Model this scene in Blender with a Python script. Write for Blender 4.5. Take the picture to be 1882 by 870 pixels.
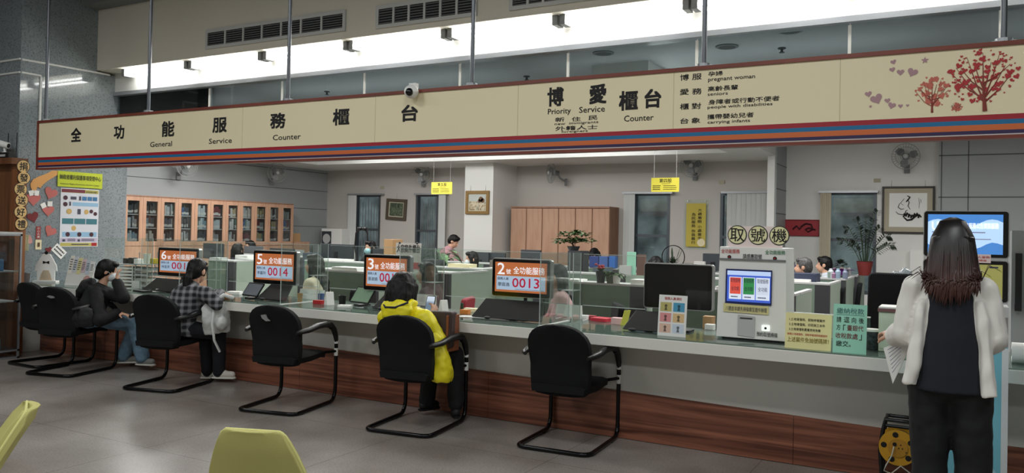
import bpy, bmesh, math, random
from mathutils import Vector, Matrix, noise
random.seed(7)
for o in list(bpy.data.objects):
    bpy.data.objects.remove(o, do_unlink=True)
S = bpy.context.scene
COL = S.collection
PI = math.pi

# ---------------------------------------------------------------- camera
F_PX, YAW, PITCH, ROLL, CX, CY, CAM_H = 1495.6, .51202, .014287, .021291, 941.0, 406.1, 1.5
cf = Vector((-math.sin(YAW)*math.cos(PITCH), math.cos(YAW)*math.cos(PITCH), math.sin(PITCH)))
cr0 = Vector((math.cos(YAW), math.sin(YAW), 0)); cu0 = cr0.cross(cf)
cr = cr0*math.cos(ROLL)+cu0*math.sin(ROLL)
cu = -cr0*math.sin(ROLL)+cu0*math.cos(ROLL)
cam = bpy.data.cameras.new('camera'); camo = bpy.data.objects.new('camera', cam); COL.objects.link(camo)
cam.sensor_width = 36; cam.lens = 36*F_PX/1882; cam.shift_y = (CY-435)/1882.0
cam.clip_start = .05; cam.clip_end = 100
Rm = Matrix((cr, cu, -cf)).transposed().to_4x4()
camo.matrix_world = Matrix.Translation((0, 0, CAM_H)) @ Rm
S.camera = camo
S.view_settings.view_transform = 'Standard'; S.view_settings.look = 'None'
S.view_settings.gamma = 1; S.view_settings.use_curve_mapping = False
S.view_settings.exposure = 0.0

# ---------------------------------------------------------------- world and lights
W = bpy.data.worlds.new('World'); S.world = W; W.use_nodes = True
W.node_tree.nodes['Background'].inputs[0].default_value = (.66, .7, .73, 1)
W.node_tree.nodes['Background'].inputs[1].default_value = 1.6
def area(name, loc, sx, sy, power, color=(.97, 1, 1), rot=(0, 0, 0)):
    l = bpy.data.lights.new(name, 'AREA'); l.shape = 'RECTANGLE'; l.size = sx; l.size_y = sy
    l.energy = power; l.color = color
    o = bpy.data.objects.new(name, l); COL.objects.link(o); o.location = loc; o.rotation_euler = rot
    return o
LOBBY_W, OFFICE_W, TUBE_E = 40, 46, 14
for x in (-8.5, -5.0, -1.5, 2.0):
    for y in (-1.5, 2.2):
        area('lobby_ceiling_lamp', (x, y, 4.5), 1.2, .6, LOBBY_W)
for x in (-11, -8.3, -5.6, -2.0, 1.2):
    for y in (8.0, 10.4):
        area('office_ceiling_lamp', (x, y, 3.12), 1.2, .6, OFFICE_W, (1, .99, .97))

for x in (-10, -6, -2, 2):
    area('office_ceiling_fill', (x, 7.5, 2.62), 3.2, .25, 4.5, (1, 1, 1), (PI, 0, 0))  # unseen fill light added to brighten the office ceiling, no fixture
for x in (-9.8, -7.6, -5.4):
    area('coffer_edge_fill', (x, 12.2, 2.95), 2.0, .1, 5, (1, 1, 1), (PI/2, 0, 0))  # added fill aimed at the coffer's far edge to whiten it
S.view_settings.exposure = .42

# ---------------------------------------------------------------- pixel helpers (a point of the photo at a known depth)
def ray(x, y): return cf*F_PX+cr*(x-CX)-cu*(y-CY)
def at(x, y, Y):
    d = ray(x, y); return Vector((0, 0, CAM_H))+d*(Y/d.y)
def atX(x, y, X):
    d = ray(x, y); return Vector((0, 0, CAM_H))+d*(X/d.x)
def atZ(x, y, Z):
    d = ray(x, y); return Vector((0, 0, CAM_H))+d*((Z-CAM_H)/d.z)

# ---------------------------------------------------------------- materials
def lin(c):
    c = c/255.0
    return c/12.92 if c <= .04045 else ((c+.055)/1.055)**2.4
def rgb(c): return (lin(c[0]), lin(c[1]), lin(c[2]), 1)
MATS = {}
def M(key, c=None, rough=.5, metal=0, nz=None, bump=None, emit=0, spec=.5, coord='Object'):
    """procedural principled material; nz=(scale, amount) varies the colour, bump=(scale, strength)"""
    if key in MATS: return MATS[key]
    m = bpy.data.materials.new(key); m.use_nodes = True
    nt = m.node_tree; b = nt.nodes['Principled BSDF']
    b.inputs['Base Color'].default_value = rgb(c); b.inputs['Roughness'].default_value = rough
    b.inputs['Metallic'].default_value = metal; b.inputs['Specular IOR Level'].default_value = spec
    if nz or bump:
        tc = nt.nodes.new('ShaderNodeTexCoord')
    if nz:
        n = nt.nodes.new('ShaderNodeTexNoise'); n.inputs['Scale'].default_value = nz[0]; n.inputs['Detail'].default_value = 4
        nt.links.new(tc.outputs[coord], n.inputs['Vector'])
        r = nt.nodes.new('ShaderNodeValToRGB'); r.color_ramp.elements[0].position = .35; r.color_ramp.elements[1].position = .65
        d = nz[1]; base = rgb(c)
        r.color_ramp.elements[0].color = tuple(max(0, v*(1-d)) for v in base[:3])+(1,)
        r.color_ramp.elements[1].color = tuple(min(1, v*(1+d)) for v in base[:3])+(1,)
        nt.links.new(n.outputs['Fac'], r.inputs[0]); nt.links.new(r.outputs[0], b.inputs['Base Color'])
    if bump:
        n = nt.nodes.new('ShaderNodeTexNoise'); n.inputs['Scale'].default_value = bump[0]
        nt.links.new(tc.outputs[coord], n.inputs['Vector'])
        bp = nt.nodes.new('ShaderNodeBump'); bp.inputs['Strength'].default_value = bump[1]; bp.inputs['Distance'].default_value = .01
        nt.links.new(n.outputs['Fac'], bp.inputs['Height']); nt.links.new(bp.outputs[0], b.inputs['Normal'])
    if emit:
        b.inputs['Emission Color'].default_value = rgb(c); b.inputs['Emission Strength'].default_value = emit
    MATS[key] = m
    return m
def Mglass(key, tint=(235, 245, 242), refl=.08, rough=.02, opacity=.04, haze=(220, 230, 228), fres=1.0):
    if key in MATS: return MATS[key]
    m = bpy.data.materials.new(key); m.use_nodes = True; nt = m.node_tree
    nt.nodes.remove(nt.nodes['Principled BSDF']); out = nt.nodes['Material Output']
    t = nt.nodes.new('ShaderNodeBsdfTransparent'); t.inputs[0].default_value = rgb(tint)
    g = nt.nodes.new('ShaderNodeBsdfGlossy'); g.inputs['Roughness'].default_value = rough
    d = nt.nodes.new('ShaderNodeBsdfDiffuse'); d.inputs[0].default_value = rgb(haze)
    lw = nt.nodes.new('ShaderNodeFresnel'); lw.inputs[0].default_value = 1.3
    mx = nt.nodes.new('ShaderNodeMath'); mx.operation = 'ADD'; mx.inputs[1].default_value = refl-.02
    ml = nt.nodes.new('ShaderNodeMath'); ml.operation = 'MULTIPLY'; ml.inputs[1].default_value = fres
    nt.links.new(lw.outputs[0], ml.inputs[0]); nt.links.new(ml.outputs[0], mx.inputs[0])
    a = nt.nodes.new('ShaderNodeMixShader'); a.inputs[0].default_value = opacity
    nt.links.new(t.outputs[0], a.inputs[1]); nt.links.new(d.outputs[0], a.inputs[2])
    c = nt.nodes.new('ShaderNodeMixShader'); nt.links.new(mx.outputs[0], c.inputs[0])
    nt.links.new(a.outputs[0], c.inputs[1]); nt.links.new(g.outputs[0], c.inputs[2])
    nt.links.new(c.outputs[0], out.inputs[0])
    MATS[key] = m
    return m
def Mspeckle(key, cols, scale, rough, spec=.5, tile=None, grout=None, blotch=None):
    """stone: voronoi/noise speckle from a colour list, optional square tile joints on world xy"""
    m = bpy.data.materials.new(key); m.use_nodes = True; nt = m.node_tree; b = nt.nodes['Principled BSDF']
    b.inputs['Roughness'].default_value = rough; b.inputs['Specular IOR Level'].default_value = spec
    tc = nt.nodes.new('ShaderNodeTexCoord')
    n = nt.nodes.new('ShaderNodeTexNoise'); n.inputs['Scale'].default_value = scale; n.inputs['Detail'].default_value = 3; n.inputs['Roughness'].default_value = .7
    nt.links.new(tc.outputs['Object'], n.inputs['Vector'])
    r = nt.nodes.new('ShaderNodeValToRGB'); el = r.color_ramp.elements
    while len(el) < len(cols): el.new(.5)
    for i, c in enumerate(cols):
        el[i].position = .3+.4*i/(len(cols)-1); el[i].color = rgb(c)
    nt.links.new(n.outputs['Fac'], r.inputs[0]); src = r.outputs[0]
    if blotch:
        n2 = nt.nodes.new('ShaderNodeTexNoise'); n2.inputs['Scale'].default_value = blotch[0]; n2.inputs['Detail'].default_value = 3
        nt.links.new(tc.outputs['Object'], n2.inputs['Vector'])
        r2 = nt.nodes.new('ShaderNodeValToRGB'); r2.color_ramp.elements[0].position = .35; r2.color_ramp.elements[1].position = .7
        r2.color_ramp.elements[0].color = rgb(blotch[1]); r2.color_ramp.elements[1].color = (1, 1, 1, 1)
        nt.links.new(n2.outputs['Fac'], r2.inputs[0])
        mx = nt.nodes.new('ShaderNodeMixRGB'); mx.blend_type = 'MULTIPLY'; mx.inputs[0].default_value = 1
        nt.links.new(src, mx.inputs[1]); nt.links.new(r2.outputs[0], mx.inputs[2]); src = mx.outputs[0]
    if tile:
        br = nt.nodes.new('ShaderNodeTexBrick'); br.offset = 0; br.inputs['Scale'].default_value = 1
        br.inputs['Brick Width'].default_value = tile; br.inputs['Row Height'].default_value = tile
        br.inputs['Mortar Size'].default_value = .003; br.inputs['Mortar Smooth'].default_value = 0
        br.inputs['Color1'].default_value = (1, 1, 1, 1); br.inputs['Color2'].default_value = (.975, .975, .975, 1)
        br.inputs['Mortar'].default_value = rgb(grout)
        nt.links.new(tc.outputs['Object'], br.inputs['Vector'])
        mx = nt.nodes.new('ShaderNodeMixRGB'); mx.blend_type = 'MULTIPLY'; mx.inputs[0].default_value = 1
        nt.links.new(src, mx.inputs[1]); nt.links.new(br.outputs[0], mx.inputs[2]); src = mx.outputs[0]
    nt.links.new(src, b.inputs['Base Color'])
    MATS[key] = m
    return m
def Mwood(key, dark, light, scale=(1, 12, 12), rough=.4, wscale=1.6, dist=3.0):
    if key in MATS: return MATS[key]
    m = bpy.data.materials.new(key); m.use_nodes = True; nt = m.node_tree; b = nt.nodes['Principled BSDF']
    b.inputs['Roughness'].default_value = rough
    tc = nt.nodes.new('ShaderNodeTexCoord'); mp = nt.nodes.new('ShaderNodeMapping'); mp.inputs['Scale'].default_value = scale
    nt.links.new(tc.outputs['Object'], mp.inputs['Vector'])
    n = nt.nodes.new('ShaderNodeTexNoise'); n.inputs['Scale'].default_value = wscale; n.inputs['Detail'].default_value = 6; n.inputs['Distortion'].default_value = dist*.2
    nt.links.new(mp.outputs[0], n.inputs['Vector'])
    r = nt.nodes.new('ShaderNodeValToRGB'); r.color_ramp.elements[0].position = .33; r.color_ramp.elements[1].position = .66
    r.color_ramp.elements[0].color = rgb(dark); r.color_ramp.elements[1].color = rgb(light)
    nt.links.new(n.outputs['Fac'], r.inputs[0]); nt.links.new(r.outputs[0], b.inputs['Base Color'])
    MATS[key] = m
    return m

# ---------------------------------------------------------------- mesh helpers (add a shape to a bmesh)
def BM(): return bmesh.new()
def setmi(bm, n0, mi):
    if mi:
        bm.faces.ensure_lookup_table()
        for f in bm.faces[n0:]: f.material_index = mi
def box(bm, x0, x1, y0, y1, z0, z1, mi=0, mat=None):
    n0 = len(bm.faces)
    vs = [Vector((x, y, z)) for z in (z0, z1) for y in (y0, y1) for x in (x0, x1)]
    if mat is not None: vs = [mat @ v for v in vs]
    v = [bm.verts.new(p) for p in vs]
    for q in ((0, 2, 3, 1), (4, 5, 7, 6), (0, 1, 5, 4), (1, 3, 7, 5), (3, 2, 6, 7), (2, 0, 4, 6)):
        bm.faces.new([v[i] for i in q])
    setmi(bm, n0, mi)
    return v
def rings(bm, rs, cap=True, closed=False, mi=0):
    n0 = len(bm.faces)
    R = [[bm.verts.new(p) for p in r] for r in rs]; n = len(R[0])
    pairs = list(zip(R[:-1], R[1:]))
    if closed: pairs.append((R[-1], R[0]))
    for a, b in pairs:
        for i in range(n):
            j = (i+1) % n
            bm.faces.new((a[i], a[j], b[j], b[i]))
    if cap and not closed:
        bm.faces.new(R[0][::-1]); bm.faces.new(R[-1])
    setmi(bm, n0, mi)
def basis(d):
    d = d.normalized(); a = Vector((0, 0, 1)) if abs(d.z) < .95 else Vector((1, 0, 0))
    u = d.cross(a).normalized(); return u, u.cross(d).normalized()
def cyl(bm, p0, p1, r0, r1=None, seg=16, mi=0):
    p0, p1 = Vector(p0), Vector(p1); r1 = r0 if r1 is None else r1
    u, v = basis(p1-p0)
    rings(bm, [[p+u*(r*math.cos(2*PI*i/seg))+v*(r*math.sin(2*PI*i/seg)) for i in range(seg)] for p, r in ((p0, r0), (p1, r1))], mi=mi)
def tube(bm, pts, r, seg=8, closed=False, mi=0, rr=None):
    pts = [Vector(p) for p in pts]; n = len(pts); rs = []
    u = None
    for i, p in enumerate(pts):
        if closed: d = pts[(i+1) % n]-pts[i-1]
        else: d = pts[min(i+1, n-1)]-pts[max(i-1, 0)]
        d.normalize()
        if u is None: u, v = basis(d)
        else:
            u = (u-d*u.dot(d)).normalized(); 
        v = d.cross(u)
        q = r if rr is None else rr[i]
        rs.append([p+u*(q*math.cos(2*PI*k/seg))+v*(q*math.sin(2*PI*k/seg)) for k in range(seg)])
    rings(bm, rs, closed=closed, mi=mi)
def lathe(bm, prof, c=(0, 0, 0), seg=20, mi=0):
    c = Vector(c)
    rings(bm, [[c+Vector((r*math.cos(2*PI*i/seg), r*math.sin(2*PI*i/seg), z)) for i in range(seg)] for r, z in prof], mi=mi)
def ell(bm, c, r, R=None, nu=18, nv=12, mi=0):
    c = Vector(c); R = R or Matrix.Identity(3); n0 = len(bm.faces)
    def P(th, ph): return c+R @ Vector((r[0]*math.sin(th)*math.cos(ph), r[1]*math.sin(th)*math.sin(ph), r[2]*math.cos(th)))
    top = bm.verts.new(P(0, 0)); bot = bm.verts.new(P(PI, 0))
    L = [[bm.verts.new(P(PI*j/nv, 2*PI*i/nu)) for i in range(nu)] for j in range(1, nv)]
    for i in range(nu):
        k = (i+1) % nu
        bm.faces.new((top, L[0][i], L[0][k])); bm.faces.new((bot, L[-1][k], L[-1][i]))
        for j in range(nv-2): bm.faces.new((L[j][i], L[j+1][i], L[j+1][k], L[j][k]))
    setmi(bm, n0, mi)
def cap(bm, p0, p1, r0, r1, seg=12):
    """tapered capsule"""
    p0, p1 = Vector(p0), Vector(p1); d = (p1-p0); 
    if d.length < 1e-5: d = Vector((0, 0, 1e-4))
    u, v = basis(d); d = d.normalized(); prof = []
    for k in range(1, 5): a = PI/2*k/5; prof.append((p0-d*(r0*math.cos(a)), r0*math.sin(a)))
    prof.append((p0, r0)); prof.append((p1, r1))
    for k in range(4, 0, -1): a = PI/2*k/5; prof.append((p1+d*(r1*math.cos(a)), r1*math.sin(a)))
    rings(bm, [[c+u*(r*math.cos(2*PI*i/seg))+v*(r*math.sin(2*PI*i/seg)) for i in range(seg)] for c, r in prof])
def loft(bm, secs, right=(1, 0, 0), seg=24, power=2.3, mi=0):
    """closed super-elliptic sections along a path: secs = [(centre, half width, half depth)]"""
    right = Vector(right); pts = [Vector(s[0]) for s in secs]; rs = []; n = len(pts)
    for i, (c, a, b) in enumerate(secs):
        d = (pts[min(i+1, n-1)]-pts[max(i-1, 0)]).normalized()
        u = (right-d*right.dot(d)).normalized(); v = d.cross(u); rr = []
        for k in range(seg):
            t = 2*PI*k/seg; ct, st = math.cos(t), math.sin(t)
            rr.append(pts[i]+u*(a*math.copysign(abs(ct)**(2/power), ct))+v*(b*math.copysign(abs(st)**(2/power), st)))
        rs.append(rr)
    rings(bm, rs, mi=mi)
def frame(o, right, up):
    r = Vector(right).normalized(); u = Vector(up).normalized(); n = r.cross(u)
    m = Matrix((r, u, n)).transposed().to_4x4(); m.translation = Vector(o); return m
def FY(x, y, z): return frame((x, y, z), (1, 0, 0), (0, 0, 1))       # faces -Y, the hall
def FX(x, y, z): return frame((x, y, z), (0, 1, 0), (0, 0, 1))       # faces +X
def prism(bm, outline, m, t=.002, mi=0):
    """flat outline (2D list) in frame m, thickened by t towards its normal"""
    a = [m @ Vector((p[0], p[1], 0)) for p in outline]; b = [m @ Vector((p[0], p[1], t)) for p in outline]
    rings(bm, [a, b], mi=mi)
def rrect(x0, x1, y0, y1, r, n=5):
    o = []
    for cx, cy, a0 in ((x1-r, y1-r, 0), (x0+r, y1-r, 90), (x0+r, y0+r, 180), (x1-r, y0+r, 270)):
        for k in range(n+1):
            a = math.radians(a0+90*k/n); o.append((cx+r*math.cos(a), cy+r*math.sin(a)))
    return o
def disc(r, n=28, c=(0, 0)): return [(c[0]+r*math.cos(2*PI*i/n), c[1]+r*math.sin(2*PI*i/n)) for i in range(n)]
def heart(s, c=(0, 0), rot=0, n=22):
    o = []
    for i in range(n):
        t = 2*PI*i/n
        x = 16*math.sin(t)**3; y = 13*math.cos(t)-5*math.cos(2*t)-2*math.cos(3*t)-math.cos(4*t)
        x, y = -x*s/32, y*s/32
        o.append((c[0]+x*math.cos(rot)-y*math.sin(rot), c[1]+x*math.sin(rot)+y*math.cos(rot)))
    return o
def star(s, c=(0, 0)):
    return [(c[0]+(s if i % 2 == 0 else s*.45)*math.cos(PI/2+PI*i/5), c[1]+(s if i % 2 == 0 else s*.45)*math.sin(PI/2+PI*i/5)) for i in range(10)]
TXT = {}
def text_geo(s, bold=0.0):
    bold = 0; k = s
    if k in TXT: return TXT[k]
    cu_ = bpy.data.curves.new('t', 'FONT'); cu_.body = s; cu_.size = 1; cu_.offset = bold; cu_.extrude = 0; cu_.resolution_u = 2
    o = bpy.data.objects.new('t', cu_); COL.objects.link(o)
    dg = bpy.context.evaluated_depsgraph_get()
    me = bpy.data.meshes.new_from_object(o.evaluated_get(dg))
    vs = [v.co.copy() for v in me.vertices]; fs = [tuple(p.vertices) for p in me.polygons]
    bpy.data.objects.remove(o); bpy.data.curves.remove(cu_); bpy.data.meshes.remove(me)
    TXT[k] = (vs, fs)
    return TXT[k]
def text(bm, s, m, x0, x1, y0, y1, bold=0.0, lift=.0015, mi=0, fit=True):
    """writing fitted into the box x0..x1, y0..y1 of frame m"""
    vs, fs = text_geo(s, bold)
    if not vs: return
    ax, bx = min(v.x for v in vs), max(v.x for v in vs); ay, by = min(v.y for v in vs), max(v.y for v in vs)
    sx = (x1-x0)/max(bx-ax, 1e-4); sy = (y1-y0)/max(by-ay, 1e-4)
    if not fit: sx = sy = min(sx, sy)
    n0 = len(bm.faces); e = bold*(y1-y0)*.55
    for ox, oy, oz in (((0, 0, 0),) if not bold else ((-e, -e, 0), (e, e, .0001), (-e, e, .0002), (e, -e, .0003))):
        nv = [bm.verts.new(m @ Vector((x0+(v.x-ax)*sx+ox, y0+(v.y-ay)*sy+oy, lift+oz))) for v in vs]
        for f in fs:
            try: bm.faces.new([nv[i] for i in f])
            except ValueError: pass
    setmi(bm, n0, mi)
def bars(bm, m, x0, x1, y0, y1, n, lift=.0012, fill=.45, mi=0, jit=.2):
    """lines of print too small to read"""
    h = (y1-y0)/n
    for i in range(n):
        yy = y1-h*(i+1)+h*(1-fill)/2; xe = x1-(x1-x0)*random.random()*jit
        x = x0; 
        while x < xe:
            w = (h*fill)*random.uniform(.6, 1.1)
            prism(bm, [(x, yy), (min(x+w, x1), yy), (min(x+w, x1), yy+h*fill), (x, yy+h*fill)], m @ Matrix.Translation((0, 0, lift)), .0003, mi)
            x += w*1.35

# ---------------------------------------------------------------- object helpers
def link(name, bm, mats, parent=None, smooth=0, bevel=0, recalc=True):
    if isinstance(bm, bmesh.types.BMesh):
        if recalc: bmesh.ops.recalc_face_normals(bm, faces=bm.faces)
        me = bpy.data.meshes.new(name); bm.to_mesh(me); bm.free()
    else: me = bm
    if not isinstance(mats, (list, tuple)): mats = [mats]
    me.materials.clear()
    for m in mats: me.materials.append(MATS[m] if isinstance(m, str) else m)
    o = bpy.data.objects.new(name, me); COL.objects.link(o)
    if smooth:
        for p in me.polygons: p.use_smooth = True
        if smooth < 180:
            me.set_sharp_from_angle(angle=math.radians(smooth))
    if bevel:
        b = o.modifiers.new('bevel', 'BEVEL'); b.width = bevel; b.segments = 2; b.limit_method = 'ANGLE'; b.angle_limit = .6
    if parent: o.parent = parent
    return o
def thing(name, label, cat, loc=(0, 0, 0), rz=0, group=None):
    o = bpy.data.objects.new(name, None); COL.objects.link(o); o.empty_display_size = .05
    o.location = loc; o.rotation_euler = (0, 0, rz); o['label'] = label; o['category'] = cat
    if group: o['group'] = group
    return o
def tag(o, label, cat, group=None):
    o['label'] = label; o['category'] = cat
    if group: o['group'] = group
    return o
def part(T, name, bm, mats, world=False, parent=None, **k):
    """a mesh under thing T; world=True means bm is in world coordinates"""
    if world:
        mw = Matrix.Translation(T.location) @ T.rotation_euler.to_matrix().to_4x4()
        bmesh.ops.transform(bm, matrix=mw.inverted(), verts=bm.verts)
    return link(name, bm, mats, parent or T, **k)
def solo(name, label, cat, bm, mats, loc=None, group=None, world=True, rz=0, **k):
    """a thing that is one mesh, its origin at loc"""
    if loc is not None and world:
        bmesh.ops.translate(bm, vec=-Vector(loc), verts=bm.verts)
    o = link(name, bm, mats, **k)
    if loc is not None: o.location = loc
    o.rotation_euler = (0, 0, rz)
    return tag(o, label, cat, group)
def struct(name, bm, mats, parent=None, **k):
    o = link(name, bm, mats, parent, **k)
    if not parent: o['kind'] = 'structure'
    return o
def copy_tree(o, parent=None):
    c = o.copy(); COL.objects.link(c)
    if parent: c.parent = parent
    for ch in list(o.children): copy_tree(ch, c)
    return c
def blob(name, elems, voxel=.008, smooth=4, wr=None):
    """closed shapes fused to one continuous skin"""
    bm = BM()
    for e in elems:
        k = e[0]
        if k == 'c': cap(bm, *e[1:])
        elif k == 'e': ell(bm, *e[1:])
        elif k == 'l': loft(bm, *e[1:])
        elif k == 'b': box(bm, *e[1:])
    bmesh.ops.recalc_face_normals(bm, faces=bm.faces)
    me = bpy.data.meshes.new(name); bm.to_mesh(me); bm.free()
    o = bpy.data.objects.new(name, me); COL.objects.link(o)
    r = o.modifiers.new('r', 'REMESH'); r.mode = 'VOXEL'; r.voxel_size = voxel; r.use_smooth_shade = True
    if smooth:
        s = o.modifiers.new('s', 'SMOOTH'); s.factor = .5; s.iterations = smooth
    dg = bpy.context.evaluated_depsgraph_get()
    out = bpy.data.meshes.new_from_object(o.evaluated_get(dg))
    bpy.data.objects.remove(o); bpy.data.meshes.remove(me)
    if wr:
        amp, fr = wr[0], wr[1]; st = wr[2] if len(wr) > 2 else (1, 1, 1)
        ns = [v.normal.copy() for v in out.vertices]
        for v, nn in zip(out.vertices, ns):
            p = Vector((v.co.x*st[0], v.co.y*st[1], v.co.z*st[2]))*fr
            v.co += nn*(amp*(noise.noise(p)+.5*noise.noise(p*2.3)))
    for p in out.polygons: p.use_smooth = True
    return out

# ---------------------------------------------------------------- materials of the place
Mspeckle('terrazzo', [(138, 133, 128), (153, 147, 142), (166, 160, 154), (146, 140, 136)], 70, .27, .5, tile=1.2, grout=(205, 203, 200), blotch=(1.2, (205, 200, 195)))
Mspeckle('granite', [(104, 110, 112), (138, 145, 148), (160, 167, 170), (116, 123, 126)], 48, .05, .5, blotch=(.7, (220, 226, 228)))
M('beige_paint', (214, 209, 196), .7); M('white_paint', (226, 226, 222), .6); M('tan_paint', (194, 190, 184), .7)
M('grey_panel', (160, 165, 166), .5); M('groove', (88, 92, 95), .7); M('dark_ceiling', (120, 124, 124), .8)
M('office_ceiling', (182, 184, 184), .8); M('aluminium', (165, 168, 172), .35, .6); M('steel', (112, 115, 120), .35, .7)
M('counter_white', (226, 224, 216), .35); M('counter_front', (206, 203, 196), .45)
Mwood('walnut', (84, 46, 34), (150, 94, 72), (.5, 6, 14), .35, 1.6, 5)
Mwood('oak', (180, 138, 112), (196, 156, 130), (6, 6, .8), .5, 2.0, 2)
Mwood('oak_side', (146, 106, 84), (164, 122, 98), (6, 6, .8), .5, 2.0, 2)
Mwood('brown_wood', (96, 58, 34), (126, 80, 48), (8, 8, .6), .45, 2, 2)
Mwood('frame_wood', (112, 52, 40), (134, 66, 52), (1, 8, 8), .4, 2, 2)
M('black', (14, 14, 16), .4); M('black_fabric', (10, 11, 14), .8, bump=(900, .25), spec=.3); M('black_metal', (16, 16, 18), .22, .5)
M('black_plastic', (17, 18, 20), .4); M('dark_grey', (58, 60, 64), .5); M('mid_grey', (120, 122, 124), .5); M('light_grey', (190, 191, 190), .5)
M('white', (236, 236, 232), .5); M('paper', (240, 240, 236), .8); M('cream', (236, 224, 184), .55); M('silver', (190, 192, 194), .3, .8)
M('red', (176, 30, 34), .5); M('ink', (22, 20, 22), .7); M('dark_window', (28, 34, 38), .1)
M('partition_green', (112, 130, 116), .8, bump=(600, .15)); M('partition_light', (150, 164, 150), .8, bump=(600, .15)); M('partition_post', (56, 56, 60), .5)
M('leaf', (58, 92, 44), .6, nz=(14, .4)); M('leaf_dark', (34, 52, 32), .6, nz=(14, .4)); M('terracotta', (112, 34, 30), .6)
Mglass('clear_acrylic', (251, 254, 252), .045, .03, .012, fres=.35); Mglass('acrylic_edge', (238, 246, 243), .04, .1, .42, (225, 232, 230), fres=.4)
Mglass('counter_glass', (216, 232, 227), .09, .03, .12, (190, 208, 202), fres=.9); Mglass('window_glass', (205, 214, 216), .06, .03, .05, (60, 66, 70))
Mglass('smoke_glass', (214, 222, 224), .05, .03, .03, (120, 130, 132)); Mglass('cabinet_glass', (240, 244, 245), .04, .04, .03, (120, 125, 128))
M('tube', (255, 255, 252), .5, emit=TUBE_E)

# ---------------------------------------------------------------- the setting
GX = -9.6          # granite side wall
BY = 14.3          # back wall of the office
def wall_holes_y(bm, x0, x1, z0, z1, y0, y1, holes):
    """wall slab in the x-z plane with rectangular holes (hx0,hx1,hz0,hz1), sorted by x"""
    x = x0
    for a, b, c, d in holes:
        box(bm, x, a, y0, y1, z0, z1); box(bm, a, b, y0, y1, z0, c); box(bm, a, b, y0, y1, d, z1); x = b
    box(bm, x, x1, y0, y1, z0, z1)
b = BM(); box(b, -17, 6, -6, 14.6, -.12, 0); struct('floor', b, 'terrazzo')
b = BM(); box(b, -17, 6, -6, 6.1, 4.62, 4.7); struct('ceiling_hall', b, 'dark_ceiling')
b = BM(); box(b, GX, 6, 6.1, 6.33, 4.19, 4.62); struct('trim_1', b, 'dark_ceiling')
# bulkhead: beige upper face, recessed white lower face with the lamp cove
b = BM(); box(b, -13.1, 6, 6.33, 6.7, 3.43, 4.7); struct('wall_bulkhead', b, 'beige_paint')
b = BM(); box(b, -13.1, 6, 6.585, 6.7, 3.19, 3.43); struct('wall_cove', b, 'white_paint')
b = BM(); box(b, -13.1, 6, 6.56, 6.7, 3.145, 3.19); struct('trim_2', b, 'aluminium')
b = BM(); box(b, -13.1, 6, 6.7, 14.5, 3.2, 3.3); struct('ceiling_office', b, 'office_ceiling')
# lowered soffit round the coffer
b = BM()
box(b, -13.1, -2.735, 12.83, BY, 2.83, 3.2); box(b, -13.1, -11.91, 10.5, 12.83, 2.83, 3.2); box(b, -3.33, -2.735, 7.5, 12.83, 2.83, 3.2)
struct('ceiling_soffit', b, 'white_paint')
wins = [(-12.117, -11.388), (-10.424, -9.841), (-5.448, -4.747), (-3.83, -3.0), (-2.061, -1.301)]
b = BM(); wall_holes_y(b, -13.1, -2.8, 0, 3.3, BY, BY+.15, [(a, c, .62, 2.28) for a, c in wins[:4]]); struct('wall_back', b, 'tan_paint')
b = BM(); wall_holes_y(b, -2.8, -.4, 0, 3.3, BY, BY+.15, [(a, c, .62, 2.28) for a, c in wins[4:]]); struct('wall_back_white', b, 'white_paint')
b = BM(); box(b, -13.1, -12.95, 6.7, BY, 0, 3.3); struct('wall_left', b, 'grey_panel')
b = BM()
for z in (1.54, 1.935, 2.35, 2.765): box(b, -12.955, -12.946, 6.7, BY, z-.006, z+.006)
struct('trim_3', b, 'groove')
b = BM(); box(b, -.42, 6, 14.1, 14.4, 0, 3.3); struct('wall_back_right', b, 'grey_panel')
b = BM()
for z in (2.82, 2.18, 1.55, .92): box(b, -.42, 6, 14.094, 14.1, z-.008, z+.008)
for x in (-.38, -.02, 1.2): box(b, x-.007, x+.007, 14.094, 14.1, 0, 3.3)
struct('trim_4', b, 'groove')
b = BM(); box(b, 5.9, 6.05, -6, 14.5, 0, 4.7); struct('wall_right', b, 'grey_panel')
b = BM(); box(b, -17, 6, -6.1, -6, 0, 4.7); struct('wall_front', b, 'beige_paint')
b = BM(); box(b, -17.1, -17, -6, 5.4, 0, 4.7); struct('wall_hall_left', b, 'beige_paint')
# granite block at the left (front face looks at the hall, right face carries the posters)
b = BM(); box(b, -13.1, GX, 5.39, 6.585, 0, 3.4); box(b, -13.1, GX, 5.39, 6.33, 3.4, 4.7); box(b, -17, -13.1, 5.39, 5.6, 0, 4.7); box(b, -9.8, GX, 6.585, 6.79, 0, 3.15)
struct('wall_granite', b, 'granite')
# pillar at the right end of the soffit, with its groove lines, and the white column
b = BM(); box(b, -2.85, -2.735, 13.45, BY, 0, 2.83); struct('column_right', b, 'white_paint')
b = BM(); box(b, -2.735, -2.715, 13.5, BY, 0, 3.2); struct('column_cladding', b, 'grey_panel')
b = BM()
for z in (1.9, 2.3, 2.7): box(b, -2.717, -2.711, 13.5, BY, z-.006, z+.006)
struct('trim_5', b, 'groove')
b = BM(); box(b, -8.59, -7.95, 13.38, BY, 0, 2.83); struct('column_white', b, 'white_paint')
b = BM(); box(b, -7.95, -2.86, 14.27, BY, 0, 2.83); bmesh.ops.delete(b, geom=b.faces[:], context='FACES'); b.free()
# outside, beyond the windows
b = BM(); box(b, -16, 4, 17.2, 17.4, 0, 4); struct('wall_exterior', b, M('outside_hedge', (132, 135, 132), .9, nz=(2.2, .6)))
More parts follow.
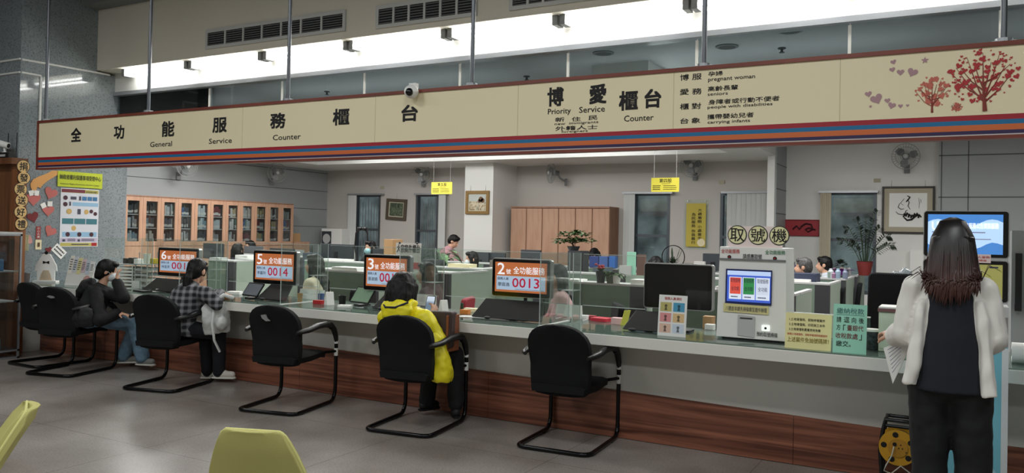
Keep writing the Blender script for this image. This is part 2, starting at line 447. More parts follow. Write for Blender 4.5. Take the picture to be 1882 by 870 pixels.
# windows
for i, (x0, x1) in enumerate(wins):
    z0, z1 = .62, 2.28
    fr = BM()
    for a in ((x0, x0+.05, z0, z1), (x1-.05, x1, z0, z1), (x0+.05, x1-.05, z1-.05, z1), (x0+.05, x1-.05, z0, z0+.05), (x0+.05, x1-.05, 1.47, 1.52)):
        box(fr, a[0], a[1], BY-.01, BY+.1, a[2], a[3])
    w = struct('window_%d' % (i+1), fr, M('window_frame', (84, 90, 96), .4, .4))
    g = BM(); box(g, x0+.05, x1-.05, BY+.05, BY+.056, z0+.05, z1-.05); link('window_pane', g, 'window_glass', w)
    if i == 0 or i == 1:
        l = BM()
        for k in range(7):
            xx = x0+.12+k*(x1-x0-.2)/6.5
            box(l, xx, xx+.012, BY+.02, BY+.03, z0+.05, z1-.1-.06*(k % 3))
        link('lattice', l, 'mid_grey', w)
# ---------------------------------------------------------------- hall counter
CF, CB, CT = 5.34, 5.65, .80      # front edge of the top, plane of the base panel, height
c = thing('service_counter', 'long white service counter with glass top and walnut base panel running across the hall', 'counter', (-4, 5.65, 0))
b = BM(); box(b, -9.59, 2.6, CF, 6.15, .715, CT-.008); part(c, 'counter_top', b, 'counter_white', True, bevel=.003)
b = BM(); box(b, -9.58, 2.6, CF+.012, 6.14, CT-.008, CT); part(c, 'glass_top', b, 'counter_glass', True)
b = BM(); box(b, -9.5, 2.6, CB+.01, CB+.06, .3, .715); part(c, 'front_panel', b, 'counter_front', True)
b = BM(); box(b, -9.59, -9.5, CF+.04, 6.1, 0, .715); part(c, 'end_panel', b, 'counter_front', True)
b = BM()   # walnut board, its upper edge lower towards the right
x0, x1 = -9.5, 2.6; zt = lambda x: .418-.0212*(x+5.4) if x > -5.4 else .418-.02*(-5.4-x)
xs = [x0, -7.5, -5.4, -3.36, -1.0, x1]
for a, d in zip(xs[:-1], xs[1:]):
    v = box(b, a, d-.003, CB, CB+.012, .004, 1)
    for k in (4, 6): v[k].co.z = zt(a)
    for k in (5, 7): v[k].co.z = zt(d)
part(c, 'base_panel', b, 'walnut', True)
b = BM(); box(b, -9.5, 2.6, CB+.012, CB+.05, .0, .3); part(c, 'plinth', b, 'black', True)
# ---------------------------------------------------------------- banner over the counter
BX0, BX1, BYY, Z0, Z1 = -9.07, 1.4, 5.3, 2.084, 2.63
ban = thing('hanging_banner', 'long cream banner with black lettering and coloured stripes hung over the counter', 'sign', (-3.8, BYY, Z0))
b = BM(); box(b, BX0+.02, BX1-.02, BYY, BYY+.05, 2.222, 2.607); part(ban, 'board', b, M('banner_cream', (243, 231, 194), .45), True)
for z0, z1, c_, n_ in ((2.192, 2.222, (164, 30, 46), 'red'), (2.166, 2.192, (20, 112, 160), 'blue'), (2.133, 2.166, (210, 108, 56), 'orange'), (2.112, 2.133, (48, 36, 80), 'purple'), (2.104, 2.112, (206, 200, 196), 'pale')):
    b = BM(); box(b, BX0+.02, BX1-.02, BYY, BYY+.05, z0, z1); o = part(ban, 'stripe', b, M('stripe_'+n_, c_, .45), True); o['label'] = n_+' stripe'
b = BM()
box(b, BX0, BX1, BYY-.012, BYY+.06, 2.605, Z1); box(b, BX0, BX1, BYY-.012, BYY+.06, Z0, 2.104)
box(b, BX0, BX0+.025, BYY-.012, BYY+.06, 2.104, 2.605); box(b, BX1-.025, BX1, BYY-.012, BYY+.06, 2.104, 2.605)
part(ban, 'frame', b, 'frame_wood', True)
for x in (-5.85, -4.3, -2.95, -1.75, -.7):
    b = BM(); box(b, x, x+.003, BYY-.0006, BYY+.001, 2.222, 2.605); part(ban, 'panel_joint', b, M('joint', (190, 178, 140), .6), True)
MB_ = FY(0, BYY, 0)
def btext(bm, s, pxc, pyc, wpx, hpx, bold=0.0):
    p = at(pxc, pyc, BYY); dx = (at(pxc+wpx/2, pyc, BYY).x-at(pxc-wpx/2, pyc, BYY).x)/2; dz = (at(pxc, pyc-hpx/2, BYY).z-at(pxc, pyc+hpx/2, BYY).z)/2
    text(bm, s, MB_, p.x-dx, p.x+dx, p.z-dz, p.z+dz, bold, .0016)
b = BM()
for s, x, y, w, h in (('全', 140, 248, 18, 24), ('功', 219, 243, 18, 24), ('能', 309, 237, 22, 27), ('服', 404, 230, 25, 26), ('務', 511, 222, 27, 27), ('櫃', 627, 215, 29, 29), ('台', 753, 208, 29, 29),
                      ('博', 1021, 178, 28, 33), ('愛', 1099, 173, 30, 34), ('櫃', 1155, 185, 33, 34), ('台', 1200, 181, 29, 33)):
    b = BM(); btext(b, s, x, y, w, h, .062); part(ban, 'large_character', b, 'ink', True, recalc=False)
for s, x, y, w, h in (('General', 296, 265, 40, 9.5), ('Service', 405, 259, 42, 9.5), ('Counter', 527, 252, 51, 10), ('Priority', 1028, 206, 42, 13), ('Service', 1088, 201, 47, 11), ('Counter', 1174, 217, 54, 11),
                      ('new  immigrants', 1059, 227, 80, 5.5), ('foreigners', 1056, 242, 48, 5), ('pregnant woman', 1344, 145, 86, 8), ('seniors', 1319, 172.5, 37, 5.5), ('people with disabilities', 1359, 195, 119, 7), ('carrying infants', 1339, 224, 78, 7)):
    b = BM(); btext(b, s, x, y, w, h, .02); part(ban, 'english_lettering', b, 'ink', True, recalc=False)
for s, x, y, w, h in (('新', 1029, 220, 17, 8), ('住', 1059, 219, 16, 8), ('民', 1090, 216.5, 16, 8), ('外籍人士', 1059, 235, 77, 8),
                      ('博', 1258, 142.5, 16, 11), ('服', 1281, 141, 17, 11), ('愛', 1258, 169, 16, 11), ('務', 1281, 168, 17, 11), ('櫃', 1258, 196, 16, 11), ('對', 1280, 195, 17, 11), ('台', 1258, 222.5, 15, 10), ('象', 1279, 221.5, 16, 10),
                      ('孕婦', 1315, 135.5, 26, 8.5), ('高齡長輩', 1328.5, 162, 55, 9), ('身障者或行動不便者', 1366, 184.5, 130, 9), ('攜帶嬰幼兒者', 1342, 213, 85, 9)):
    b = BM(); btext(b, s, x, y, w, h, .03); part(ban, 'small_lettering', b, 'ink', True, recalc=False)
# heart trees at the right end of the banner
def lerp3(a, b_, t): return tuple(a[i]+(b_[i]-a[i])*t for i in range(3))
M('heart_red', (182, 48, 52), .6); M('heart_rose', (206, 110, 92), .6); M('heart_mauve', (180, 142, 148), .6); M('bark_red', (140, 62, 52), .6)
def heart_tree(cx, cy, rx, ry, basepx, n, big, mat, rot=0):
    R = random.Random(cx); c0 = at(cx, cy, BYY); k = (at(cx+10, cy, BYY).x-c0.x)/10
    b = BM(); base = at(basepx[0], basepx[1], BYY); m = FY(0, BYY-.0012, 0)
    tr = BM(); top = Vector((c0.x, BYY-.002, c0.z))
    tube(tr, [base, base.lerp(top, .5), top], .006, 6, rr=[.012*rx/60, .007*rx/60, .002])
    for i in range(11):
        a = PI*(.06+.88*i/10); e = Vector((c0.x+rx*.85*k*math.cos(a), BYY-.002, c0.z+(ry*.85*k*math.sin(a))*(1 if i % 2 else .6)))
        s = base.lerp(top, .2+.6*R.random()); mid = s.lerp(e, .5)+Vector((0, 0, -.015))
        tube(tr, [s, mid, e], .002, 5, rr=[.005*rx/60, .003*rx/60, .001])
    for i in range(n):
        a = R.random()*2*PI; q = math.sqrt(R.random()); s = (R.uniform(5, 9) if R.random() < .75 else R.uniform(9, big))*k*(1.15-.5*q)
        p = (c0.x+rx*k*q*math.cos(a), c0.z+ry*k*q*math.sin(a))
        prism(b, heart(s, p, R.uniform(-.5, .5), 14), m @ Matrix.Translation((0, 0, .00003*i)), .0004)
    t = part(ban, 'heart_tree', b, mat, True); part(ban, 'tree_trunk', tr, 'bark_red', True, parent=t)
heart_tree(1806, 140, 66, 58, (1810, 204), 150, 19, 'heart_red')
heart_tree(1713, 170, 36, 33, (1713, 207), 60, 18, 'heart_rose')
heart_tree(1757, 196, 11, 9, (1757, 206), 22, 6, 'heart_rose')
for x, y, s, r in ((1642, 114, 11, .3), (1640, 128, 11, .2), (1655, 133, 14, 0), (1677, 133, 20, -.4), (1596, 173, 13, .2), (1611, 182, 23, .4), (1631, 185, 11, .1), (1639, 194, 15, -.3), (1655, 195, 9, 0), (1668, 194, 6, 0)):
    p = at(x, y, BYY); k = (at(x+10, y, BYY).x-p.x)/10; b = BM(); prism(b, heart(s*k, (p.x, p.z), r), FY(0, BYY-.0012, 0), .001); part(ban, 'heart', b, 'heart_mauve', True)
for x, y, s in ((1700, 111, 7.5), (1600, 196, 3.5)):
    p = at(x, y, BYY); k = (at(x+10, y, BYY).x-p.x)/10; b = BM(); prism(b, star(s*k, (p.x, p.z)), FY(0, BYY-.0012, 0), .001); part(ban, 'star', b, 'heart_mauve', True)
# hanger poles
names = ['left end, in front of the granite wall', 'second from the left, over the first letters', 'third from left, before the first air vent', 'beside the second air vent', 'over the priority lettering', 'right end, over the heart trees']
for (x, nm) in zip((83, 271, 527, 865, 1292, 1845), names):
    X = at(x, 90, BYY).x; b = BM(); cyl(b, (X, BYY+.03, Z1), (X, BYY+.03, 4.62), .017, seg=14)
    t = thing('hanger_pole', 'steel pole holding up the banner, '+nm, 'pole', (X, BYY+.03, Z1), 0, 'banner hanger poles')
    part(t, 'pole', b, 'steel', True, smooth=40)
    b = BM(); cyl(b, (X, BYY+.03, Z1), (X, BYY+.03, Z1+.02), .045); box(b, X-.06, X+.06, BYY+.0, BYY+.06, Z1, Z1+.006); part(t, 'clamp', b, 'aluminium', True)
# smoke barrier panes and clips below the bulkhead
xs = [at(x, 130, 6.63).x for x in (211, 388, 521, 672, 847, 1045, 1281, 1561, 1838)]+[1.3]
for i, (a, d) in enumerate(zip(xs[:-1], xs[1:])):
    b = BM(); box(b, a+.006, d-.006, 6.625, 6.633, 2.62, 3.15)
    w = struct('window_%d' % (10+i), b, 'smoke_glass')
    if i: 
        b = BM(); box(b, a-.012, a+.012, 6.612, 6.622, 2.62, 3.13); link('clip_strip', b, 'white', w)
for i, (px_, py_) in enumerate(((1109, 97), (1336, 85), (1452, 56))):
    p = atZ(px_, py_, 3.2); t = thing('downlight', ['round recessed downlight seen through the glass left of the fifth pole', 'round recessed downlight seen through the glass right of the fifth pole', 'round recessed downlight nearest the glass, above the disabilities lettering'][i], 'ceiling light', p, 0, 'downlights in the office ceiling')
    b = BM(); lathe(b, [(.09, -.012), (.1, -.008), (.1, 0)], (0, 0, 0)); part(t, 'ring', b, 'mid_grey', smooth=40)
    b = BM(); lathe(b, [(.075, -.013), (.075, -.011)], (0, 0, 0)); part(t, 'reflector', b, 'dark_grey')
for i, (px_, py_) in enumerate(((1437, 88), (968, 140), (601, 168))):
    p = atZ(px_, py_, 3.2); b = BM(); lathe(b, [(.035, 0), (.035, -.01), (.012, -.012), (.012, -.035), (.025, -.04), (.025, -.044)], p, 12)
    solo('sprinkler', ['sprinkler head on the grey ceiling beside the downlights at right', 'sprinkler head seen through the glass left of the priority lettering', 'sprinkler head seen through the glass between the third and fourth poles'][i], 'sprinkler', b, 'dark_grey', p, 'sprinklers on the grey ceiling')
# cove lamps
ends = [230, 352, 488, 645, 825, 1030, 1270, 1560, 1900]
for i in range(8):
    a = at(ends[i], 100, 6.46).x; d = at(ends[i+1], 60, 6.46).x
    if i == 7: d = a+1.35
    t = thing('fluorescent_lamp', 'bare fluorescent tube lamp in the wall cove, %s from the left' % ['first', 'second', 'third', 'fourth', 'fifth', 'sixth', 'seventh', 'eighth'][i], 'lamp', ((a+d)/2, 6.46, 3.4), 0, 'fluorescent lamps in the cove')
    h = (d-a)/2; dz = 0
    b = BM(); box(b, -h+.05, h-.05, -.0, .05, .0, .03); part(t, 'batten', b, 'white')
    b = BM(); cyl(b, (-h+.04, -.03, -.02), (h-.1, -.03, -.02), .014); part(t, 'lamp_tube', b, 'tube', smooth=60)
    b = BM(); cyl(b, (-h+.1, .05, -.045), (h-.04, .05, -.045), .014); part(t, 'lamp_tube', b, 'tube', smooth=60)
    for s in (-1, 1):
        b = BM(); box(b, s*(h-.035)-.025, s*(h-.035)+.025, -.05, .075, -.06, .03); part(t, 'lamp_holder', b, 'mid_grey')
# air vents in the bulkhead
def vent(px0, px1, pyl, pyr, n, label):
    x0, x1 = at(px0, pyl[0], 6.33).x, at(px1, pyr[0], 6.33).x
    z0 = (at(px0, pyl[1], 6.33).z+at(px1, pyr[1], 6.33).z)/2; z1 = (at(px0, pyl[0], 6.33).z+at(px1, pyr[0], 6.33).z)/2
    t = thing('air_vent', label, 'vent', ((x0+x1)/2, 6.33, z0), 0, 'air vents in the bulkhead')
    b = BM(); box(b, x0, x1, 6.322, 6.329, z0, z1); part(t, 'backing', b, M('vent_dark', (24, 26, 32), .8), True)
    b = BM(); e = .035
    box(b, x0-e, x1+e, 6.31, 6.33, z1, z1+e); box(b, x0-e, x1+e, 6.31, 6.33, z0-e, z0); box(b, x0-e, x0, 6.31, 6.33, z0, z1); box(b, x1, x1+e, 6.31, 6.33, z0, z1)
    for k in range(1, n): xx = x0+(x1-x0)*k/n; box(b, xx-.012, xx+.012, 6.31, 6.33, z0, z1)
    part(t, 'frame', b, 'light_grey', True)
    for k in range(6):
        zz = z0+(z1-z0)*(k+.5)/6; b = BM(); m = Matrix.Translation(((x0+x1)/2, 6.318, zz)) @ Matrix.Rotation(.6, 4, 'X')
        box(b, -(x1-x0)/2, (x1-x0)/2, -.008, .008, -.0025, .0025, mat=m); part(t, 'slat', b, 'mid_grey', True)
vent(384, 632, (58, 83), (29, 54), 7, 'slatted air vent at the left, behind the third pole')
vent(698, 872, (15, 45), (-4, 25), 6, 'slatted air vent in the middle, left of the fourth pole')
vent(944, 1120, (-14, 11), (-34, -10), 6, 'slatted air vent cut by the top of the picture')
# cable ducts on the granite
def duct(pts, label):
    b = BM(); tube(b, pts, .012, 6); solo('cable_duct', label, 'cable duct', b, 'white', Vector(pts[0]), 'white cable ducts on the granite')
duct([Vector((GX+.008, 5.4, at(38, 109, 5.39).z)), Vector((GX+.008, 6.3, 3.4)), Vector((GX+.008, 6.5, 3.4))], 'upper white cable duct along the granite side wall')
duct([Vector((GX+.008, 5.4, 3.235)), Vector((GX+.008, 5.62, 3.235)), Vector((GX+.008, 5.625, 3.22)), Vector((GX+.008, 5.625, 2.2))], 'white cable duct turning down behind the banner end')
duct([Vector((-10.4, 5.382, 3.39)), Vector((GX, 5.382, 3.39))], 'upper white cable duct on the granite front face at far left')
duct([Vector((-10.4, 5.382, 3.235)), Vector((GX, 5.382, 3.235))], 'lower white cable duct on the granite front face at far left')

# ---------------------------------------------------------------- black cantilever visitor chairs
def make_chair():
    t = thing('visitor_chair', '', 'chair')
    def outline(z):   # half width of the back pad at height z
        return None
    # back pad: rounded top, slight waist, closed thick shell
    rs = []; n = 40
    prof = [(.366, .13), (.374, .18), (.395, .205), (.44, .218), (.52, .224), (.58, .222), (.64, .228), (.70, .232), (.75, .228), (.79, .21), (.825, .178), (.85, .135), (.865, .085), (.872, .03)]
    bmb = BM(); front = []; back = []
    for z, w in prof:
        yb = -.215-.10*((max(z, .42)-.42)/.45)+.035*math.sin((max(z, .40)-.40)*6.5)+max(0, .44-z)*.35
        front.append([Vector((w*u, yb+.03+.03*(u*u)-.0, z)) for u in [-1, -.9, -.6, -.3, 0, .3, .6, .9, 1]])
        back.append([Vector((w*u*.985, yb-.022+.03*(u*u), z)) for u in [1, .9, .6, .3, 0, -.3, -.6, -.9, -1]])
    rings(bmb, [f+b_ for f, b_ in zip(front, back)])
    part(t, 'backrest', bmb, 'black_fabric', smooth=50, bevel=.008)
    bms = BM(); rs = []
    for k in range(13):
        y = -.235+.51*k/12; zt = .448+.034*k/12-.010*math.sin(PI*k/12)-(.045*((k-8)/4.0)**2 if k > 8 else 0)
        w = .2+.035*min(1, k/5)-(.05*((k-9)/3.0)**2 if k > 9 else 0)
        us = [-1, -.8, -.4, 0, .4, .8, 1]
        rs.append([Vector((w*u, y, zt+(-.012 if abs(u) == 1 else 0))) for u in us]+[Vector((w*u*.96, y, zt-.055)) for u in us[::-1]])
    rings(bms, rs); part(t, 'seat', bms, 'black_fabric', smooth=50)
    tb = BM(); r = .0135
    def arc(p, q, s, n=6):   # rounded corner between directions
        return [p.lerp(s, k/n).lerp(s.lerp(q, k/n), k/n) for k in range(n+1)]
    V = Vector; hw = .268; r = .016
    path = []
    path += [V((-hw, .20, .655))]
    path += arc(V((-hw, .22, .655)), V((-hw, .31, .50)), V((-hw, .305, .65)))
    path += arc(V((-hw, .31, .14)), V((-hw, .22, r)), V((-hw, .31, r)))
    path += arc(V((-hw, -.24, r)), V((-hw+.08, -.32, r)), V((-hw, -.32, r)))
    path += [V((-x, y, z)) for x, y, z in [tuple(p) for p in path[::-1]]]
    tube(tb, path, r, 10); part(t, 'frame', tb, 'black_metal', smooth=60)
    for s in (-1, 1):
        b = BM(); pts = [V((s*.232, -.27, .655)), V((s*.25, -.24, .66)), V((s*hw, -.14, .668)), V((s*hw, .0, .688)), V((s*hw, .12, .69)), V((s*hw, .21, .672)), V((s*hw, .265, .63)), V((s*hw, .298, .57)), V((s*hw, .308, .53))]
        tube(b, pts, .02, 10, rr=[.014, .019, .023, .026, .027, .027, .025, .022, .017]); part(t, 'armrest', b, 'black_plastic', smooth=60)
        b = BM(); cyl(b, (s*.22, .2, .44), (s*hw, .3, .44), .012); part(t, 'seat_bracket', b, 'black_metal')
    for s in (-1, 1):
        for y in (-.22, .15):
            b = BM(); cyl(b, (s*hw, y, 0), (s*hw, y, .006), .014); part(t, 'foot_pad', b, 'black_plastic')
    b = BM(); cyl(b, (hw, .31, .505), (hw, .31, .525), .0172); part(t, 'sticker', b, 'white')
    b = BM(); cyl(b, (hw, .31, .40), (hw, .31, .465), .0172); part(t, 'sticker', b, 'white')
    return t
CH = make_chair()
def chair(pos, yaw, label, src=[True]):
    o = CH if src[0] else copy_tree(CH); src[0] = False
    o.location = (pos[0], pos[1], 0); o.rotation_euler = (0, 0, math.radians(yaw)); o['label'] = label; o['group'] = 'black cantilever chairs along the counter'
    return o
def worn_patch(o, pts):
    b = BM(); prism(b, pts, frame((0, -.302, .775), (1, 0, 0), (0, .18, 1)), .012); part(o, 'worn_patch', b, M('worn', (120, 120, 120), .9))
chair((-8.56, 5.22), 0, 'empty black cantilever chair at the far left end of the counter, behind another chair')
a = chair((-7.9, 5.03), 15, 'black cantilever chair with worn patch holding the visitor in the black jacket')
worn_patch(a, [(-.03, 0), (.0, .012), (.05, .005), (.06, -.012), (.02, -.016)])
chair((-6.5, 5.1), 15, 'black cantilever chair holding the visitor in the plaid shirt')
a = chair((-4.97, 5.07), 12, 'empty black cantilever chair with a worn patch, between plaid and yellow visitors')
worn_patch(a, [(-.075, .012), (-.03, .02), (-.01, -.01), (.02, -.03), (-.02, -.035), (-.06, -.012)])
chair((-3.68, 5.12), 8, 'black cantilever chair holding the visitor in the yellow raincoat')
chair((-2.49, 5.325), 4, 'empty black cantilever chair nearest the camera, left of the small picture sign')

# ---------------------------------------------------------------- yellow-green lounge chairs in the foreground
M('lime_fabric', (190, 184, 112), .75, bump=(500, .2)); M('lime_piping', (222, 218, 140), .6)
def lime_chair(pos, yaw, label, lean=.12):
    t = thing('lounge_chair', label, 'chair', (pos[0], pos[1], 0), math.radians(yaw), 'lime green lounge chairs')
    b = BM(); rs = []
    for z, w in [(.42, .25), (.5, .246), (.58, .228), (.64, .208), (.70, .182), (.745, .158), (.772, .143), (.785, .128), (.79, .112)]:
        y = -.2-lean*((z-.42)/.37)**1.2; us = [-1, -.85, -.5, 0, .5, .85, 1]
        th = .03 if z < .77 else .018
        rs.append([Vector((w*u, y+th*.6+.035*u*u, z)) for u in us]+[Vector((w*u, y-th+.035*u*u, z)) for u in us[::-1]])
    rings(b, rs); part(t, 'backrest', b, 'lime_fabric', smooth=60, bevel=.006)
    b = BM(); pts = []
    for z, w in [(.42, .25), (.5, .246), (.58, .228), (.64, .208), (.70, .182), (.745, .158), (.772, .143), (.787, .12)]:
        pts.append(Vector((w+.001, -.2-lean*((z-.42)/.37)**1.2+.03, z)))
    pts = pts+[Vector((-p.x, p.y, p.z)) for p in pts[::-1]]
    tube(b, pts, .005, 6); part(t, 'piping', b, 'lime_piping', smooth=60)
    b = BM(); prism(b, rrect(-.25, .25, -.22, .26, .1), Matrix.Translation((0, 0, .37)), .09); part(t, 'seat', b, 'lime_fabric', smooth=40, bevel=.02)
    for sx in (-1, 1):
        for sy in (-1, 1):
            b = BM(); cyl(b, (sx*.19, sy*.17, .37), (sx*.23, sy*.21, 0), .016, .011); part(t, 'leg', b, 'steel', smooth=60)
    return t
p1 = atZ(462, 795, .787)
o = lime_chair((p1.x-.10, p1.y+.25), 20, 'lime green fabric lounge chair at the bottom edge, seen from behind'); o.scale = (.84, .84, 1)
p2 = atZ(66, 746, .787)
o = lime_chair((p2.x-.206, p2.y-.343), 149, 'lime green piped lounge chair cut by the bottom left corner', .2); o.scale = (.84, 1, 1)

# ---------------------------------------------------------------- queue displays on the counter
M('screen_orange', (196, 112, 66), .3, emit=.28); M('screen_blue', (170, 192, 216), .3, emit=.36); M('screen_white', (236, 240, 246), .3, emit=.45)
M('screen_red', (196, 22, 60), .3, emit=.25); M('screen_black', (9, 10, 12), .12); M('screen_ink', (60, 66, 92), .3)
def display(cx_px, x0p, x1p, ytl, ybl, ytr, ybr, Y, num, digits, name, label):
    a, c_ = at(x0p, (ytl+ybl)/2, Y), at(x1p, (ytr+ybr)/2, Y)
    z1 = (at(x0p, ytl, Y).z+at(x1p, ytr, Y).z)/2; z0 = (at(x0p, ybl, Y).z+at(x1p, ybr, Y).z)/2
    w = c_.x-a.x; h = z1-z0; X = (a.x+c_.x)/2
    t = thing('queue_display', label, 'display', (X, Y+.05, CT), 0, 'counter queue displays')
    b = BM(); prism(b, rrect(-w/2, w/2, z0, z1, .02), FY(X, Y+.045, 0), .04); 
    part(t, 'housing', b, 'silver', True, smooth=40)
    b = BM(); prism(b, rrect(-w/2+.006, w/2-.012, z0+.006, z1-.008, .016), FY(X, Y+.004, 0), .004); part(t, 'bezel', b, 'screen_black', True)
    e = .032; sx0, sx1, sz0, sz1 = -w/2+e, w/2-e-.006, z0+e+.008, z1-e
    if num:
        b = BM(); prism(b, [(sx0, sz0), (sx1, sz0), (sx1, sz1), (sx0, sz1)], FY(X, Y-.0005, 0), .001); part(t, 'screen', b, 'screen_orange', True)
        m = FY(X, Y-.0015, 0); hh = sz1-sz0; ww = sx1-sx0
        b = BM(); prism(b, [(sx0+.015, sz0+.018), (sx1-.012, sz0+.018), (sx1-.012, sz0+hh*.54), (sx0+.015, sz0+hh*.54)], m, .0006); part(t, 'screen_panel', b, 'screen_blue', True)
        b = BM(); text(b, num, m, sx0+ww*.05, sx0+ww*.19, sz0+hh*.59, sz1-.008, .02); text(b, '號', m, sx0+ww*.22, sx0+ww*.31, sz0+hh*.60, sz0+hh*.77, .01)
        text(b, '全功能服務', m, sx0+ww*.36, sx0+ww*.96, sz0+hh*.62, sz0+hh*.86, .012); part(t, 'screen_heading', b, 'screen_white', True, recalc=False)
        b = BM(); text(b, digits, m, sx0+ww*.345, sx0+ww*.86, sz0+hh*.17, sz0+hh*.48, .02, .002); part(t, 'queue_number', b, 'screen_red', True, recalc=False)
        b = BM(); text(b, '服務人員', m, sx0+ww*.05, sx0+ww*.27, sz0+hh*.40, sz0+hh*.49, .01, .002); text(b, name, m, sx0+ww*.06, sx0+ww*.29, sz0+hh*.19, sz0+hh*.32, .01, .002)
        box(b, sx0+ww*.4, sx0+ww*.95, -.0026, -.002, sz0+hh*.095, sz0+hh*.105, mat=Matrix.Translation((X, Y, 0)))
        part(t, 'screen_lettering', b, 'screen_ink', True, recalc=False)
    else:
        b = BM(); prism(b, [(sx0, sz0), (sx1, sz0), (sx1, sz1), (sx0, sz1)], FY(X, Y-.0005, 0), .001); part(t, 'screen', b, M('screen_off', (16, 17, 20), .08), True)
    b = BM(); tube(b, [(X+.02, Y+.05, z0+.1), (X+.02, Y+.05, z0-.02), (X, Y+.03, CT+.03)], .016, 8); part(t, 'stand_neck', b, 'black_plastic', True, smooth=60)
    b = BM(); prism(b, rrect(-.11, .11, -.08, .08, .03), Matrix.Translation((X, Y+.01, CT)), .014); part(t, 'stand_base', b, 'black_plastic', True)
    return t
DY = 5.84
display(0, 290, 365, 455, 507, 457, 511, DY, '6', '0011', '林宜芳', 'queue display numbered 6, leftmost, showing 001, left of the plaid visitor')
display(0, 465, 545, 460, 521, 462, 525, DY, '5', '0014', '李嘉玲', 'queue display numbered 5 showing 0014')
display(0, 668, 754, 467, 532, 470, 540, DY, '3', '0012', '張淑娟', 'queue display numbered 3 behind the head of the yellow raincoat visitor')
display(0, 904, 1013, 474, 544, 478, 551, DY, '2', '0013', '廖庭逸', 'queue display numbered 2 showing 0013')
display(0, 1183, 1311, 484, 566, 486, 573, DY, '', '', '', 'black switched-off queue display left of the ticket machine')

# black signing consoles under the displays: a slanted slab on a short prop
def console(x0p, x1p, ytop, ybot, Y, label):
    a, d = at(x0p, ybot, Y), at(x1p, ybot, Y); w = d.x-a.x; X = (a.x+d.x)/2
    zt = min(at((x0p+x1p)/2, ytop, Y).z, CT+.19)
    t = thing('signing_console', label, 'console', (X, Y, CT), 0, 'black consoles under the displays')
    b = BM(); v = [Vector((-w/2, -.05, .012)), Vector((w/2, -.05, .012)), Vector((w/2-.05, .09, zt-CT)), Vector((-w/2+.05, .09, zt-CT))]
    n = Vector((0, .02, -.008)); rings(b, [v, [p+n for p in v]]); part(t, 'slab', b, 'black_plastic', bevel=.004)
    b = BM(); ell(b, (-w*.25, -.06, .012), (.03, .02, .012)); part(t, 'knob', b, 'black'); 
    b = BM(); box(b, -.03, .03, .07, .10, 0, zt-CT-.02); part(t, 'prop', b, 'black_plastic')
CY_ = 5.66
console(268, 330, 513, 541, CY_, 'black slanted console under the queue display numbered 6')
console(690, 760, 540, 571, CY_+.03, 'black slanted console behind the yellow raincoat visitor')
console(872, 1000, 553, 586, CY_+.02, 'black slanted console under the queue display numbered 2')
console(1148, 1225, 574, 603, CY_, 'black slanted console left of the small picture sign')
console(478, 530, 524, 549, CY_+.04, 'black slanted console under the queue display numbered 5')
# PC screens turned to the clerks
# acrylic fins and cross panels
FINS = [(190, 'leftmost clear acrylic screen, by the black jacket visitor'), (328, 'clear acrylic screen right of the queue display numbered 6'), (515, 'clear acrylic screen right of the queue display numbered 5'), (733, 'clear acrylic screen behind the yellow raincoat visitor'), (992, 'clear acrylic screen right of the queue display numbered 2')]
for i, (px_, lb) in enumerate(FINS):
    p = atZ(px_, 548 if px_ < 600 else 590, CT); X = at(px_, 560, 5.42).x
    t = thing('acrylic_screen', lb, 'screen', (X, 5.42, CT), 0, 'clear acrylic screens on the counter')
    zt = CT+.55; Y0, Y1 = 5.42, 5.93
    b = BM(); box(b, X-.0025, X+.0025, Y0+.004, Y1, CT+.004, zt); part(t, 'side_pane', b, 'clear_acrylic', True)
    b = BM(); box(b, X+.095, X+.1, Y1-.14, Y1, CT+.004, zt); part(t, 'side_pane', b, 'clear_acrylic', True)
    b = BM(); box(b, X-.0025, X+.1, Y1, Y1+.004, CT+.004, zt); part(t, 'back_pane', b, 'clear_acrylic', True)
    for (x, y) in ((X, Y0), (X, Y1), (X+.0975, Y1), (X+.0975, Y1-.14)):
        b = BM(); box(b, x-.0025, x+.0025, y-.002, y+.004, CT, zt); part(t, 'edge', b, 'acrylic_edge', True)
    b = BM(); box(b, X-.012, X+.012, Y0, Y1, CT, CT+.005); part(t, 'base_strip', b, 'white', True)
    b = BM(); box(b, X-.0025, X+.1, Y1-.14, Y1, CT+.25, CT+.254); part(t, 'tray', b, 'acrylic_edge', True)
    # the long pane to the right of the fin, hung over the counter with a gap below
    nx = at(FINS[i+1][0], 560, 5.42).x if i < 4 else at(1190, 560, 5.93).x
    if i < 5:
        x0, x1 = X+.12, nx-.02
        b = BM(); box(b, x0, x1, Y1+.004, Y1+.009, CT+.135, zt-.01); pn = part(t, 'front_pane', b, 'clear_acrylic', True)
        b = BM(); box(b, x0, x1, Y1+.003, Y1+.010, CT+.130, CT+.136); part(t, 'pane_edge', b, 'acrylic_edge', True, parent=pn)
        b = BM(); box(b, x0, x1, Y1+.003, Y1+.010, zt-.012, zt-.008); part(t, 'pane_edge', b, 'acrylic_edge', True, parent=pn)
# low acrylic barrier at the right end behind the notices
b = BM(); xa, xb = at(1449, 575, 6.05).x, at(1600, 585, 6.05).x
t = thing('acrylic_barrier', 'low clear acrylic barrier behind the yellow and green notices', 'screen', ((xa+xb)/2, 6.05, CT))
box(b, xa, xb, 6.05, 6.055, CT, CT+.17); part(t, 'pane', b, 'clear_acrylic', True)
b = BM(); box(b, xa, xb, 6.046, 6.058, CT+.168, CT+.176); part(t, 'pane_edge', b, 'white', True)

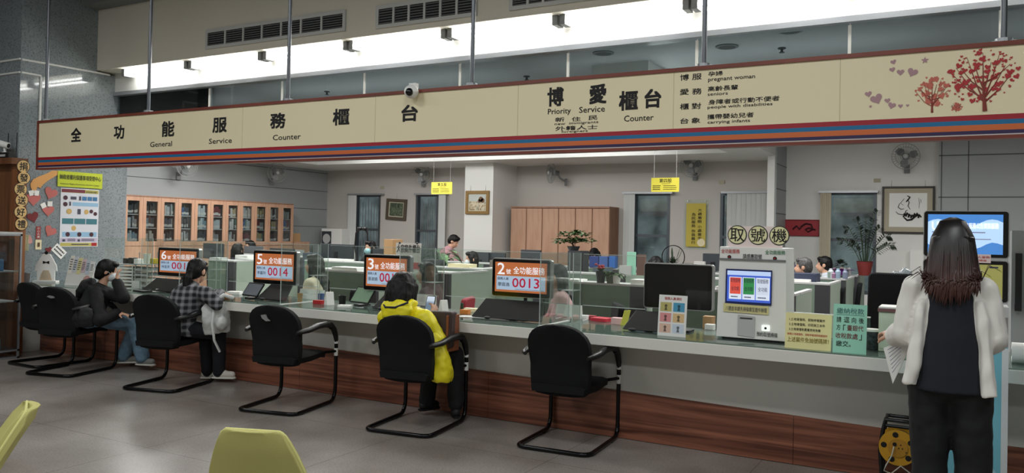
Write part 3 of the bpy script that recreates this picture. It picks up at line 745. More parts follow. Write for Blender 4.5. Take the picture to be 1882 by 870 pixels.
# ---------------------------------------------------------------- ticket machine
TY = 5.62
tx0, tx1 = at(1316, 620, TY).x, at(1444, 625, TY).x; TX = (tx0+tx1)/2; tw = tx1-tx0
tz = lambda y: at(1380, y, TY).z
t = thing('ticket_machine', 'white counter-top queue ticket machine with touch screen and header board', 'ticket machine', (TX, TY, CT))
zt_ = tz(455)
b = BM()  # body tapers towards the top
m0 = [Vector((-tw/2, 0, 0)), Vector((tw/2, 0, 0)), Vector((tw/2, .3, 0)), Vector((-tw/2, .3, 0))]
k = (zt_-CT)
sec = lambda z, w, y0: [Vector((-w/2, y0, z)), Vector((w/2, y0, z)), Vector((w/2, .3, z)), Vector((-w/2, .3, z))]
rings(b, [sec(.012, tw, 0), sec(k*.5, tw*.985, .012), sec(k*.8, tw*.97, .02), sec(k, tw*.955, .022)])
part(t, 'body', b, M('machine_white', (238, 238, 234), .35), bevel=.004)
b = BM(); box(b, -tw*.42, tw*.42, .02, .28, 0, .014); part(t, 'foot', b, 'black_plastic')
dd = .022/k
def tm(lift=0): 
    up = Vector((0, .022, k)).normalized(); m = frame((0, -.002-lift, 0), (1, 0, 0), up); return m
def pz(y): return (at(1380, y, TY).z-CT)
def pxx(x): return at(x, 540, TY).x-TX
b = BM(); box(b, -tw*.48, tw*.48, .0, .012, pz(479), pz(477)+.002, mat=Matrix.Translation((0, .006, 0))); part(t, 'seam', b, 'mid_grey')
b = BM(); prism(b, [(pxx(1333), pz(560)), (pxx(1418), pz(560)), (pxx(1418), pz(496)), (pxx(1333), pz(496))], tm(.002), .006); sc = part(t, 'screen_bezel', b, M('bezel_blue', (24, 34, 84), .2, emit=.15))
x0, x1, y0, y1 = pxx(1336), pxx(1416), pz(556), pz(499)
def tr(fx0, fx1, fy0, fy1): return [(x0+(x1-x0)*fx0, y0+(y1-y0)*fy0), (x0+(x1-x0)*fx1, y0+(y1-y0)*fy0), (x0+(x1-x0)*fx1, y0+(y1-y0)*fy1), (x0+(x1-x0)*fx0, y0+(y1-y0)*fy1)]
b = BM(); prism(b, tr(0, 1, 0, 1), tm(.009), .001); scr = part(t, 'touch_screen', b, M('scr_blue', (62, 92, 190), .2, emit=.5))
b = BM(); prism(b, tr(0, 1, .86, 1), tm(.0105), .0006); part(t, 'screen_bar', b, M('scr_pale', (176, 196, 232), .2, emit=.5), parent=scr)
for (f0, f1, nm, c_) in ((.05, .34, 'scr_red', (206, 78, 66)), (.36, .65, 'scr_green', (48, 128, 72)), (.67, .98, 'scr_grey', (196, 204, 220))):
    b = BM(); prism(b, tr(f0, f1, .08, .8), tm(.0105), .0006); part(t, 'screen_button', b, M('scr_card', (206, 214, 230), .2, emit=.5), parent=scr)
    b = BM(); prism(b, tr(f0+.02, f1-.02, .25, .78), tm(.0115), .0006); part(t, 'screen_button', b, M(nm, c_, .2, emit=.5), parent=scr)
    b = BM(); q = tr(f0+.03, f1-.03, .62, .76); text(b, '取號服務', tm(.0125), q[0][0], q[1][0], q[0][1], q[2][1]); 
    q = tr(f0+.05, f1-.05, .36, .5); text(b, '全功能', tm(.0125), q[0][0], q[1][0], q[0][1], q[2][1]); q = tr(f0+.05, f1-.08, .12, .2); bars(b, tm(.0125), q[0][0], q[1][0], q[0][1], q[2][1], 1)
    part(t, 'screen_lettering', b, 'screen_ink', parent=scr, recalc=False)
b = BM(); prism(b, [(pxx(1330), pz(576)), (pxx(1413), pz(577)), (pxx(1413), pz(562)), (pxx(1330), pz(560))], tm(.004), .002); lab = part(t, 'paper_strip', b, M('paper_yellow', (222, 212, 152), .8))
b = BM(); text(b, '八德並非請先掃描需至證件辦理', tm(.007), pxx(1334), pxx(1410), pz(573.5), pz(565)); part(t, 'strip_lettering', b, 'screen_ink', parent=lab, recalc=False)
b = BM(); prism(b, [(pxx(1357), pz(618)), (pxx(1388), pz(620)), (pxx(1388), pz(582)), (pxx(1357), pz(580))], tm(.002), .004); part(t, 'ticket_flap', b, 'light_grey')
b = BM(); box(b, pxx(1361), pxx(1384), -.009, -.004, pz(586.5), pz(585)); part(t, 'ticket_slot', b, 'black')
b = BM(); prism(b, rrect(pxx(1401), pxx(1416), pz(607), pz(596), .006), tm(.002), .006); kb = part(t, 'key_plate', b, M('lit_white', (240, 244, 240), .3, emit=.5))
b = BM(); prism(b, disc(.008, 16, (pxx(1408.5), pz(601.5))), tm(.009), .003); part(t, 'keyhole', b, 'black', parent=kb)
b = BM(); text(b, '預約取號掃描', tm(.002), pxx(1392), pxx(1430), pz(617), pz(609), .01); text(b, '請感應取號', tm(.0), pxx(1363), pxx(1398), pz(476), pz(467), .01); part(t, 'black_lettering', b, 'ink', recalc=False)
b = BM(); text(b, '全功能服務', tm(.0), pxx(1323), pxx(1357), pz(467), pz(459), .01); part(t, 'red_lettering', b, M('red_print', (190, 62, 52), .6), recalc=False)
b = BM(); text(b, '全功能服務', tm(.0), pxx(1404), pxx(1441), pz(467), pz(459), .01); part(t, 'green_lettering', b, M('green_print', (34, 122, 76), .6), recalc=False)
for x in (1338, 1422):
    b = BM(); prism(b, disc(.013, 18, (pxx(x), pz(474))), tm(-.006), .006); s_ = part(t, 'sensor', b, M('sensor_dark', (40, 22, 24), .3)); b = BM(); prism(b, disc(.005, 12, (pxx(x), pz(474))), tm(.001), .004); part(t, 'sensor_light', b, 'red', parent=s_)
b = BM(); zb0, zb1 = k-.0, (at(1380, 416, TY).z-CT); box(b, pxx(1334), pxx(1434), .04, .05, zb0-.02, zb1); hb = part(t, 'header_board', b, M('header_pink', (244, 226, 222), .6))
for x, s in ((1350.5, '取'), (1389, '號'), (1428.5, '機')):
    r = .066; zc = (at(1389, 432.5, TY).z-CT); xc = pxx(x)
    b = BM(); prism(b, disc(r, 36, (xc, zc)), FY(0, .039, 0), .002); rg = part(t, 'disc_rim', b, M('rim_green', (46, 52, 46), .6), parent=hb)
    b = BM(); prism(b, disc(r*.9, 36, (xc, zc)), FY(0, .0365, 0), .002); part(t, 'disc_face', b, M('disc_yellow', (240, 236, 186), .7), parent=hb)
    b = BM(); text(b, s, FY(0, .0345, 0), xc-r*.72, xc+r*.72, zc-r*.68, zc+r*.68, .012); part(t, 'disc_lettering', b, 'ink', parent=hb, recalc=False)
# ---------------------------------------------------------------- notices standing on the counter
def stand_sign(x0p, x1p, ytop, ybot, Y, name, label, mat, lean=.03, cat='sign'):
    a, d = at(x0p, ybot, Y), at(x1p, ybot, Y); w = d.x-a.x; X = (a.x+d.x)/2; h = at((x0p+x1p)/2, ytop, Y).z-CT
    t = thing(name, label, cat, (X, Y, CT))
    m = frame((0, 0, 0), (1, 0, 0), (0, lean, h))
    b = BM(); prism(b, [(-w/2, 0), (w/2, 0), (w/2, h), (-w/2, h)], m @ Matrix.Translation((0, 0, -.003)), .003); part(t, 'panel', b, mat)
    b = BM(); prism(b, [(-w*.1, 0), (w*.1, 0), (w*.06, h*.7), (-w*.06, h*.7)], frame((0, .1, 0), (1, 0, 0), (0, -.095+lean*.5, h*.7)), .003); part(t, 'prop', b, mat)
    return t, m, w, h
t, m, w, h = stand_sign(1208, 1260, 543, 616, 5.5, 'picture_sign', 'small white standing sign with six coloured pictures before the black display', 'white')
b = BM(); text(b, '服務人員須知', m, -w*.3, w*.3, h*.88, h*.95, .01); part(t, 'heading', b, 'red_print', recalc=False)
for i, c_ in enumerate(((190, 180, 112), (78, 156, 190), (224, 150, 150), (222, 190, 140), (226, 190, 170), (206, 216, 230))):
    xx = -w*.44+(i % 2)*w*.46; yy = h*(.60-.26*(i//2)); q = h*.22
    b = BM(); prism(b, [(xx, yy), (xx+w*.4, yy), (xx+w*.4, yy+q), (xx, yy+q)], m, .001); pc = part(t, 'picture', b, M('pic%d' % i, c_, .7))
    b = BM(); prism(b, disc(w*.05, 14, (xx+w*.2, yy+q*.62)), m @ Matrix.Translation((0, 0, .001)), .0006); prism(b, [(xx+w*.15, yy+q*.12), (xx+w*.25, yy+q*.12), (xx+w*.22, yy+q*.5), (xx+w*.18, yy+q*.5)], m @ Matrix.Translation((0, 0, .001)), .0006)
    part(t, 'figure', b, M('fig%d' % i, tuple(int(v*.5) for v in c_), .7), parent=pc)
t, m, w, h = stand_sign(1442, 1527, 577, 636, 5.42, 'counter_notice', 'yellow notice with lines of print standing right of the ticket machine', M('notice_yellow', (236, 228, 166), .7))
for i, s in enumerate(('1.土地增值稅、契稅申報案件', '2.土地增值稅、印花稅工本件', '3.土地增值稅農業用地免徵')):
    b = BM(); text(b, s, m, -w*.42, w*(.36, .36, .27)[i], h*(.78-.14*i), h*(.86-.14*i), .008); part(t, 'lettering', b, 'ink', recalc=False)
b = BM(); text(b, '辦理土地增值稅、契稅申報須附相關證件', m, -w*.45, w*.42, h*.37, h*.435, .006); part(t, 'red_lettering', b, 'red_print', recalc=False)
b = BM(); text(b, '上述案件免抽號碼牌！', m, -w*.45, w*.45, h*.18, h*.32, .012); part(t, 'gold_lettering', b, M('olive_print', (140, 120, 40), .6), recalc=False)
t, m, w, h = stand_sign(1530, 1592, 560, 643, 5.4, 'counter_notice', 'mint green notice with large lettering at the right of the yellow notice', M('notice_mint', (162, 222, 198), .7))
b = BM(); text(b, '繳納稅款', m, -w*.4, w*.41, h*.8, h*.92); prism(b, [(-w*.4, h*.775), (w*.42, h*.775), (w*.42, h*.783), (-w*.4, h*.783)], m, .001); part(t, 'heading', b, M('teal_print', (40, 96, 100), .6), recalc=False)
for s, y, x0_, x1_ in (('請', .62, -.4, -.26), ('逕', .62, -.18, -.02), ('向', .62, .05, .18), ('後', .62, .26, .41), ('方', .46, -.4, -.28), ('「', .46, -.2, -.12), ('」', .28, .28, .36), ('繳交。', .13, -.4, .04)): b = BM(); text(b, s, m, w*x0_, w*x1_, h*y, h*(y+.115), .008); part(t, 'lettering', b, 'ink', recalc=False)
b = BM(); text(b, '臺銀代', m, -w*.08, w*.4, h*.46, h*.575, .008); text(b, '收稅款處', m, -w*.42, w*.24, h*.29, h*.405, .008); part(t, 'red_lettering', b, M('maroon_print', (122, 40, 42), .6), recalc=False)
# file box with a red-brown folder, small things at the right end
a, d = at(1614, 640, 5.62), at(1680, 640, 5.62)
t = thing('file_box', 'pale green file box under a maroon folder, behind the woman at right', 'box', ((a.x+d.x)/2, 5.72, CT)); w = d.x-a.x
b = BM(); box(b, -w/2, w/2, -.1, .12, 0, .25); part(t, 'box', b, M('pale_green', (206, 212, 192), .6), bevel=.006)
b = BM(); box(b, -w/2+.01, w/2-.01, -.104, -.1, .02, .23); part(t, 'front_face', b, M('pale_green2', (214, 220, 202), .6))
b = BM(); box(b, -w/2-.005, w/2+.01, -.11, .12, CT+.25, CT+.272, mat=Matrix.Translation((t.location.x, t.location.y, 0))); solo('folder', 'maroon folder lying on the pale green file box', 'folder', b, M('maroon', (122, 84, 84), .6), Vector((t.location.x, t.location.y, CT+.25)))
b = BM(); box(b, -w/2+.0, w/2, -.105, .11, CT+.272, CT+.282, mat=Matrix.Translation((t.location.x, t.location.y, 0))); solo('paper_stack', 'white papers on top of the maroon folder', 'papers', b, 'paper', Vector((t.location.x, t.location.y, CT+.272)))
p = at(1602, 616, 5.7); b = BM()
for k in range(3): cyl(b, (p.x, p.y+.03*k, CT), (p.x, p.y+.03*k, CT+.1), .03)
t = thing('flower_tin', 'dark flowered tin between the mint notice and the file box', 'tin', (p.x, p.y, CT)); b.free()
b = BM(); cyl(b, (0, 0, 0), (0, 0, .115), .045, seg=24); part(t, 'body', b, M('tin_dark', (52, 58, 64), .5, nz=(60, .7)))
b = BM(); cyl(b, (0, 0, .115), (0, 0, .13), .047, seg=24); part(t, 'lid', b, 'white')

# ---------------------------------------------------------------- granite wall: posters and paper cut-outs
def W_(px_, py_, X=GX): p = atX(px_, py_, X); return (p.y, p.z)
MX = lambda lift=0: FX(GX+.001+lift, 0, 0)
def cutout(name, label, cat, outline, mat, lift=.0, group=None, t=.003):
    b = BM(); prism(b, outline, MX(lift), t); c0 = Vector((GX+.001+lift, sum(p[0] for p in outline)/len(outline), sum(p[1] for p in outline)/len(outline)))
    return solo(name, label, cat, b, mat, c0, group)
T = thing('notice_sign', 'lime green sign for taxpayer rights above the poster on the granite wall', 'sign', (GX, 6.15, 2.0))
b = BM(); c4 = [W_(105.7, 314), W_(187.7, 321), W_(187.7, 348), W_(105.7, 343)]; c4 = [(5.86, 2.128), (6.44, 2.128), (6.44, 1.94), (5.86, 1.94)]
prism(b, c4[::-1], MX(.008), .003); part(T, 'panel', b, M('lime_sign', (196, 208, 40), .6), True)
b = BM(); text(b, '納稅者權利保護事項受理中心', MX(.012), 5.885, 6.42, 2.03, 2.09, .02); text(b, 'Taxpayer Rights Protection Service Center', MX(.012), 5.89, 6.4, 1.965, 1.985, .01); part(T, 'lettering', b, M('dark_green_print', (40, 52, 20), .6), True, recalc=False)
T = thing('poster', 'white information poster with rows of coloured icons on the granite wall', 'poster', (GX, 6.16, 1.57))
py0, py1, pz0, pz1 = 5.908, 6.405, 1.208, 1.926
U = lambda u, v: (py0+(py1-py0)*u, pz0+(pz1-pz0)*v)
def R4(u0, u1, v0, v1): a, b_ = U(u0, v0), U(u1, v1); return [(a[0], a[1]), (b_[0], a[1]), (b_[0], b_[1]), (a[0], b_[1])]
b = BM(); prism(b, R4(0, 1, 0, 1), MX(.002), .002); part(T, 'sheet', b, M('poster_white', (222, 224, 232), .6), True)
M('p_maroon', (122, 44, 56), .6); M('p_olive', (190, 180, 96), .6); M('p_teal', (62, 122, 134), .6); M('p_sky', (150, 190, 220), .6); M('p_blue', (58, 120, 168), .6); M('p_plum', (70, 34, 46), .6); M('p_gold', (206, 172, 104), .6); M('p_lilac', (204, 190, 214), .6)
def pp(name, quads, mat, lift=.0045):
    for q in quads:
        b = BM(); prism(b, q, MX(lift), .0008); part(T, name, b, mat, True)
pp('title_band', [R4(.02, .98, .925, .985)], 'p_olive'); pp('title_band', [R4(.02, .62, .93, .985)], 'p_maroon', .0056)
b = BM(); text(b, '納稅者權利保護', MX(.0068), *[U(.64, 0)[0], U(.93, 0)[0], U(0, .935)[1], U(0, .965)[1]]); part(T, 'title_lettering', b, 'ink', True, recalc=False)
pp('icon_strip', [R4(.3, .98, .70, .765), R4(.06, .96, .17, .255)], 'p_sky')
pp('icon_box', [R4(.55+.14*i, .67+.14*i, .80, .868) for i in range(3)], 'p_blue', .0056)
pp('icon_box', [R4(.05+.31*i, .34+.31*i, .39, .485) for i in range(3)], 'p_teal')
pp('footer_band', [R4(.02, .98, .0+.012, .07)], 'p_olive'); pp('footer_band', [R4(.02, .98, .085, .15)], 'p_lilac'); pp('footer_stamp', [R4(.83, .97, .015, .07)], 'red', .0056)
circ = lambda u, v, r: disc(r, 20, U(u, v))
pp('icon_disc', [circ(.12, .835, .028), circ(.12, .725, .028), circ(.2, .213, .028), circ(.5, .213, .028), circ(.82, .213, .028), circ(.8, .615, .024), circ(.91, .575, .024)], 'p_plum', .0056)
pp('icon_disc', [circ(.22, .605, .034), circ(.67, .605, .03), circ(.35, .32, .03)], 'p_gold', .0056)
pp('icon_figure', [R4(.25, .40, .81, .86), R4(.47, .52, .8, .87), R4(.22, .26, .7, .77), R4(.44, .52, .56, .65), R4(.07, .14, .09, .13), R4(.46, .52, .09, .13)], M('p_ink', (70, 72, 90), .6), .0062)
pp('print_line', [R4(.2, .4, .1, .112), R4(.2, .4, .125, .137), R4(.56, .9, .1, .112), R4(.56, .9, .125, .137), R4(.3, .75, .034, .05)], 'p_ink', .0062)
# six round characters
for i, (x, y, s) in enumerate(((43, 306, '捐'), (44, 327, '發'), (38, 348, '票'), (40, 368.5, '送'), (38, 390, '好'), (39.5, 412, '禮'))):
    q_ = atX(x, y, at(32, 450, 5.3).x+.02); yz = (q_.y, q_.z); r = .075
    t = thing('character_disc', 'round yellow paper disc lettered %s, %s in the vertical row at the wall corner' % (s, ['top one', 'second', 'third', 'fourth', 'fifth', 'bottom one'][i]), 'sign', (q_.x-.004, yz[0], yz[1]), 0, 'round character signs')
    b = BM(); prism(b, disc(r, 32), FX(0, 0, 0), .003); part(t, 'rim', b, M('rim_brown', (62, 40, 30), .7))
    b = BM(); prism(b, disc(r*.9, 32), FX(.003, 0, 0), .002); part(t, 'face', b, M('disc_cream', (222, 186, 124), .7))
    b = BM(); text(b, s, FX(.0055, 0, 0), -r*.6, r*.6, -r*.6, r*.6, .025); part(t, 'lettering', b, 'ink', recalc=False)
P_ = lambda *pts: [W_(x, y) for x, y in pts]
M('skin_paper', (222, 164, 96), .7); M('coral', (196, 110, 104), .75); M('dark_red', (122, 44, 46), .75)
cutout('paper_cutout', 'orange paper arm and hand reaching down to a heart on the granite wall', 'decoration', P_((107, 314), (106, 321), (88, 332), (78, 340), (74, 346), (68, 344), (65, 352), (60, 353), (56, 345), (55, 338), (60, 330), (70, 325), (84, 320), (95, 314)), 'skin_paper', .004)
def Hh(x, y, wpx, mat, label, rot=0, lift=.003):
    c = W_(x, y); cutout('paper_heart', label, 'decoration', heart(wpx/142.0, c, rot), mat, lift, 'paper hearts on the granite wall')
Hh(61, 366, 24, 'coral', 'coral paper heart under the paper hand'); Hh(93, 355, 23, 'coral', 'tilted coral paper heart right of the paper hand', -.35)
Hh(88, 387, 21, 'coral', 'coral paper heart with white slips above it'); Hh(60, 399, 20, 'dark_red', 'dark red paper heart left of the coral hearts', .3)
Hh(92, 425, 21, 'coral', 'lowest coral paper heart on the granite wall', -.5); Hh(89, 459, 11, 'dark_red', 'tiny red paper heart beside the tilted note', .3)
for x, y, a, lb in ((57, 355, .3, 'white paper slip on top of the heart under the hand, left one'), (66, 355, -.1, 'white paper slip on top of the heart under the hand, right one'), (79, 378, .5, 'white paper slip left above the middle coral heart'), (91, 375, 0, 'white paper slip right above the middle coral heart')):
    c = W_(x, y); ou = [(c[0]+.03*(u*math.cos(a)-v*math.sin(a)), c[1]+.03*(u*math.sin(a)+v*math.cos(a))) for u, v in ((-1, -1), (1, -1), (1, 1), (-1, 1))]
    cutout('paper_slip', lb, 'decoration', ou, 'paper', .0065, 'white paper slips on the hearts')
cutout('paper_cutout', 'pale pink paper drop beside the yellow box on the granite wall', 'decoration', P_((54, 431), (58, 439), (59, 446), (54, 449), (50, 446), (51, 438)), M('pale_pink', (206, 150, 144), .75), .003)
T = thing('red_label', 'narrow red vertical label above the light switch', 'sign', (GX, W_(70, 428)[0], W_(70, 428)[1])); c = W_(70, 428)
b = BM(); prism(b, [(c[0]-.027, c[1]-.075), (c[0]+.027, c[1]-.075), (c[0]+.027, c[1]+.075), (c[0]-.027, c[1]+.075)], MX(.002), .002); part(T, 'strip', b, M('label_red', (160, 60, 58), .6), True)
b = BM()
for k in range(4): text(b, '小心火燭'[k], MX(.005), c[0]-.014, c[0]+.014, c[1]+.04-.034*k, c[1]+.066-.034*k, .01)
part(T, 'lettering', b, 'white', True, recalc=False)
T = thing('light_switch', 'cream light switch plate under the red vertical label', 'switch', (GX, W_(70, 450)[0], W_(70, 450)[1])); c = W_(70, 450)
b = BM(); prism(b, rrect(c[0]-.036, c[0]+.036, c[1]-.058, c[1]+.058, .008), MX(.0), .008); part(T, 'plate', b, 'cream', True)
b = BM(); prism(b, rrect(c[0]-.012, c[0]+.012, c[1]-.025, c[1]+.025, .003), MX(.008), .006); part(T, 'rocker', b, M('switch_brown', (96, 66, 40), .5), True)
c = W_(108, 462); T = thing('paper_note', 'white note with handwritten characters taped at a tilt below the poster', 'note', (GX, c[0], c[1]))
m = MX(.004) @ Matrix.Translation((c[0], c[1], 0)) @ Matrix.Rotation(-.75, 4, 'Z')
b = BM(); prism(b, [(-.085, -.055), (.085, -.055), (.085, .055), (-.085, .055)], m, .002); part(T, 'sheet', b, 'paper', True)
b = BM(); bars(b, m @ Matrix.Translation((0, 0, .002)), -.065, .065, -.04, .04, 2, jit=.1); part(T, 'handwriting', b, 'ink', True)
T = thing('leaflet_dispenser', 'cream wall dispenser box at the granite corner', 'box', (GX, W_(36, 460)[0], W_(36, 460)[1])); c = W_(35, 446)
b = BM(); box(b, GX+.0, GX+.06, c[0]-.09, c[0]+.075, c[1]-.095, c[1]+.09); part(T, 'box', b, 'cream', True, bevel=.003)
b = BM(); box(b, GX+.06, GX+.066, c[0]-.02, c[0]+.075, c[1]-.095, c[1]+.09); part(T, 'clear_front', b, 'clear_acrylic', True)
b = BM(); prism(b, [(c[0]-.0, c[1]-.02), (c[0]+.05, c[1]-.02), (c[0]+.05, c[1]+.07), (c[0], c[1]+.07)], MX(.06), .001); part(T, 'leaflet', b, M('leaflet_tan', (206, 190, 150), .7), True)
# white paper animal with a bow tie on a base
p = atZ(88, 527, CT); Xf, Yf = -9.43, 5.66
t = thing('cutout_figure', 'white paper animal figure with black bow tie standing on the counter end', 'decoration', (Xf, Yf, CT), math.radians(35))
b = BM(); prism(b, [(-.1, .02), (.1, .02), (.1, .14), (.125, .13), (.115, .2), (.075, .27), (.045, .325), (.02, .345), (-.02, .345), (-.045, .325), (-.075, .27), (-.115, .2), (-.125, .13), (-.1, .14)], FY(0, 0, 0), .012); part(t, 'body', b, 'paper')
b = BM(); prism(b, [(-.07, .025), (.07, .025), (.05, .1), (.03, .14), (-.03, .14), (-.05, .1)], FY(0, -.012, 0), .002); part(t, 'belly', b, M('belly_tan', (206, 186, 160), .8))
b = BM(); prism(b, [(-.035, .215), (0, .228), (.035, .215), (.035, .25), (0, .237), (-.035, .25)], FY(0, -.012, 0), .006); part(t, 'bow_tie', b, 'black')
b = BM(); prism(b, disc(.02, 14, (0, .345)), FY(0, -.012, 0), .004); part(t, 'nose', b, 'black')
b = BM()
for s in (-1, 1):
    for a in (-.2, 0, .25): tube(b, [(s*.02, -.014, .34), (s*.075, -.014, .34+.06*a)], .0016, 5)
part(t, 'whiskers', b, 'black')
b = BM(); box(b, -.13, .13, -.05, .04, 0, .02); part(t, 'base', b, 'white')
# leaflet stand and flyers at the far left of the counter
p = at(128, 530, 5.5)
t = thing('leaflet_rack', 'white rack of printed leaflets at the left end of the counter', 'rack', (p.x, 5.62, CT), math.radians(18))
b = BM(); prism(b, [(-.19, 0), (.15, 0), (.15, .2), (-.14, .3), (-.19, .3)], frame((0, 0, 0), (1, 0, 0), (0, .25, 1)), .012); part(t, 'board', b, M('rack_white', (214, 212, 206), .6))
b = BM(); box(b, -.19, .16, -.012, .09, 0, .012); part(t, 'base', b, 'white')
R = random.Random(3)
for i in range(6):
    x = -.18+.055*i; b = BM(); prism(b, [(x, .13+.02*(i % 2)), (x+.05, .13+.02*(i % 2)), (x+.05, .34-.012*i), (x, .34-.012*i)], frame((0, -.013-.002*(i % 2), 0), (1, 0, 0), (0, .25, 1)), .003)
    l = part(t, 'leaflet', b, M('lf%d' % i, [(222, 216, 206), (198, 200, 206), (216, 206, 150), (206, 180, 184), (190, 196, 206), (226, 222, 220)][i], .7))
    b = BM(); bars(b, frame((0, -.0165-.002*(i % 2), 0), (1, 0, 0), (0, .25, 1)), x+.008, x+.042, .17, .31-.012*i, 5); part(t, 'print', b, 'dark_grey', parent=l)
b = BM(); prism(b, disc(.045, 20, (.08, .07)), frame((0, -.013, 0), (1, 0, 0), (0, .25, 1)), .003); part(t, 'sticker', b, M('sticker_rose', (190, 140, 136), .6))
p = at(47, 524, 5.5); b = BM(); m = frame((-9.5, 5.47, CT), (.9, -.1, 0), (0, .1, 1)); prism(b, [(-.09, 0), (.09, 0), (.09, .11), (-.09, .11)], m, .004)
solo('card_stand', 'small pale blue standing card at the counter corner', 'card', b, M('pale_blue', (190, 206, 214), .6), Vector((-9.5, 5.47, CT)))
# wooden cabinet, router and glass display case at the far left
wx = at(32, 450, 5.3).x; ztop = at(16, 292, 5.3).z
T = thing('wooden_cabinet', 'tall brown wooden cabinet at the left edge of the picture', 'cabinet', (wx-.6, 5.3, 0))
b = BM(); box(b, wx-1.6, wx-.09, 5.3, 5.385, 0, ztop-.07); part(T, 'panel', b, 'brown_wood', True)
b = BM(); box(b, wx-.11, wx, 5.27, 5.388, 0, ztop-.07); part(T, 'post', b, Mwood('brown_post', (120, 72, 42), (150, 94, 56), (8, 8, .6)), True)
b = BM(); box(b, wx-1.65, wx+.015, 5.2, 5.388, ztop-.07, ztop); part(T, 'cornice', b, 'brown_wood', True)
rx = at(18, 285, 5.29).x
T = thing('network_router', 'black network router with two aerials on top of the wooden cabinet', 'router', (rx, 5.29, ztop))
b = BM(); box(b, rx-.13, rx+.06, 5.24, 5.34, ztop, ztop+.07); part(T, 'case', b, 'black_plastic', True, bevel=.006)
b = BM(); box(b, rx-.11, rx+.0, 5.235, 5.24, ztop+.02, ztop+.045); part(T, 'label_strip', b, 'light_grey', True)
for dx in (-.12, .055):
    b = BM(); tube(b, [(rx+dx, 5.33, ztop+.02), (rx+dx, 5.335, ztop+.3)], .006, 6); part(T, 'aerial', b, 'black_plastic', True)
T = thing('security_camera', 'white bullet security camera above the router at the left edge', 'camera', (rx-.1, 5.25, ztop+.07))
b = BM(); cyl(b, (rx-.2, 5.22, ztop+.19), (rx-.05, 5.3, ztop+.15), .04, .036); part(T, 'body', b, 'white', True, smooth=50)
b = BM(); cyl(b, (rx-.1, 5.29, ztop+.07), (rx-.1, 5.28, ztop+.15), .012); cyl(b, (rx-.1, 5.29, ztop+.07), (rx-.1, 5.29, ztop+.08), .03); part(T, 'bracket', b, 'white', True)
b = BM(); cyl(b, (rx-.05, 5.30, ztop+.15), (rx-.046, 5.302, ztop+.149), .026); part(T, 'lens', b, 'black', True)
kx = at(15, 520, 5.05).x
T = thing('display_case', 'glass display case with metal frame cut by the left edge', 'case', (kx-.3, 5.05, 0))
zt = at(10, 430, 5.05).z
b = BM()
for x in (kx-.02, kx-.62):
    for y in (4.85, 5.17): box(b, x, x+.02, y, y+.02, 0, zt)
for z in (0.0, .08, zt-.02): box(b, kx-.62, kx, 4.85, 5.19, z, z+.02)
part(T, 'frame', b, 'aluminium', True)
b = BM(); box(b, kx-.6, kx-.02, 4.856, 4.86, .1, zt-.02); box(b, kx-.008, kx-.004, 4.87, 5.17, .1, zt-.02); part(T, 'glass', b, 'cabinet_glass', True)
for z in (.62, .95):
    b = BM(); box(b, kx-.6, kx-.02, 4.87, 5.17, z, z+.01); part(T, 'shelf', b, 'light_grey', True)
b = BM(); box(b, kx-.62, kx, 4.85, 5.19, zt, zt+.02); part(T, 'top', b, 'light_grey', True)
for x, z, c_, lb in ((-.1, .96, (90, 140, 180), 'blue pamphlet on the upper shelf of the display case'), (-.2, .63, (210, 190, 150), 'cream ornament on the lower shelf of the display case'), (-.12, .1, (120, 160, 180), 'pale blue box at the bottom of the display case')):
    b = BM(); prism(b, rrect(-.06, .06, 0, .13, .015), FY(0, .02, 0), .04); solo('exhibit', lb, 'ornament', b, M('exh%d' % c_[0], c_, .6), None); b_ = COL.objects[-1]; b_.location = (kx+x, 5.0, z)
# dome camera on the banner's top rail
p = at(765, 171, BYY)
T = thing('dome_camera', 'white dome security camera hanging on the banner above the last counter character', 'camera', (p.x, BYY-.03, p.z+.05))
b = BM(); ell(b, (0, -.035, -.05), (.06, .055, .055)); part(T, 'housing', b, 'white', smooth=180)
b = BM(); ell(b, (.012, -.078, -.06), (.032, .03, .032)); part(T, 'lens_ball', b, 'screen_black', smooth=180)
b = BM(); box(b, -.03, .03, -.03, .02, -.02, .02); part(T, 'mount', b, 'white')

# ---------------------------------------------------------------- bookcases along the grey left wall
BC = [9.0-.19+.361*i for i in range(12)]
ordn = ['first', 'second', 'third', 'fourth', 'fifth', 'sixth', 'seventh', 'eighth', 'ninth', 'tenth', 'eleventh']
def bookcase():
    t = thing('bookcase', '', 'bookcase'); w = .359; d = .42
    # local frame: x = depth axis (front at 0, wall at -d), y along the wall
    b = BM(); box(b, -d, -.03, 0, w, 0, .06); box(b, -d, -.03, 0, .018, .06, 1.99); box(b, -d, -.03, w-.018, w, .06, 1.99); box(b, -d, -.0, 0, w, 1.985, 2.005); part(t, 'carcass', b, 'oak_side')
    b = BM(); box(b, -.275, -.265, .018, w-.018, .06, 1.985); part(t, 'back_panel', b, M('case_back', (150, 142, 134), .7))
    b = BM(); f = .066
    box(b, -.028, 0, .002, f, 1.13, 1.98); box(b, -.028, 0, w-f, w-.002, 1.13, 1.98); box(b, -.028, 0, f, w-f, 1.93-.02, 1.98); box(b, -.028, 0, f, w-f, 1.13, 1.21)
    dr = part(t, 'glass_door', b, 'oak')
    b = BM(); box(b, -.016, -.012, f, w-f, 1.21, 1.91); part(t, 'glass', b, 'cabinet_glass', parent=dr)
    b = BM(); box(b, -.028, 0, .002, w-.002, .1, 1.122); dl = part(t, 'lower_door', b, 'oak')
    b = BM(); box(b, 0, .012, w-.05, w-.038, .9, 1.02); part(t, 'handle', b, 'aluminium', parent=dl)
    for z in (1.18, 1.43, 1.665):
        b = BM(); box(b, -.265, -.032, .018, w-.018, z, z+.015); part(t, 'shelf', b, M('shelf_pale', (206, 206, 200), .6))
    return t
bc0 = bookcase()
R = random.Random(11)
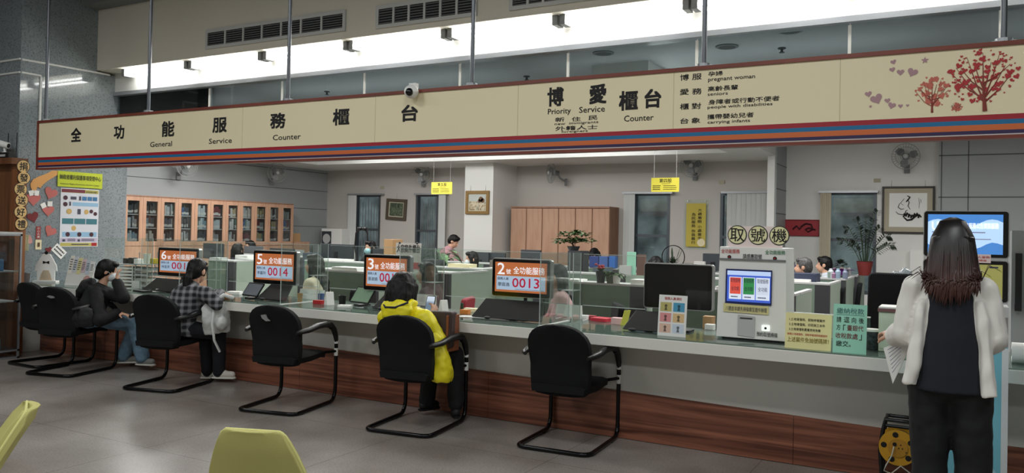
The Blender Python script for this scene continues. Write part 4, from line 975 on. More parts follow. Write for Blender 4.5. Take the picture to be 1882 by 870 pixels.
bookcols = [(206, 200, 188), (150, 150, 150), (70, 80, 92), (60, 110, 170), (120, 150, 160), (196, 176, 130), (90, 60, 56), (190, 200, 200), (120, 40, 44), (60, 66, 66), (110, 140, 120), (224, 222, 216)]
cname = ['cream', 'grey', 'slate', 'blue', 'teal grey', 'tan', 'brown', 'pale grey', 'dark red', 'charcoal', 'green grey', 'white']
bookmesh = {}
def book_mesh(ci, w, h, d):
    k = (ci, w, h)
    if k not in bookmesh:
        b = BM(); box(b, -d, 0, 0, w, 0, h); box(b, -d*.97, .002, w*.0, w, h*.15, h*.4, 1); bmesh.ops.recalc_face_normals(b, faces=b.faces)
        me = bpy.data.meshes.new('binder'); b.to_mesh(me); b.free(); me.materials.append(M('book_'+cname[ci], bookcols[ci], .6)); me.materials.append(M('spine_label', (222, 220, 212), .7)); bookmesh[k] = me
    return bookmesh[k]
for i in range(11):
    o = bc0 if i == 0 else copy_tree(bc0); o.location = (-12.5, BC[i], 0); o['group'] = 'oak bookcases on the grey wall'
    o['label'] = ordn[i]+' oak bookcase from the left in the row along the grey wall'
    for si, z in enumerate((1.195, 1.445, 1.68)):
        y = BC[i]+.075+R.random()*.05; style = R.random(); ci = R.randrange(len(bookcols))
        while y < BC[i]+.27:
            if R.random() < .35: ci = R.randrange(len(bookcols))
            w = R.choice((.022, .034, .046)); h = R.choice((.15, .175, .2))
            if y+w > BC[i]+.3: break
            bo = bpy.data.objects.new('binder', book_mesh(ci, w, h, .2)); COL.objects.link(bo)
            bo.location = (-12.545, y, z); 
            tag(bo, '%s binder on the %s shelf of the %s bookcase from the left' % (cname[ci], ['lower', 'middle', 'upper'][si], ordn[i]), 'binder', 'binders on the %s shelf of the %s bookcase' % (['lower', 'middle', 'upper'][si], ordn[i]))
            y += w+R.choice((.002, .002, .004, .03))
p = atX(533, 436, -12.6); b = BM(); box(b, -.15, .15, -.12, .12, 0, .28, mat=Matrix.Translation((-12.4, 13.05, .95)))
# ---------------------------------------------------------------- back wall furniture
x0, x1 = at(938, 381, 13.85).x, at(1120, 381, 13.85).x; n = 6; w = (x1-x0)/n
xs = [at(x, 430, 13.85).x for x in (938, 967, 996, 1026, 1057, 1088, 1120)]
for i in range(6):
    t = thing('storage_cupboard', ordn[i]+' tall oak cupboard from the left on the back wall', 'cupboard', (xs[i], 13.85, 0), 0, 'oak cupboards on the back wall'); w = xs[i+1]-xs[i]
    b = BM(); box(b, 0, w-.002, .02, .445, 0, 1.98); part(t, 'carcass', b, 'oak_side')
    b = BM(); box(b, .008, w-.010, 0, .02, .08, 1.968); dr = part(t, 'door', b, 'oak', bevel=.003)
    b = BM(); cyl(b, (w-.05 if i % 2 == 0 else .05, -.012, 1.05), (w-.05 if i % 2 == 0 else .05, 0, 1.05), .012); part(t, 'knob', b, 'aluminium', parent=dr)
    b = BM(); box(b, 0, w-.001, -.01, .445, 1.98, 2.01); part(t, 'top', b, 'oak_side')
def wall_fan(px_, py_, Y, label, rot=0, onX=None):
    p = at(px_, py_, Y-.3) if onX is None else atX(px_, py_, onX+.3)
    t = thing('wall_fan', label, 'fan', p, 0, 'wall fans in the office'); t.rotation_euler = (0, 0, rot)
    r = .2
    b = BM()
    for rr_, yy in ((r, -.03), (r*.99, -.05), (r*.72, -.075), (r*.35, -.085)): tube(b, [(rr_*math.cos(2*PI*k/32), yy, rr_*math.sin(2*PI*k/32)) for k in range(32)], .004, 5, closed=True)
    for k in range(28):
        a = 2*PI*k/28; tube(b, [(r*math.cos(a), -.05, r*math.sin(a)), (r*.72*math.cos(a), -.075, r*.72*math.sin(a)), (.03*math.cos(a), -.09, .03*math.sin(a))], .0016, 4)
        tube(b, [(r*math.cos(a), -.03, r*math.sin(a)), (r*.7*math.cos(a), .02, r*.7*math.sin(a)), (.04*math.cos(a), .03, .04*math.sin(a))], .0016, 4)
    part(t, 'cage', b, M('cage_grey', (150, 152, 150), .4))
    for k in range(3):
        a = 2*PI*k/3+.4; b = BM(); c_, s_ = math.cos(a), math.sin(a); m = Matrix.Rotation(-a, 4, 'Y')
        prism(b, [(.03, -.02), (.09, -.075), (.165, -.05), (.17, .03), (.1, .05), (.03, .02)], m @ FY(0, -.02, 0) @ Matrix.Rotation(.25, 4, 'X'), .003); part(t, 'blade', b, M('blade_grey', (116, 120, 122), .3))
    b = BM(); ell(b, (0, -.088, 0), (.038, .02, .038)); part(t, 'hub', b, 'light_grey', smooth=180)
    b = BM(); cyl(b, (0, -.0, 0), (0, .12, 0), .055, .045); part(t, 'motor', b, 'mid_grey', smooth=40)
    b = BM(); tube(b, [(0, .1, -.02), (0, .16, -.1), (0, .27, -.16)], .02, 8); box(b, -.04, .04, .26, .29, -.24, -.1); part(t, 'bracket', b, 'mid_grey')
wall_fan(775, 321, BY, 'wall fan left of the white column, turned aside', .5)
wall_fan(1016, 318, BY, 'wall fan above the oak cupboards, turned aside', -.75)
wall_fan(1272, 305, BY, 'wall fan above the yellow calligraphy panel', .1)
wall_fan(1665, 288, BY, 'wall fan above the large ink painting')
wall_fan(508, 318, BY, 'wall fan above the right end of the bookcases', PI/2-.45, -12.95)
wall_fan(342, 306, BY, 'wall fan above the bookcases, half hidden by the banner', PI/2-.2, -12.95)
# blinds
def blind(x0p, x1p, zt, zb, n, mat, label):
    x0, x1 = at(x0p, 400, 14.2).x, at(x1p, 400, 14.2).x
    t = thing('vertical_blind', label, 'blind', ((x0+x1)/2, 14.2, zb), 0)
    for k in range(n):
        xx = x0+(x1-x0)*(k+.5)/n; b = BM(); m = Matrix.Translation((xx, 14.2, 0)) @ Matrix.Rotation(.35 if k % 2 else .25, 4, 'Z'); ww = (x1-x0)/n*.53
        box(b, -ww, ww, -.002, .002, zb, zt, mat=m); part(t, 'slat', b, mat, True)
    return t, x0, x1
M('blind_white', (206, 208, 206), .7); M('blind_cream', (190, 180, 158), .7)
for x0p, x1p, n, mat, lb, r0, r1 in ((640, 654, 3, 'blind_white', 'white vertical blind drawn to the left of the first window', 640, 702), (806, 818, 3, 'blind_white', 'white vertical blind drawn to the right of the second window', 762, 820), (1146, 1166, 4, 'blind_white', 'white vertical blind drawn to the left of the third window', 1144, 1236), (1336, 1418, 9, 'blind_white', 'closed white vertical blind over the window left of the pillar', 1326, 1420), (1507, 1527, 5, 'blind_cream', 'cream vertical blind drawn to the left of the rightmost window', 1504, 1614)):
    t, a, d = blind(x0p, x1p, 2.26, .66, n, mat, lb); q0, q1 = at(r0, 352, 14.2).x, at(r1, 352, 14.2).x
    b = BM(); box(b, q0, q1, 14.17, 14.3, 2.26, 2.295); part(t, 'rail', b, 'aluminium', True)
# pictures
def picture(px0, px1, py0_, py1_, Y, label, fr, mat_in, fw, strokes=None, wires=None, tilt=0, mount=None, name='framed_picture', cat='picture'):
    a, d = at(px0, (py0_+py1_)/2, Y), at(px1, (py0_+py1_)/2, Y); cxp = (px0+px1)/2
    z1, z0 = at(cxp, py0_, Y).z, at(cxp, py1_, Y).z; w, h = d.x-a.x, z1-z0; X = (a.x+d.x)/2; Z = (z0+z1)/2
    t = thing(name, label, cat, (X, Y, Z)); m = FY(0, 0, 0) @ Matrix.Rotation(tilt, 4, 'Z')
    b = BM(); o = [(-w/2, -h/2), (w/2, -h/2), (w/2, h/2), (-w/2, h/2)]; i_ = [(x*(1-2*fw/w), y*(1-2*fw/h)) for x, y in o]
    for k in range(4): prism(b, [o[k], o[(k+1) % 4], i_[(k+1) % 4], i_[k]], m, .04)
    part(t, 'frame', b, fr, bevel=.004)
    cur = i_
    if mount:
        b = BM(); prism(b, i_, m, .02); part(t, 'mount', b, mount[0]); cur = [(x*mount[1], y*mount[2]) for x, y in i_]
        b = BM(); prism(b, cur, m @ Matrix.Translation((0, 0, .02)), .003); part(t, 'canvas', b, mat_in)
    else:
        b = BM(); prism(b, i_, m, .02); part(t, 'canvas', b, mat_in)
    if strokes: strokes(t, m @ Matrix.Translation((0, 0, .0235)), abs(cur[0][0])*2, abs(cur[0][1])*2)
    if wires:
        for x in wires:
            b = BM(); tube(b, [(x*w, -.01, h/2), (x*w, .0, h/2+.05), (x*w, .02, 2.82-Z)], .003, 5); part(t, 'hanging_wire', b, 'mid_grey')
    return t
def Mpaint(key, cols, scale):
    m = bpy.data.materials.new(key); m.use_nodes = True; nt = m.node_tree; b = nt.nodes['Principled BSDF']
    tc = nt.nodes.new('ShaderNodeTexCoord'); n = nt.nodes.new('ShaderNodeTexNoise'); n.inputs['Scale'].default_value = scale; n.inputs['Detail'].default_value = 5; n.inputs['Distortion'].default_value = 1.5
    nt.links.new(tc.outputs['Object'], n.inputs['Vector']); r = nt.nodes.new('ShaderNodeValToRGB'); el = r.color_ramp.elements
    while len(el) < len(cols): el.new(.5)
    for i, c in enumerate(cols): el[i].position = .3+.4*i/(len(cols)-1); el[i].color = rgb(c)
    nt.links.new(n.outputs['Fac'], r.inputs[0]); nt.links.new(r.outputs[0], b.inputs['Base Color']); MATS[key] = m
Mpaint('forest_paint', [(26, 34, 28), (60, 76, 58), (110, 120, 96), (40, 48, 40)], 9)
Mpaint('land_paint', [(60, 50, 40), (150, 130, 96), (216, 206, 180), (110, 116, 110)], 8)
M('frame_dark', (84, 74, 60), .5); M('frame_gold', (140, 110, 62), .4, .3); M('frame_black', (44, 40, 36), .4); M('mount_cream', (206, 200, 178), .7); M('mount_tan', (180, 172, 150), .7)
picture(711, 748, 366, 405, BY, 'dark forest painting hanging slightly crooked between the two left windows', 'frame_dark', 'forest_paint', .07, tilt=-.05, wires=(0,), mount=('mount_cream', .88, .88))
def land(t, m, w, h):
    b = BM(); prism(b, [(-w*.5, h*.1), (w*.5, h*.02), (w*.5, h*.5), (-w*.5, h*.5)], m, .001); part(t, 'painted_sky', b, M('pale_sky', (190, 196, 190), .6))
    b = BM(); 
    for x, y, r in ((w*.22, h*.2, w*.14), (w*.33, h*.12, w*.12), (w*.12, h*.1, w*.09)): prism(b, disc(r, 16, (x, y)), m @ Matrix.Translation((0, 0, .002)), .0005)
    part(t, 'painted_trees', b, M('autumn', (112, 84, 56), .7))
picture(857, 900, 351, 394, 13.38, 'gold framed landscape painting on the white column', 'frame_gold', 'land_paint', .06, land, wires=(-.32, .32), mount=('mount_cream', .9, .9))
def ink_dragon(t, m, w, h):
    R = random.Random(5); b = BM()
    def st(pts, r): tube(b, [m @ Vector((x*w, y*h, .002)) for x, y in pts], .005, 5, rr=[r*w*(.4+.6*math.sin(PI*(i+.5)/len(pts))) for i in range(len(pts))])
    st([(-.02, .42), (.05, .38), (.0, .3), (-.05, .24)], .022); st([(.0, .3), (.03, .22), (.0, .12), (.06, .02)], .012); st([(-.1, .34), (-.2, .2), (-.12, .14)], .008); st([(.0, .0), (-.05, -.02), (-.08, -.1), (-.02, -.14)], .014)
    st([(-.22, .2), (-.26, .08), (-.18, .02), (-.1, .04)], .012); st([(-.32, -.05), (-.25, -.12), (-.14, -.14), (-.06, -.08), (.02, -.1)], .012)
    for k in range(7): x = -.08+.065*k; y = -.17+.03*math.sin(k*1.7); st([(x-.04, y-.04), (x, y+.05), (x+.04, y-.02)], .034)
    st([(-.1, -.22), (-.02, -.3), (.1, -.28), (.2, -.18), (.3, -.14)], .03); st([(.28, .36), (.3, .2), (.29, .05)], .006); st([(.33, .32), (.34, .22)], .006)
    part(t, 'brush_strokes', b, 'ink')
picture(1621, 1718, 343, 430, BY, 'large framed ink brush painting on the right white wall', 'frame_black', 'paper', .03, ink_dragon, wires=(-.32, .32), mount=('mount_tan', .78, .78))
def ink_knot(t, m, w, h):
    b = BM()
    tube(b, [m @ Vector((x*w, y*h, .002)) for x, y in ((-.2, -.1), (-.1, .12), (-.02, -.1), (.04, .1), (.16, .28), (.3, .22), (.34, -.1), (.22, -.26), (.14, -.1), (.24, .0), (.42, -.12))], .016, 6)
    part(t, 'brush_strokes', b, M('ink_maroon', (60, 18, 26), .6))
a = picture(1437, 1506, 404, 434, BY, 'red panel with a dark brush drawing left of the cream blind', 'label_dark' if False else M('panel_edge', (140, 24, 34), .5), M('panel_red', (158, 26, 40), .5), .01, ink_knot, name='framed_picture')
# yellow calligraphy panel in a clear frame
X0, X1 = at(1261, 410, BY-.04).x, at(1297, 410, BY-.04).x; za, zb = at(1279, 454, BY-.04).z, at(1279, 374, BY-.04).z
t = thing('calligraphy_panel', 'tall yellow panel with two columns of characters on the back wall', 'sign', ((X0+X1)/2, BY-.03, za)); m = FY(0, -.012, 0); w = X1-X0; h = zb-za
b = BM(); prism(b, [(-w/2-.05, -.04), (w/2+.05, -.04), (w/2+.05, h+.07), (-w/2-.05, h+.07)], FY(0, .0, 0), .004); part(t, 'clear_backing', b, 'clear_acrylic')
b = BM(); prism(b, [(-w/2, 0), (w/2, 0), (w/2, h), (-w/2, h)], FY(0, -.005, 0), .004); part(t, 'panel', b, M('mustard', (196, 178, 70), .6))
for col, (s, x, yt) in enumerate((('大處著眼小處著手', .1, .88), ('為民服務你我最行', -.22, .78))):
    b = BM()
    for k, ch in enumerate(s): y = yt-.088*k-(.03 if k > 3 else 0); text(b, ch, m, w*x, w*(x+.2), h*(y-.07), h*y, .01)
    part(t, 'lettering', b, 'ink', recalc=False)
b = BM(); prism(b, disc(w*.2, 20, (w*.28, h*.1)), m, .001); part(t, 'badge', b, 'cream')
for sx in (-1, 1):
    b = BM(); cyl(b, (sx*w*.45, -.012, h+.045), (sx*w*.45, 0, h+.045), .014); part(t, 'fixing', b, 'aluminium')
# hanging yellow department signs
def dept(px0, px1, py0_, py1_, Y, s, label):
    a, d = at(px0, py1_, Y), at(px1, py0_, Y); cxp = (px0+px1)/2; z0, z1 = at(cxp, py1_, Y).z, at(cxp, py0_, Y).z; w = at(px1, (py0_+py1_)/2, Y).x-at(px0, (py0_+py1_)/2, Y).x; h = z1-z0; X = (a.x+d.x)/2
    t = thing('hanging_sign', label, 'sign', (X, Y, z0), 0, 'yellow hanging department signs'); m = FY(0, -.003, 0)
    b = BM(); prism(b, [(-w/2, 0), (w/2, 0), (w/2, h), (-w/2, h)], FY(0, .003, 0), .006); part(t, 'panel', b, M('sign_yellow', (222, 210, 74), .6))
    b = BM(); text(b, s, m, -w*.2, w*.24, h*.66, h*.94, .014); bars(b, m, -w*.12, w*.26, h*.55, h*.61, 1); bars(b, m, -w*.44, -w*.12, h*.12, h*.5, 3, jit=.3); bars(b, m, -w*.06, w*.45, h*.12, h*.5, 3, fill=.3); part(t, 'lettering', b, 'ink', recalc=False)
    for x in (-.4, .4):
        b = BM(); tube(b, [(x*w, 0, h), (x*w, 0, 3.2-z0)], .002, 4); part(t, 'cord', b, 'light_grey')
dept(793, 831, 335, 357, 11.6, '第五股', 'small yellow hanging sign before the white column, farther one')
dept(1197, 1248, 327, 353, 8.9, '第四股', 'yellow hanging sign in front of the third window, nearer one')
# sockets on the wall
for x, y, lb in ((1612, 332, 'cream wall socket above the rightmost window'), (703, 345, 'wall socket between the left windows'), (1327, 335, 'wall socket above the closed blind')):
    p = at(x, y, BY); b = BM(); box(b, p.x-.05, p.x+.05, BY-.015, BY, p.z-.03, p.z+.03); solo('wall_socket', lb, 'socket', b, 'mount_tan', p)
# wall cooler unit and carton in the left corner
p0, p1 = at(590, 452, 13.9), at(628, 421, 13.9)
t = thing('air_conditioner', 'white window air conditioner with dark grille in the far left corner', 'air conditioner', ((p0.x+p1.x)/2, 13.9, p0.z))
w, h = p1.x-p0.x, p1.z-p0.z
b = BM(); box(b, -w/2, w/2, 0, .4, 0, h); part(t, 'case', b, 'white', bevel=.01)
b = BM(); box(b, -w/2+.02, -w/2+w*.5, -.008, 0, .03, h-.06); part(t, 'grille', b, 'dark_grey')
b = BM(); prism(b, disc(h*.28, 24, (-w*.22, h*.42)), FY(0, -.008, 0), .006); part(t, 'fan_disc', b, 'light_grey')
b = BM(); box(b, p0.x-.1, p1.x+.1, 13.75, 14.28, 0, p0.z); solo('low_cupboard', 'low grey cupboard carrying the air conditioner', 'cupboard', b, 'grey_panel', Vector((p0.x, 13.9, 0)))

# ---------------------------------------------------------------- office cubicles
def cubicle(X0, X1, Y, label, zt=1.0, side=None, depth=.9, front='partition_green'):
    """partition front, corner post, light side panel and desk behind"""
    t = thing('desk_cubicle', label, 'desk', ((X0+X1)/2, Y, 0), 0, 'green office cubicles')
    b = BM(); box(b, X0, X1-.16, Y, Y+.045, .06, zt-.02); f = part(t, 'front_panel', b, front, True)
    b = BM(); box(b, X0, X1, Y-.004, Y+.26, zt-.02, zt); part(t, 'top_shelf', b, 'light_grey', True, parent=f)
    b = BM(); box(b, X0, X1-.16, Y+.002, Y+.043, 0, .06); part(t, 'kick_rail', b, 'partition_post', True, parent=f)
    b = BM(); box(b, X1-.16, X1, Y-.003, Y+.05, 0, zt-.02); part(t, 'corner_post', b, 'partition_post', True)
    xs_ = X1 if side != 'L' else X0
    b = BM(); box(b, xs_-.045, xs_, Y+.05, Y+depth, .02, zt-.02); s_ = part(t, 'side_panel', b, 'partition_light', True)
    b = BM(); box(b, xs_-.048, xs_+.003, Y+.26, Y+depth, zt-.02, zt); part(t, 'top_rail', b, 'light_grey', True, parent=s_)
    b = BM(); box(b, X0+.01, X1-.05, Y+.05, Y+.75, .70, .735); part(t, 'desk_top', b, 'light_grey', True)
    b = BM(); box(b, X0+.02, X0+.06, Y+.06, Y+.7, 0, .70); part(t, 'desk_leg', b, 'mid_grey', True)
    return t
XR = -1.36
cubicle(at(1052, 520, 7.75).x, at(1186, 525, 7.75).x, 7.75, 'green cubicle behind the switched-off black display')
cubicle(at(1200, 520, 7.65).x, XR, 7.65, 'green cubicle end just right of the ticket machine, nearest of the right column')
cubicle(-3.2, XR, 9.75, 'green cubicle second in the receding column right of the ticket machine')
cubicle(-3.2, XR, 11.1, 'green cubicle third in the receding column right of the ticket machine')
cubicle(-3.2, XR, 12.35, 'green cubicle farthest in the receding column, under the red potted plant')
cubicle(at(583, 500, 7.5).x, at(692, 500, 7.5).x, 7.5, 'green cubicle seen left of the queue display numbered 3')
cubicle(at(774, 497, 8.2).x, at(826, 497, 8.2).x, 8.2, 'small pale green cubicle behind the yellow raincoat visitor', front='partition_light')
cubicle(at(770, 492, 9.4).x, at(888, 492, 9.4).x, 9.4, 'wide green cubicle left of the queue display numbered 2')
cubicle(at(383, 480, 8.4).x, at(430, 480, 8.4).x, 8.4, 'green cubicle between queue displays 6 and 5')
cubicle(at(432, 482, 8.9).x, at(470, 482, 8.9).x, 8.9, 'pale green cubicle just left of the queue display numbered 5', front='partition_light')
cubicle(at(890, 485, 9.75).x, at(1000, 485, 9.75).x, 9.75, 'green cubicle hidden behind the queue display numbered 2')
cubicle(at(1010, 488, 9.6).x, at(1148, 488, 9.6).x, 9.6, 'green cubicle with flower cup under the green bonsai')
cubicle(at(560, 470, 9.6).x, at(690, 472, 9.6).x, 9.6, 'green cubicle in the second row, behind the papers left of display 3')
cubicle(at(425, 460, 10.6).x, at(560, 462, 10.6).x, 10.6, 'green cubicle far back under the right end of the bookcases')
cubicle(at(1150, 470, 11.4).x, at(1300, 474, 11.4).x, 11.4, 'green cubicle below the third window')
cubicle(at(945, 462, 11.3).x, at(1135, 465, 11.3).x, 11.3, 'green cubicle with blue boxes in front of the oak cupboards')
cubicle(at(780, 462, 11.2).x, at(905, 464, 11.2).x, 11.2, 'green cubicle in front of the white column')

# ---------------------------------------------------------------- office machines and chairs
def monitor(px0, px1, yt, yb, Y, label, yaw=0, desk=.735):
    a, d = at(px0, yt, Y), at(px1, yt, Y); w = max(d.x-a.x, .3); z1 = a.z; z0 = min(at(px0, yb, Y).z, z1-.25); X = (a.x+d.x)/2
    t = thing('computer_monitor', label, 'monitor', (X, Y, desk), yaw, 'office computer monitors')
    b = BM(); box(b, -w/2, w/2, -.02, .02, z0-desk, z1-desk); part(t, 'housing', b, M('monitor_grey', (48, 52, 58), .5), bevel=.006)
    b = BM(); box(b, -w/2+.015, w/2-.015, .02, .022, z0-desk+.02, z1-desk-.015); part(t, 'screen', b, 'screen_black')
    b = BM(); box(b, -.03, .03, -.035, -.02, z0-desk-.0, (z0+z1)/2-desk); box(b, -.03, .03, -.035, 0, .012, z0-desk+.02); part(t, 'stand_neck', b, 'black_plastic')
    b = BM(); box(b, -.1, .1, -.09, .09, 0, .012); part(t, 'stand_base', b, 'black_plastic')
for a in ((375, 411, 447, 474, 9.15, 'dark office monitor above the cubicle between displays 6 and 5'), (497, 541, 456, 474, 10.9, 'dark office monitor behind the queue display numbered 5'), (590, 650, 448, 470, 10.2, 'wide dark office monitor below the air conditioner', .0, ), (692, 708, 457, 472, 10.2, 'small office monitor right of the masked woman below the left windows'),
          (868, 899, 463, 487, 11.55, 'office monitor below the landscape painting'), (902, 928, 464, 486, 11.6, 'office monitor right of the white column'), (958, 994, 459, 484, 11.6, 'office monitor in front of the oak cupboards'), (1300, 1322, 466, 486, 11.8, 'office monitor left of the ticket machine header')):
    monitor(*a)
def office_chair(X, Y, yaw, label, mat='black_fabric', zs=.46, zb=.95, w=.46):
    t = thing('office_chair', label, 'chair', (X, Y, 0), math.radians(yaw), 'office swivel chairs')
    b = BM(); prism(b, rrect(-.235, .235, -.22, .24, .07), Matrix.Translation((0, 0, zs-.07)), .07); part(t, 'seat', b, mat, smooth=40, bevel=.012)
    b = BM(); prism(b, rrect(-w/2, w/2, zs+.06, zb, .05), frame((0, -.24, 0), (1, 0, 0), (0, -.1, 1)), .06); part(t, 'backrest', b, mat, smooth=40, bevel=.012)
    b = BM(); tube(b, [(0, -.1, zs-.06), (0, -.29, zs-.03), (0, -.35, zs+.2)], .02, 8); part(t, 'back_bar', b, 'black_plastic')
    b = BM(); cyl(b, (0, 0, .08), (0, 0, zs-.06), .03); part(t, 'column', b, 'black_plastic')
    for k in range(5):
        a = 2*PI*k/5+.3; b = BM(); tube(b, [(0, 0, .1), (.28*math.cos(a), .28*math.sin(a), .065)], .018, 6); l = part(t, 'base_arm', b, 'black_plastic')
        b = BM(); cyl(b, (.28*math.cos(a)-.012, .28*math.sin(a), .027), (.28*math.cos(a)+.012, .28*math.sin(a), .027), .027); part(t, 'caster', b, 'black', parent=l)
    return t
# ---------------------------------------------------------------- things on the clerks' side of the counter
def on_counter(px_, py_, Y=None):
    p = atZ(px_, py_, CT); return p
def doc_stand(px0, px1, yt, Y, label):
    a, d = at(px0, yt, Y), at(px1, yt, Y); w = d.x-a.x; X = (a.x+d.x)/2; h = a.z-CT
    t = thing('document_stand', label, 'stand', (X, Y, CT), 0, 'white document stands on the counter')
    b = BM(); prism(b, [(-w/2, -.10), (w/2, -.10), (w/2-.02, 0), (-w/2, 0)], frame((0, 0, h), (1, 0, 0), (0, .3, 1)), .006); part(t, 'panel', b, 'white')
    for s in (-1, 1):
        b = BM(); tube(b, [(s*w*.46, -.03, h-.08), (s*w*.5, -.03, h-.09), (s*w*.5, -.03, 0), (s*w*.5, .08, 0)], .005, 6); part(t, 'wire_leg', b, 'light_grey')
doc_stand(553, 600, 531, 6.04, 'white document stand right of the queue display numbered 5'); doc_stand(763, 806, 541, 6.04, 'white document stand beside the yellow raincoat visitor'); doc_stand(1024, 1074, 559, 6.04, 'white document stand right of the queue display numbered 2')
def tablet(px_, py_, w, h, label, scr, yaw=0):
    p = on_counter(px_, py_)
    t = thing('tablet', label, 'tablet', p, math.radians(yaw), 'tablets on the counter'); m = frame((0, 0, .02), (1, 0, 0), (0, .55, .8))
    b = BM(); prism(b, rrect(-w/2, w/2, 0, h, .012), m, .01); part(t, 'case', b, 'black')
    b = BM(); prism(b, [(-w/2+.012, .012), (w/2-.012, .012), (w/2-.012, h-.012), (-w/2+.012, h-.012)], m @ Matrix.Translation((0, 0, .01)), .001); part(t, 'screen', b, scr)
    b = BM(); box(b, -.04, .04, -.03, .1, 0, .012); box(b, -.02, .02, .07, .085, .0, h*.6); part(t, 'prop', b, 'black_plastic')
M('tab_green', (110, 134, 112), .15, emit=.2); M('tab_grey', (110, 116, 126), .3)
tablet(660, 562, .27, .17, 'tablet with green screen facing out left of the yellow raincoat visitor', 'tab_green', -12)
tablet(459, 549, .26, .15, 'grey tablet on the counter beside the plaid shirt visitor', 'tab_grey', -10)
def small(name, label, cat, px_, py_, sx, sy, sz, mat, yaw=0, shape='box', group=None, dz=0):
    p = on_counter(px_, py_); p.z = CT+dz; b = BM()
    if shape == 'box': prism(b, rrect(-sx/2, sx/2, -sy/2, sy/2, min(sx, sy)*.12, 2), Matrix.Identity(4), sz)
    elif shape == 'cup': lathe(b, [(sx*.42, 0), (sx*.5, sz), (sx*.44, sz), (sx*.37, .006)], (0, 0, 0), 18)
    elif shape == 'wedge': rings(b, [[Vector((-sx/2, -sy/2, 0)), Vector((sx/2, -sy/2, 0)), Vector((sx/2, sy/2, 0)), Vector((-sx/2, sy/2, 0))], [Vector((-sx/2, -.01, sz)), Vector((sx/2, -.01, sz)), Vector((sx/2, .01, sz)), Vector((-sx/2, .01, sz))]])
    o = solo(name, label, cat, b, mat, None, group, bevel=.0015, rz=math.radians(yaw)); o.location = p; return o
small('card_holder', 'white wedge card holder right of the document stand near display 5', 'card', 605, 561, .07, .09, .12, 'white', 60, 'wedge')
small('card_holder', 'white wedge card holder right of the yellow raincoat visitor', 'card', 815, 578, .06, .09, .12, 'white', 60, 'wedge')
small('stamp_pad', 'red stamp box below the white document stand near display 5', 'box', 586, 559, .10, .06, .035, 'red', 5)
small('tape_roll', 'blue tape dispenser beside the red stamp box', 'tape dispenser', 590, 553, .05, .04, .07, M('blue_plastic', (40, 70, 140), .5))
small('paper_cup', 'black cup on the counter left of the green tablet', 'cup', 629, 560, .07, .07, .085, 'black', shape='cup')
small('tissue_pack', 'crumpled white tissue pack beside the green tablet', 'tissue', 634, 565, .12, .08, .02, 'paper', 20)
small('pen_cup', 'tan pen cup right of the queue display numbered 5', 'cup', 551, 556, .05, .05, .085, M('tan_cup', (170, 132, 84), .6), shape='cup')
small('sticky_box', 'orange box left of the console under display 2', 'box', 855, 577, .08, .06, .035, M('orange_box', (216, 130, 52), .6), 4)
small('glue_bottle', 'dark green bottle beside the orange box', 'bottle', 849, 573, .025, .025, .075, M('bottle_green', (30, 64, 44), .4), shape='cup')
small('tissue_pack', 'white tissue heap behind the orange box near display 2', 'tissue', 866, 573, .12, .07, .03, 'cream', 10)
small('paper_sheet', 'white sheet lying on the counter right of the yellow visitor', 'paper', 872, 583, .26, .12, .003, 'paper', 8)
small('card_case', 'pink square box left of the console near the picture sign', 'box', 1135, 596, .09, .07, .05, M('pink_box', (214, 176, 178), .6), 4)
small('red_holder', 'flat red folder on the counter right of the document stand by display 2', 'folder', 1106, 590, .15, .13, .025, M('folder_red', (196, 42, 60), .5), -8)
small('red_holder', 'small dark red holder left of the flat red folder', 'folder', 1086, 587, .08, .07, .03, M('folder_dark', (160, 36, 50), .5), 4)
small('acrylic_card', 'clear card holder standing left of the red folders', 'card', 1066, 587, .14, .05, .035, 'white', 4)
small('phone_dock', 'white small box in front of the black display at right', 'box', 1305, 606, .07, .06, .04, 'white', 0)
small('wood_block', 'tan cardboard box between the black display and the ticket machine', 'box', 1303, 603, .08, .08, .09, M('kraft', (176, 140, 98), .7), 0)
small('wallet', 'orange wallet under the elbow of the plaid visitor', 'wallet', 409, 549, .17, .09, .02, M('orange_leather', (190, 126, 60), .6), -20)
small('glass_case', 'white crumpled mask on the counter right of the plaid visitor', 'mask', 432, 541, .14, .08, .03, 'paper', 20)
small('receipt', 'white receipt on the counter before the grey tablet', 'paper', 487, 549, .12, .1, .004, 'paper', -15)
small('keyboard_pad', 'black flat pad right of the black jacket visitor', 'pad', 262, 536, .24, .1, .012, 'black_plastic', -10)
small('white_box', 'white box behind the raised hand of the black jacket visitor', 'box', 254, 528, .12, .08, .07, 'white', 5)
small('white_box', 'white box left of the console under display 6', 'box', 276, 529, .10, .08, .06, 'white', 5)
small('mouse', 'white computer mouse in front of display 6', 'mouse', 296, 536, .06, .1, .03, 'white', 15)
# yellow memo held upright
p = on_counter(1146, 598); b = BM(); prism(b, [(-.03, 0), (.03, 0), (.03, .12), (-.03, .12)], frame((0, 0, .0), (.5, .8, 0), (.25, 0, 1)), .004); o = solo('memo_card', 'yellow memo card standing tilted beside the pink box', 'card', b, M('memo_yellow', (220, 216, 90), .7), None); o.location = p
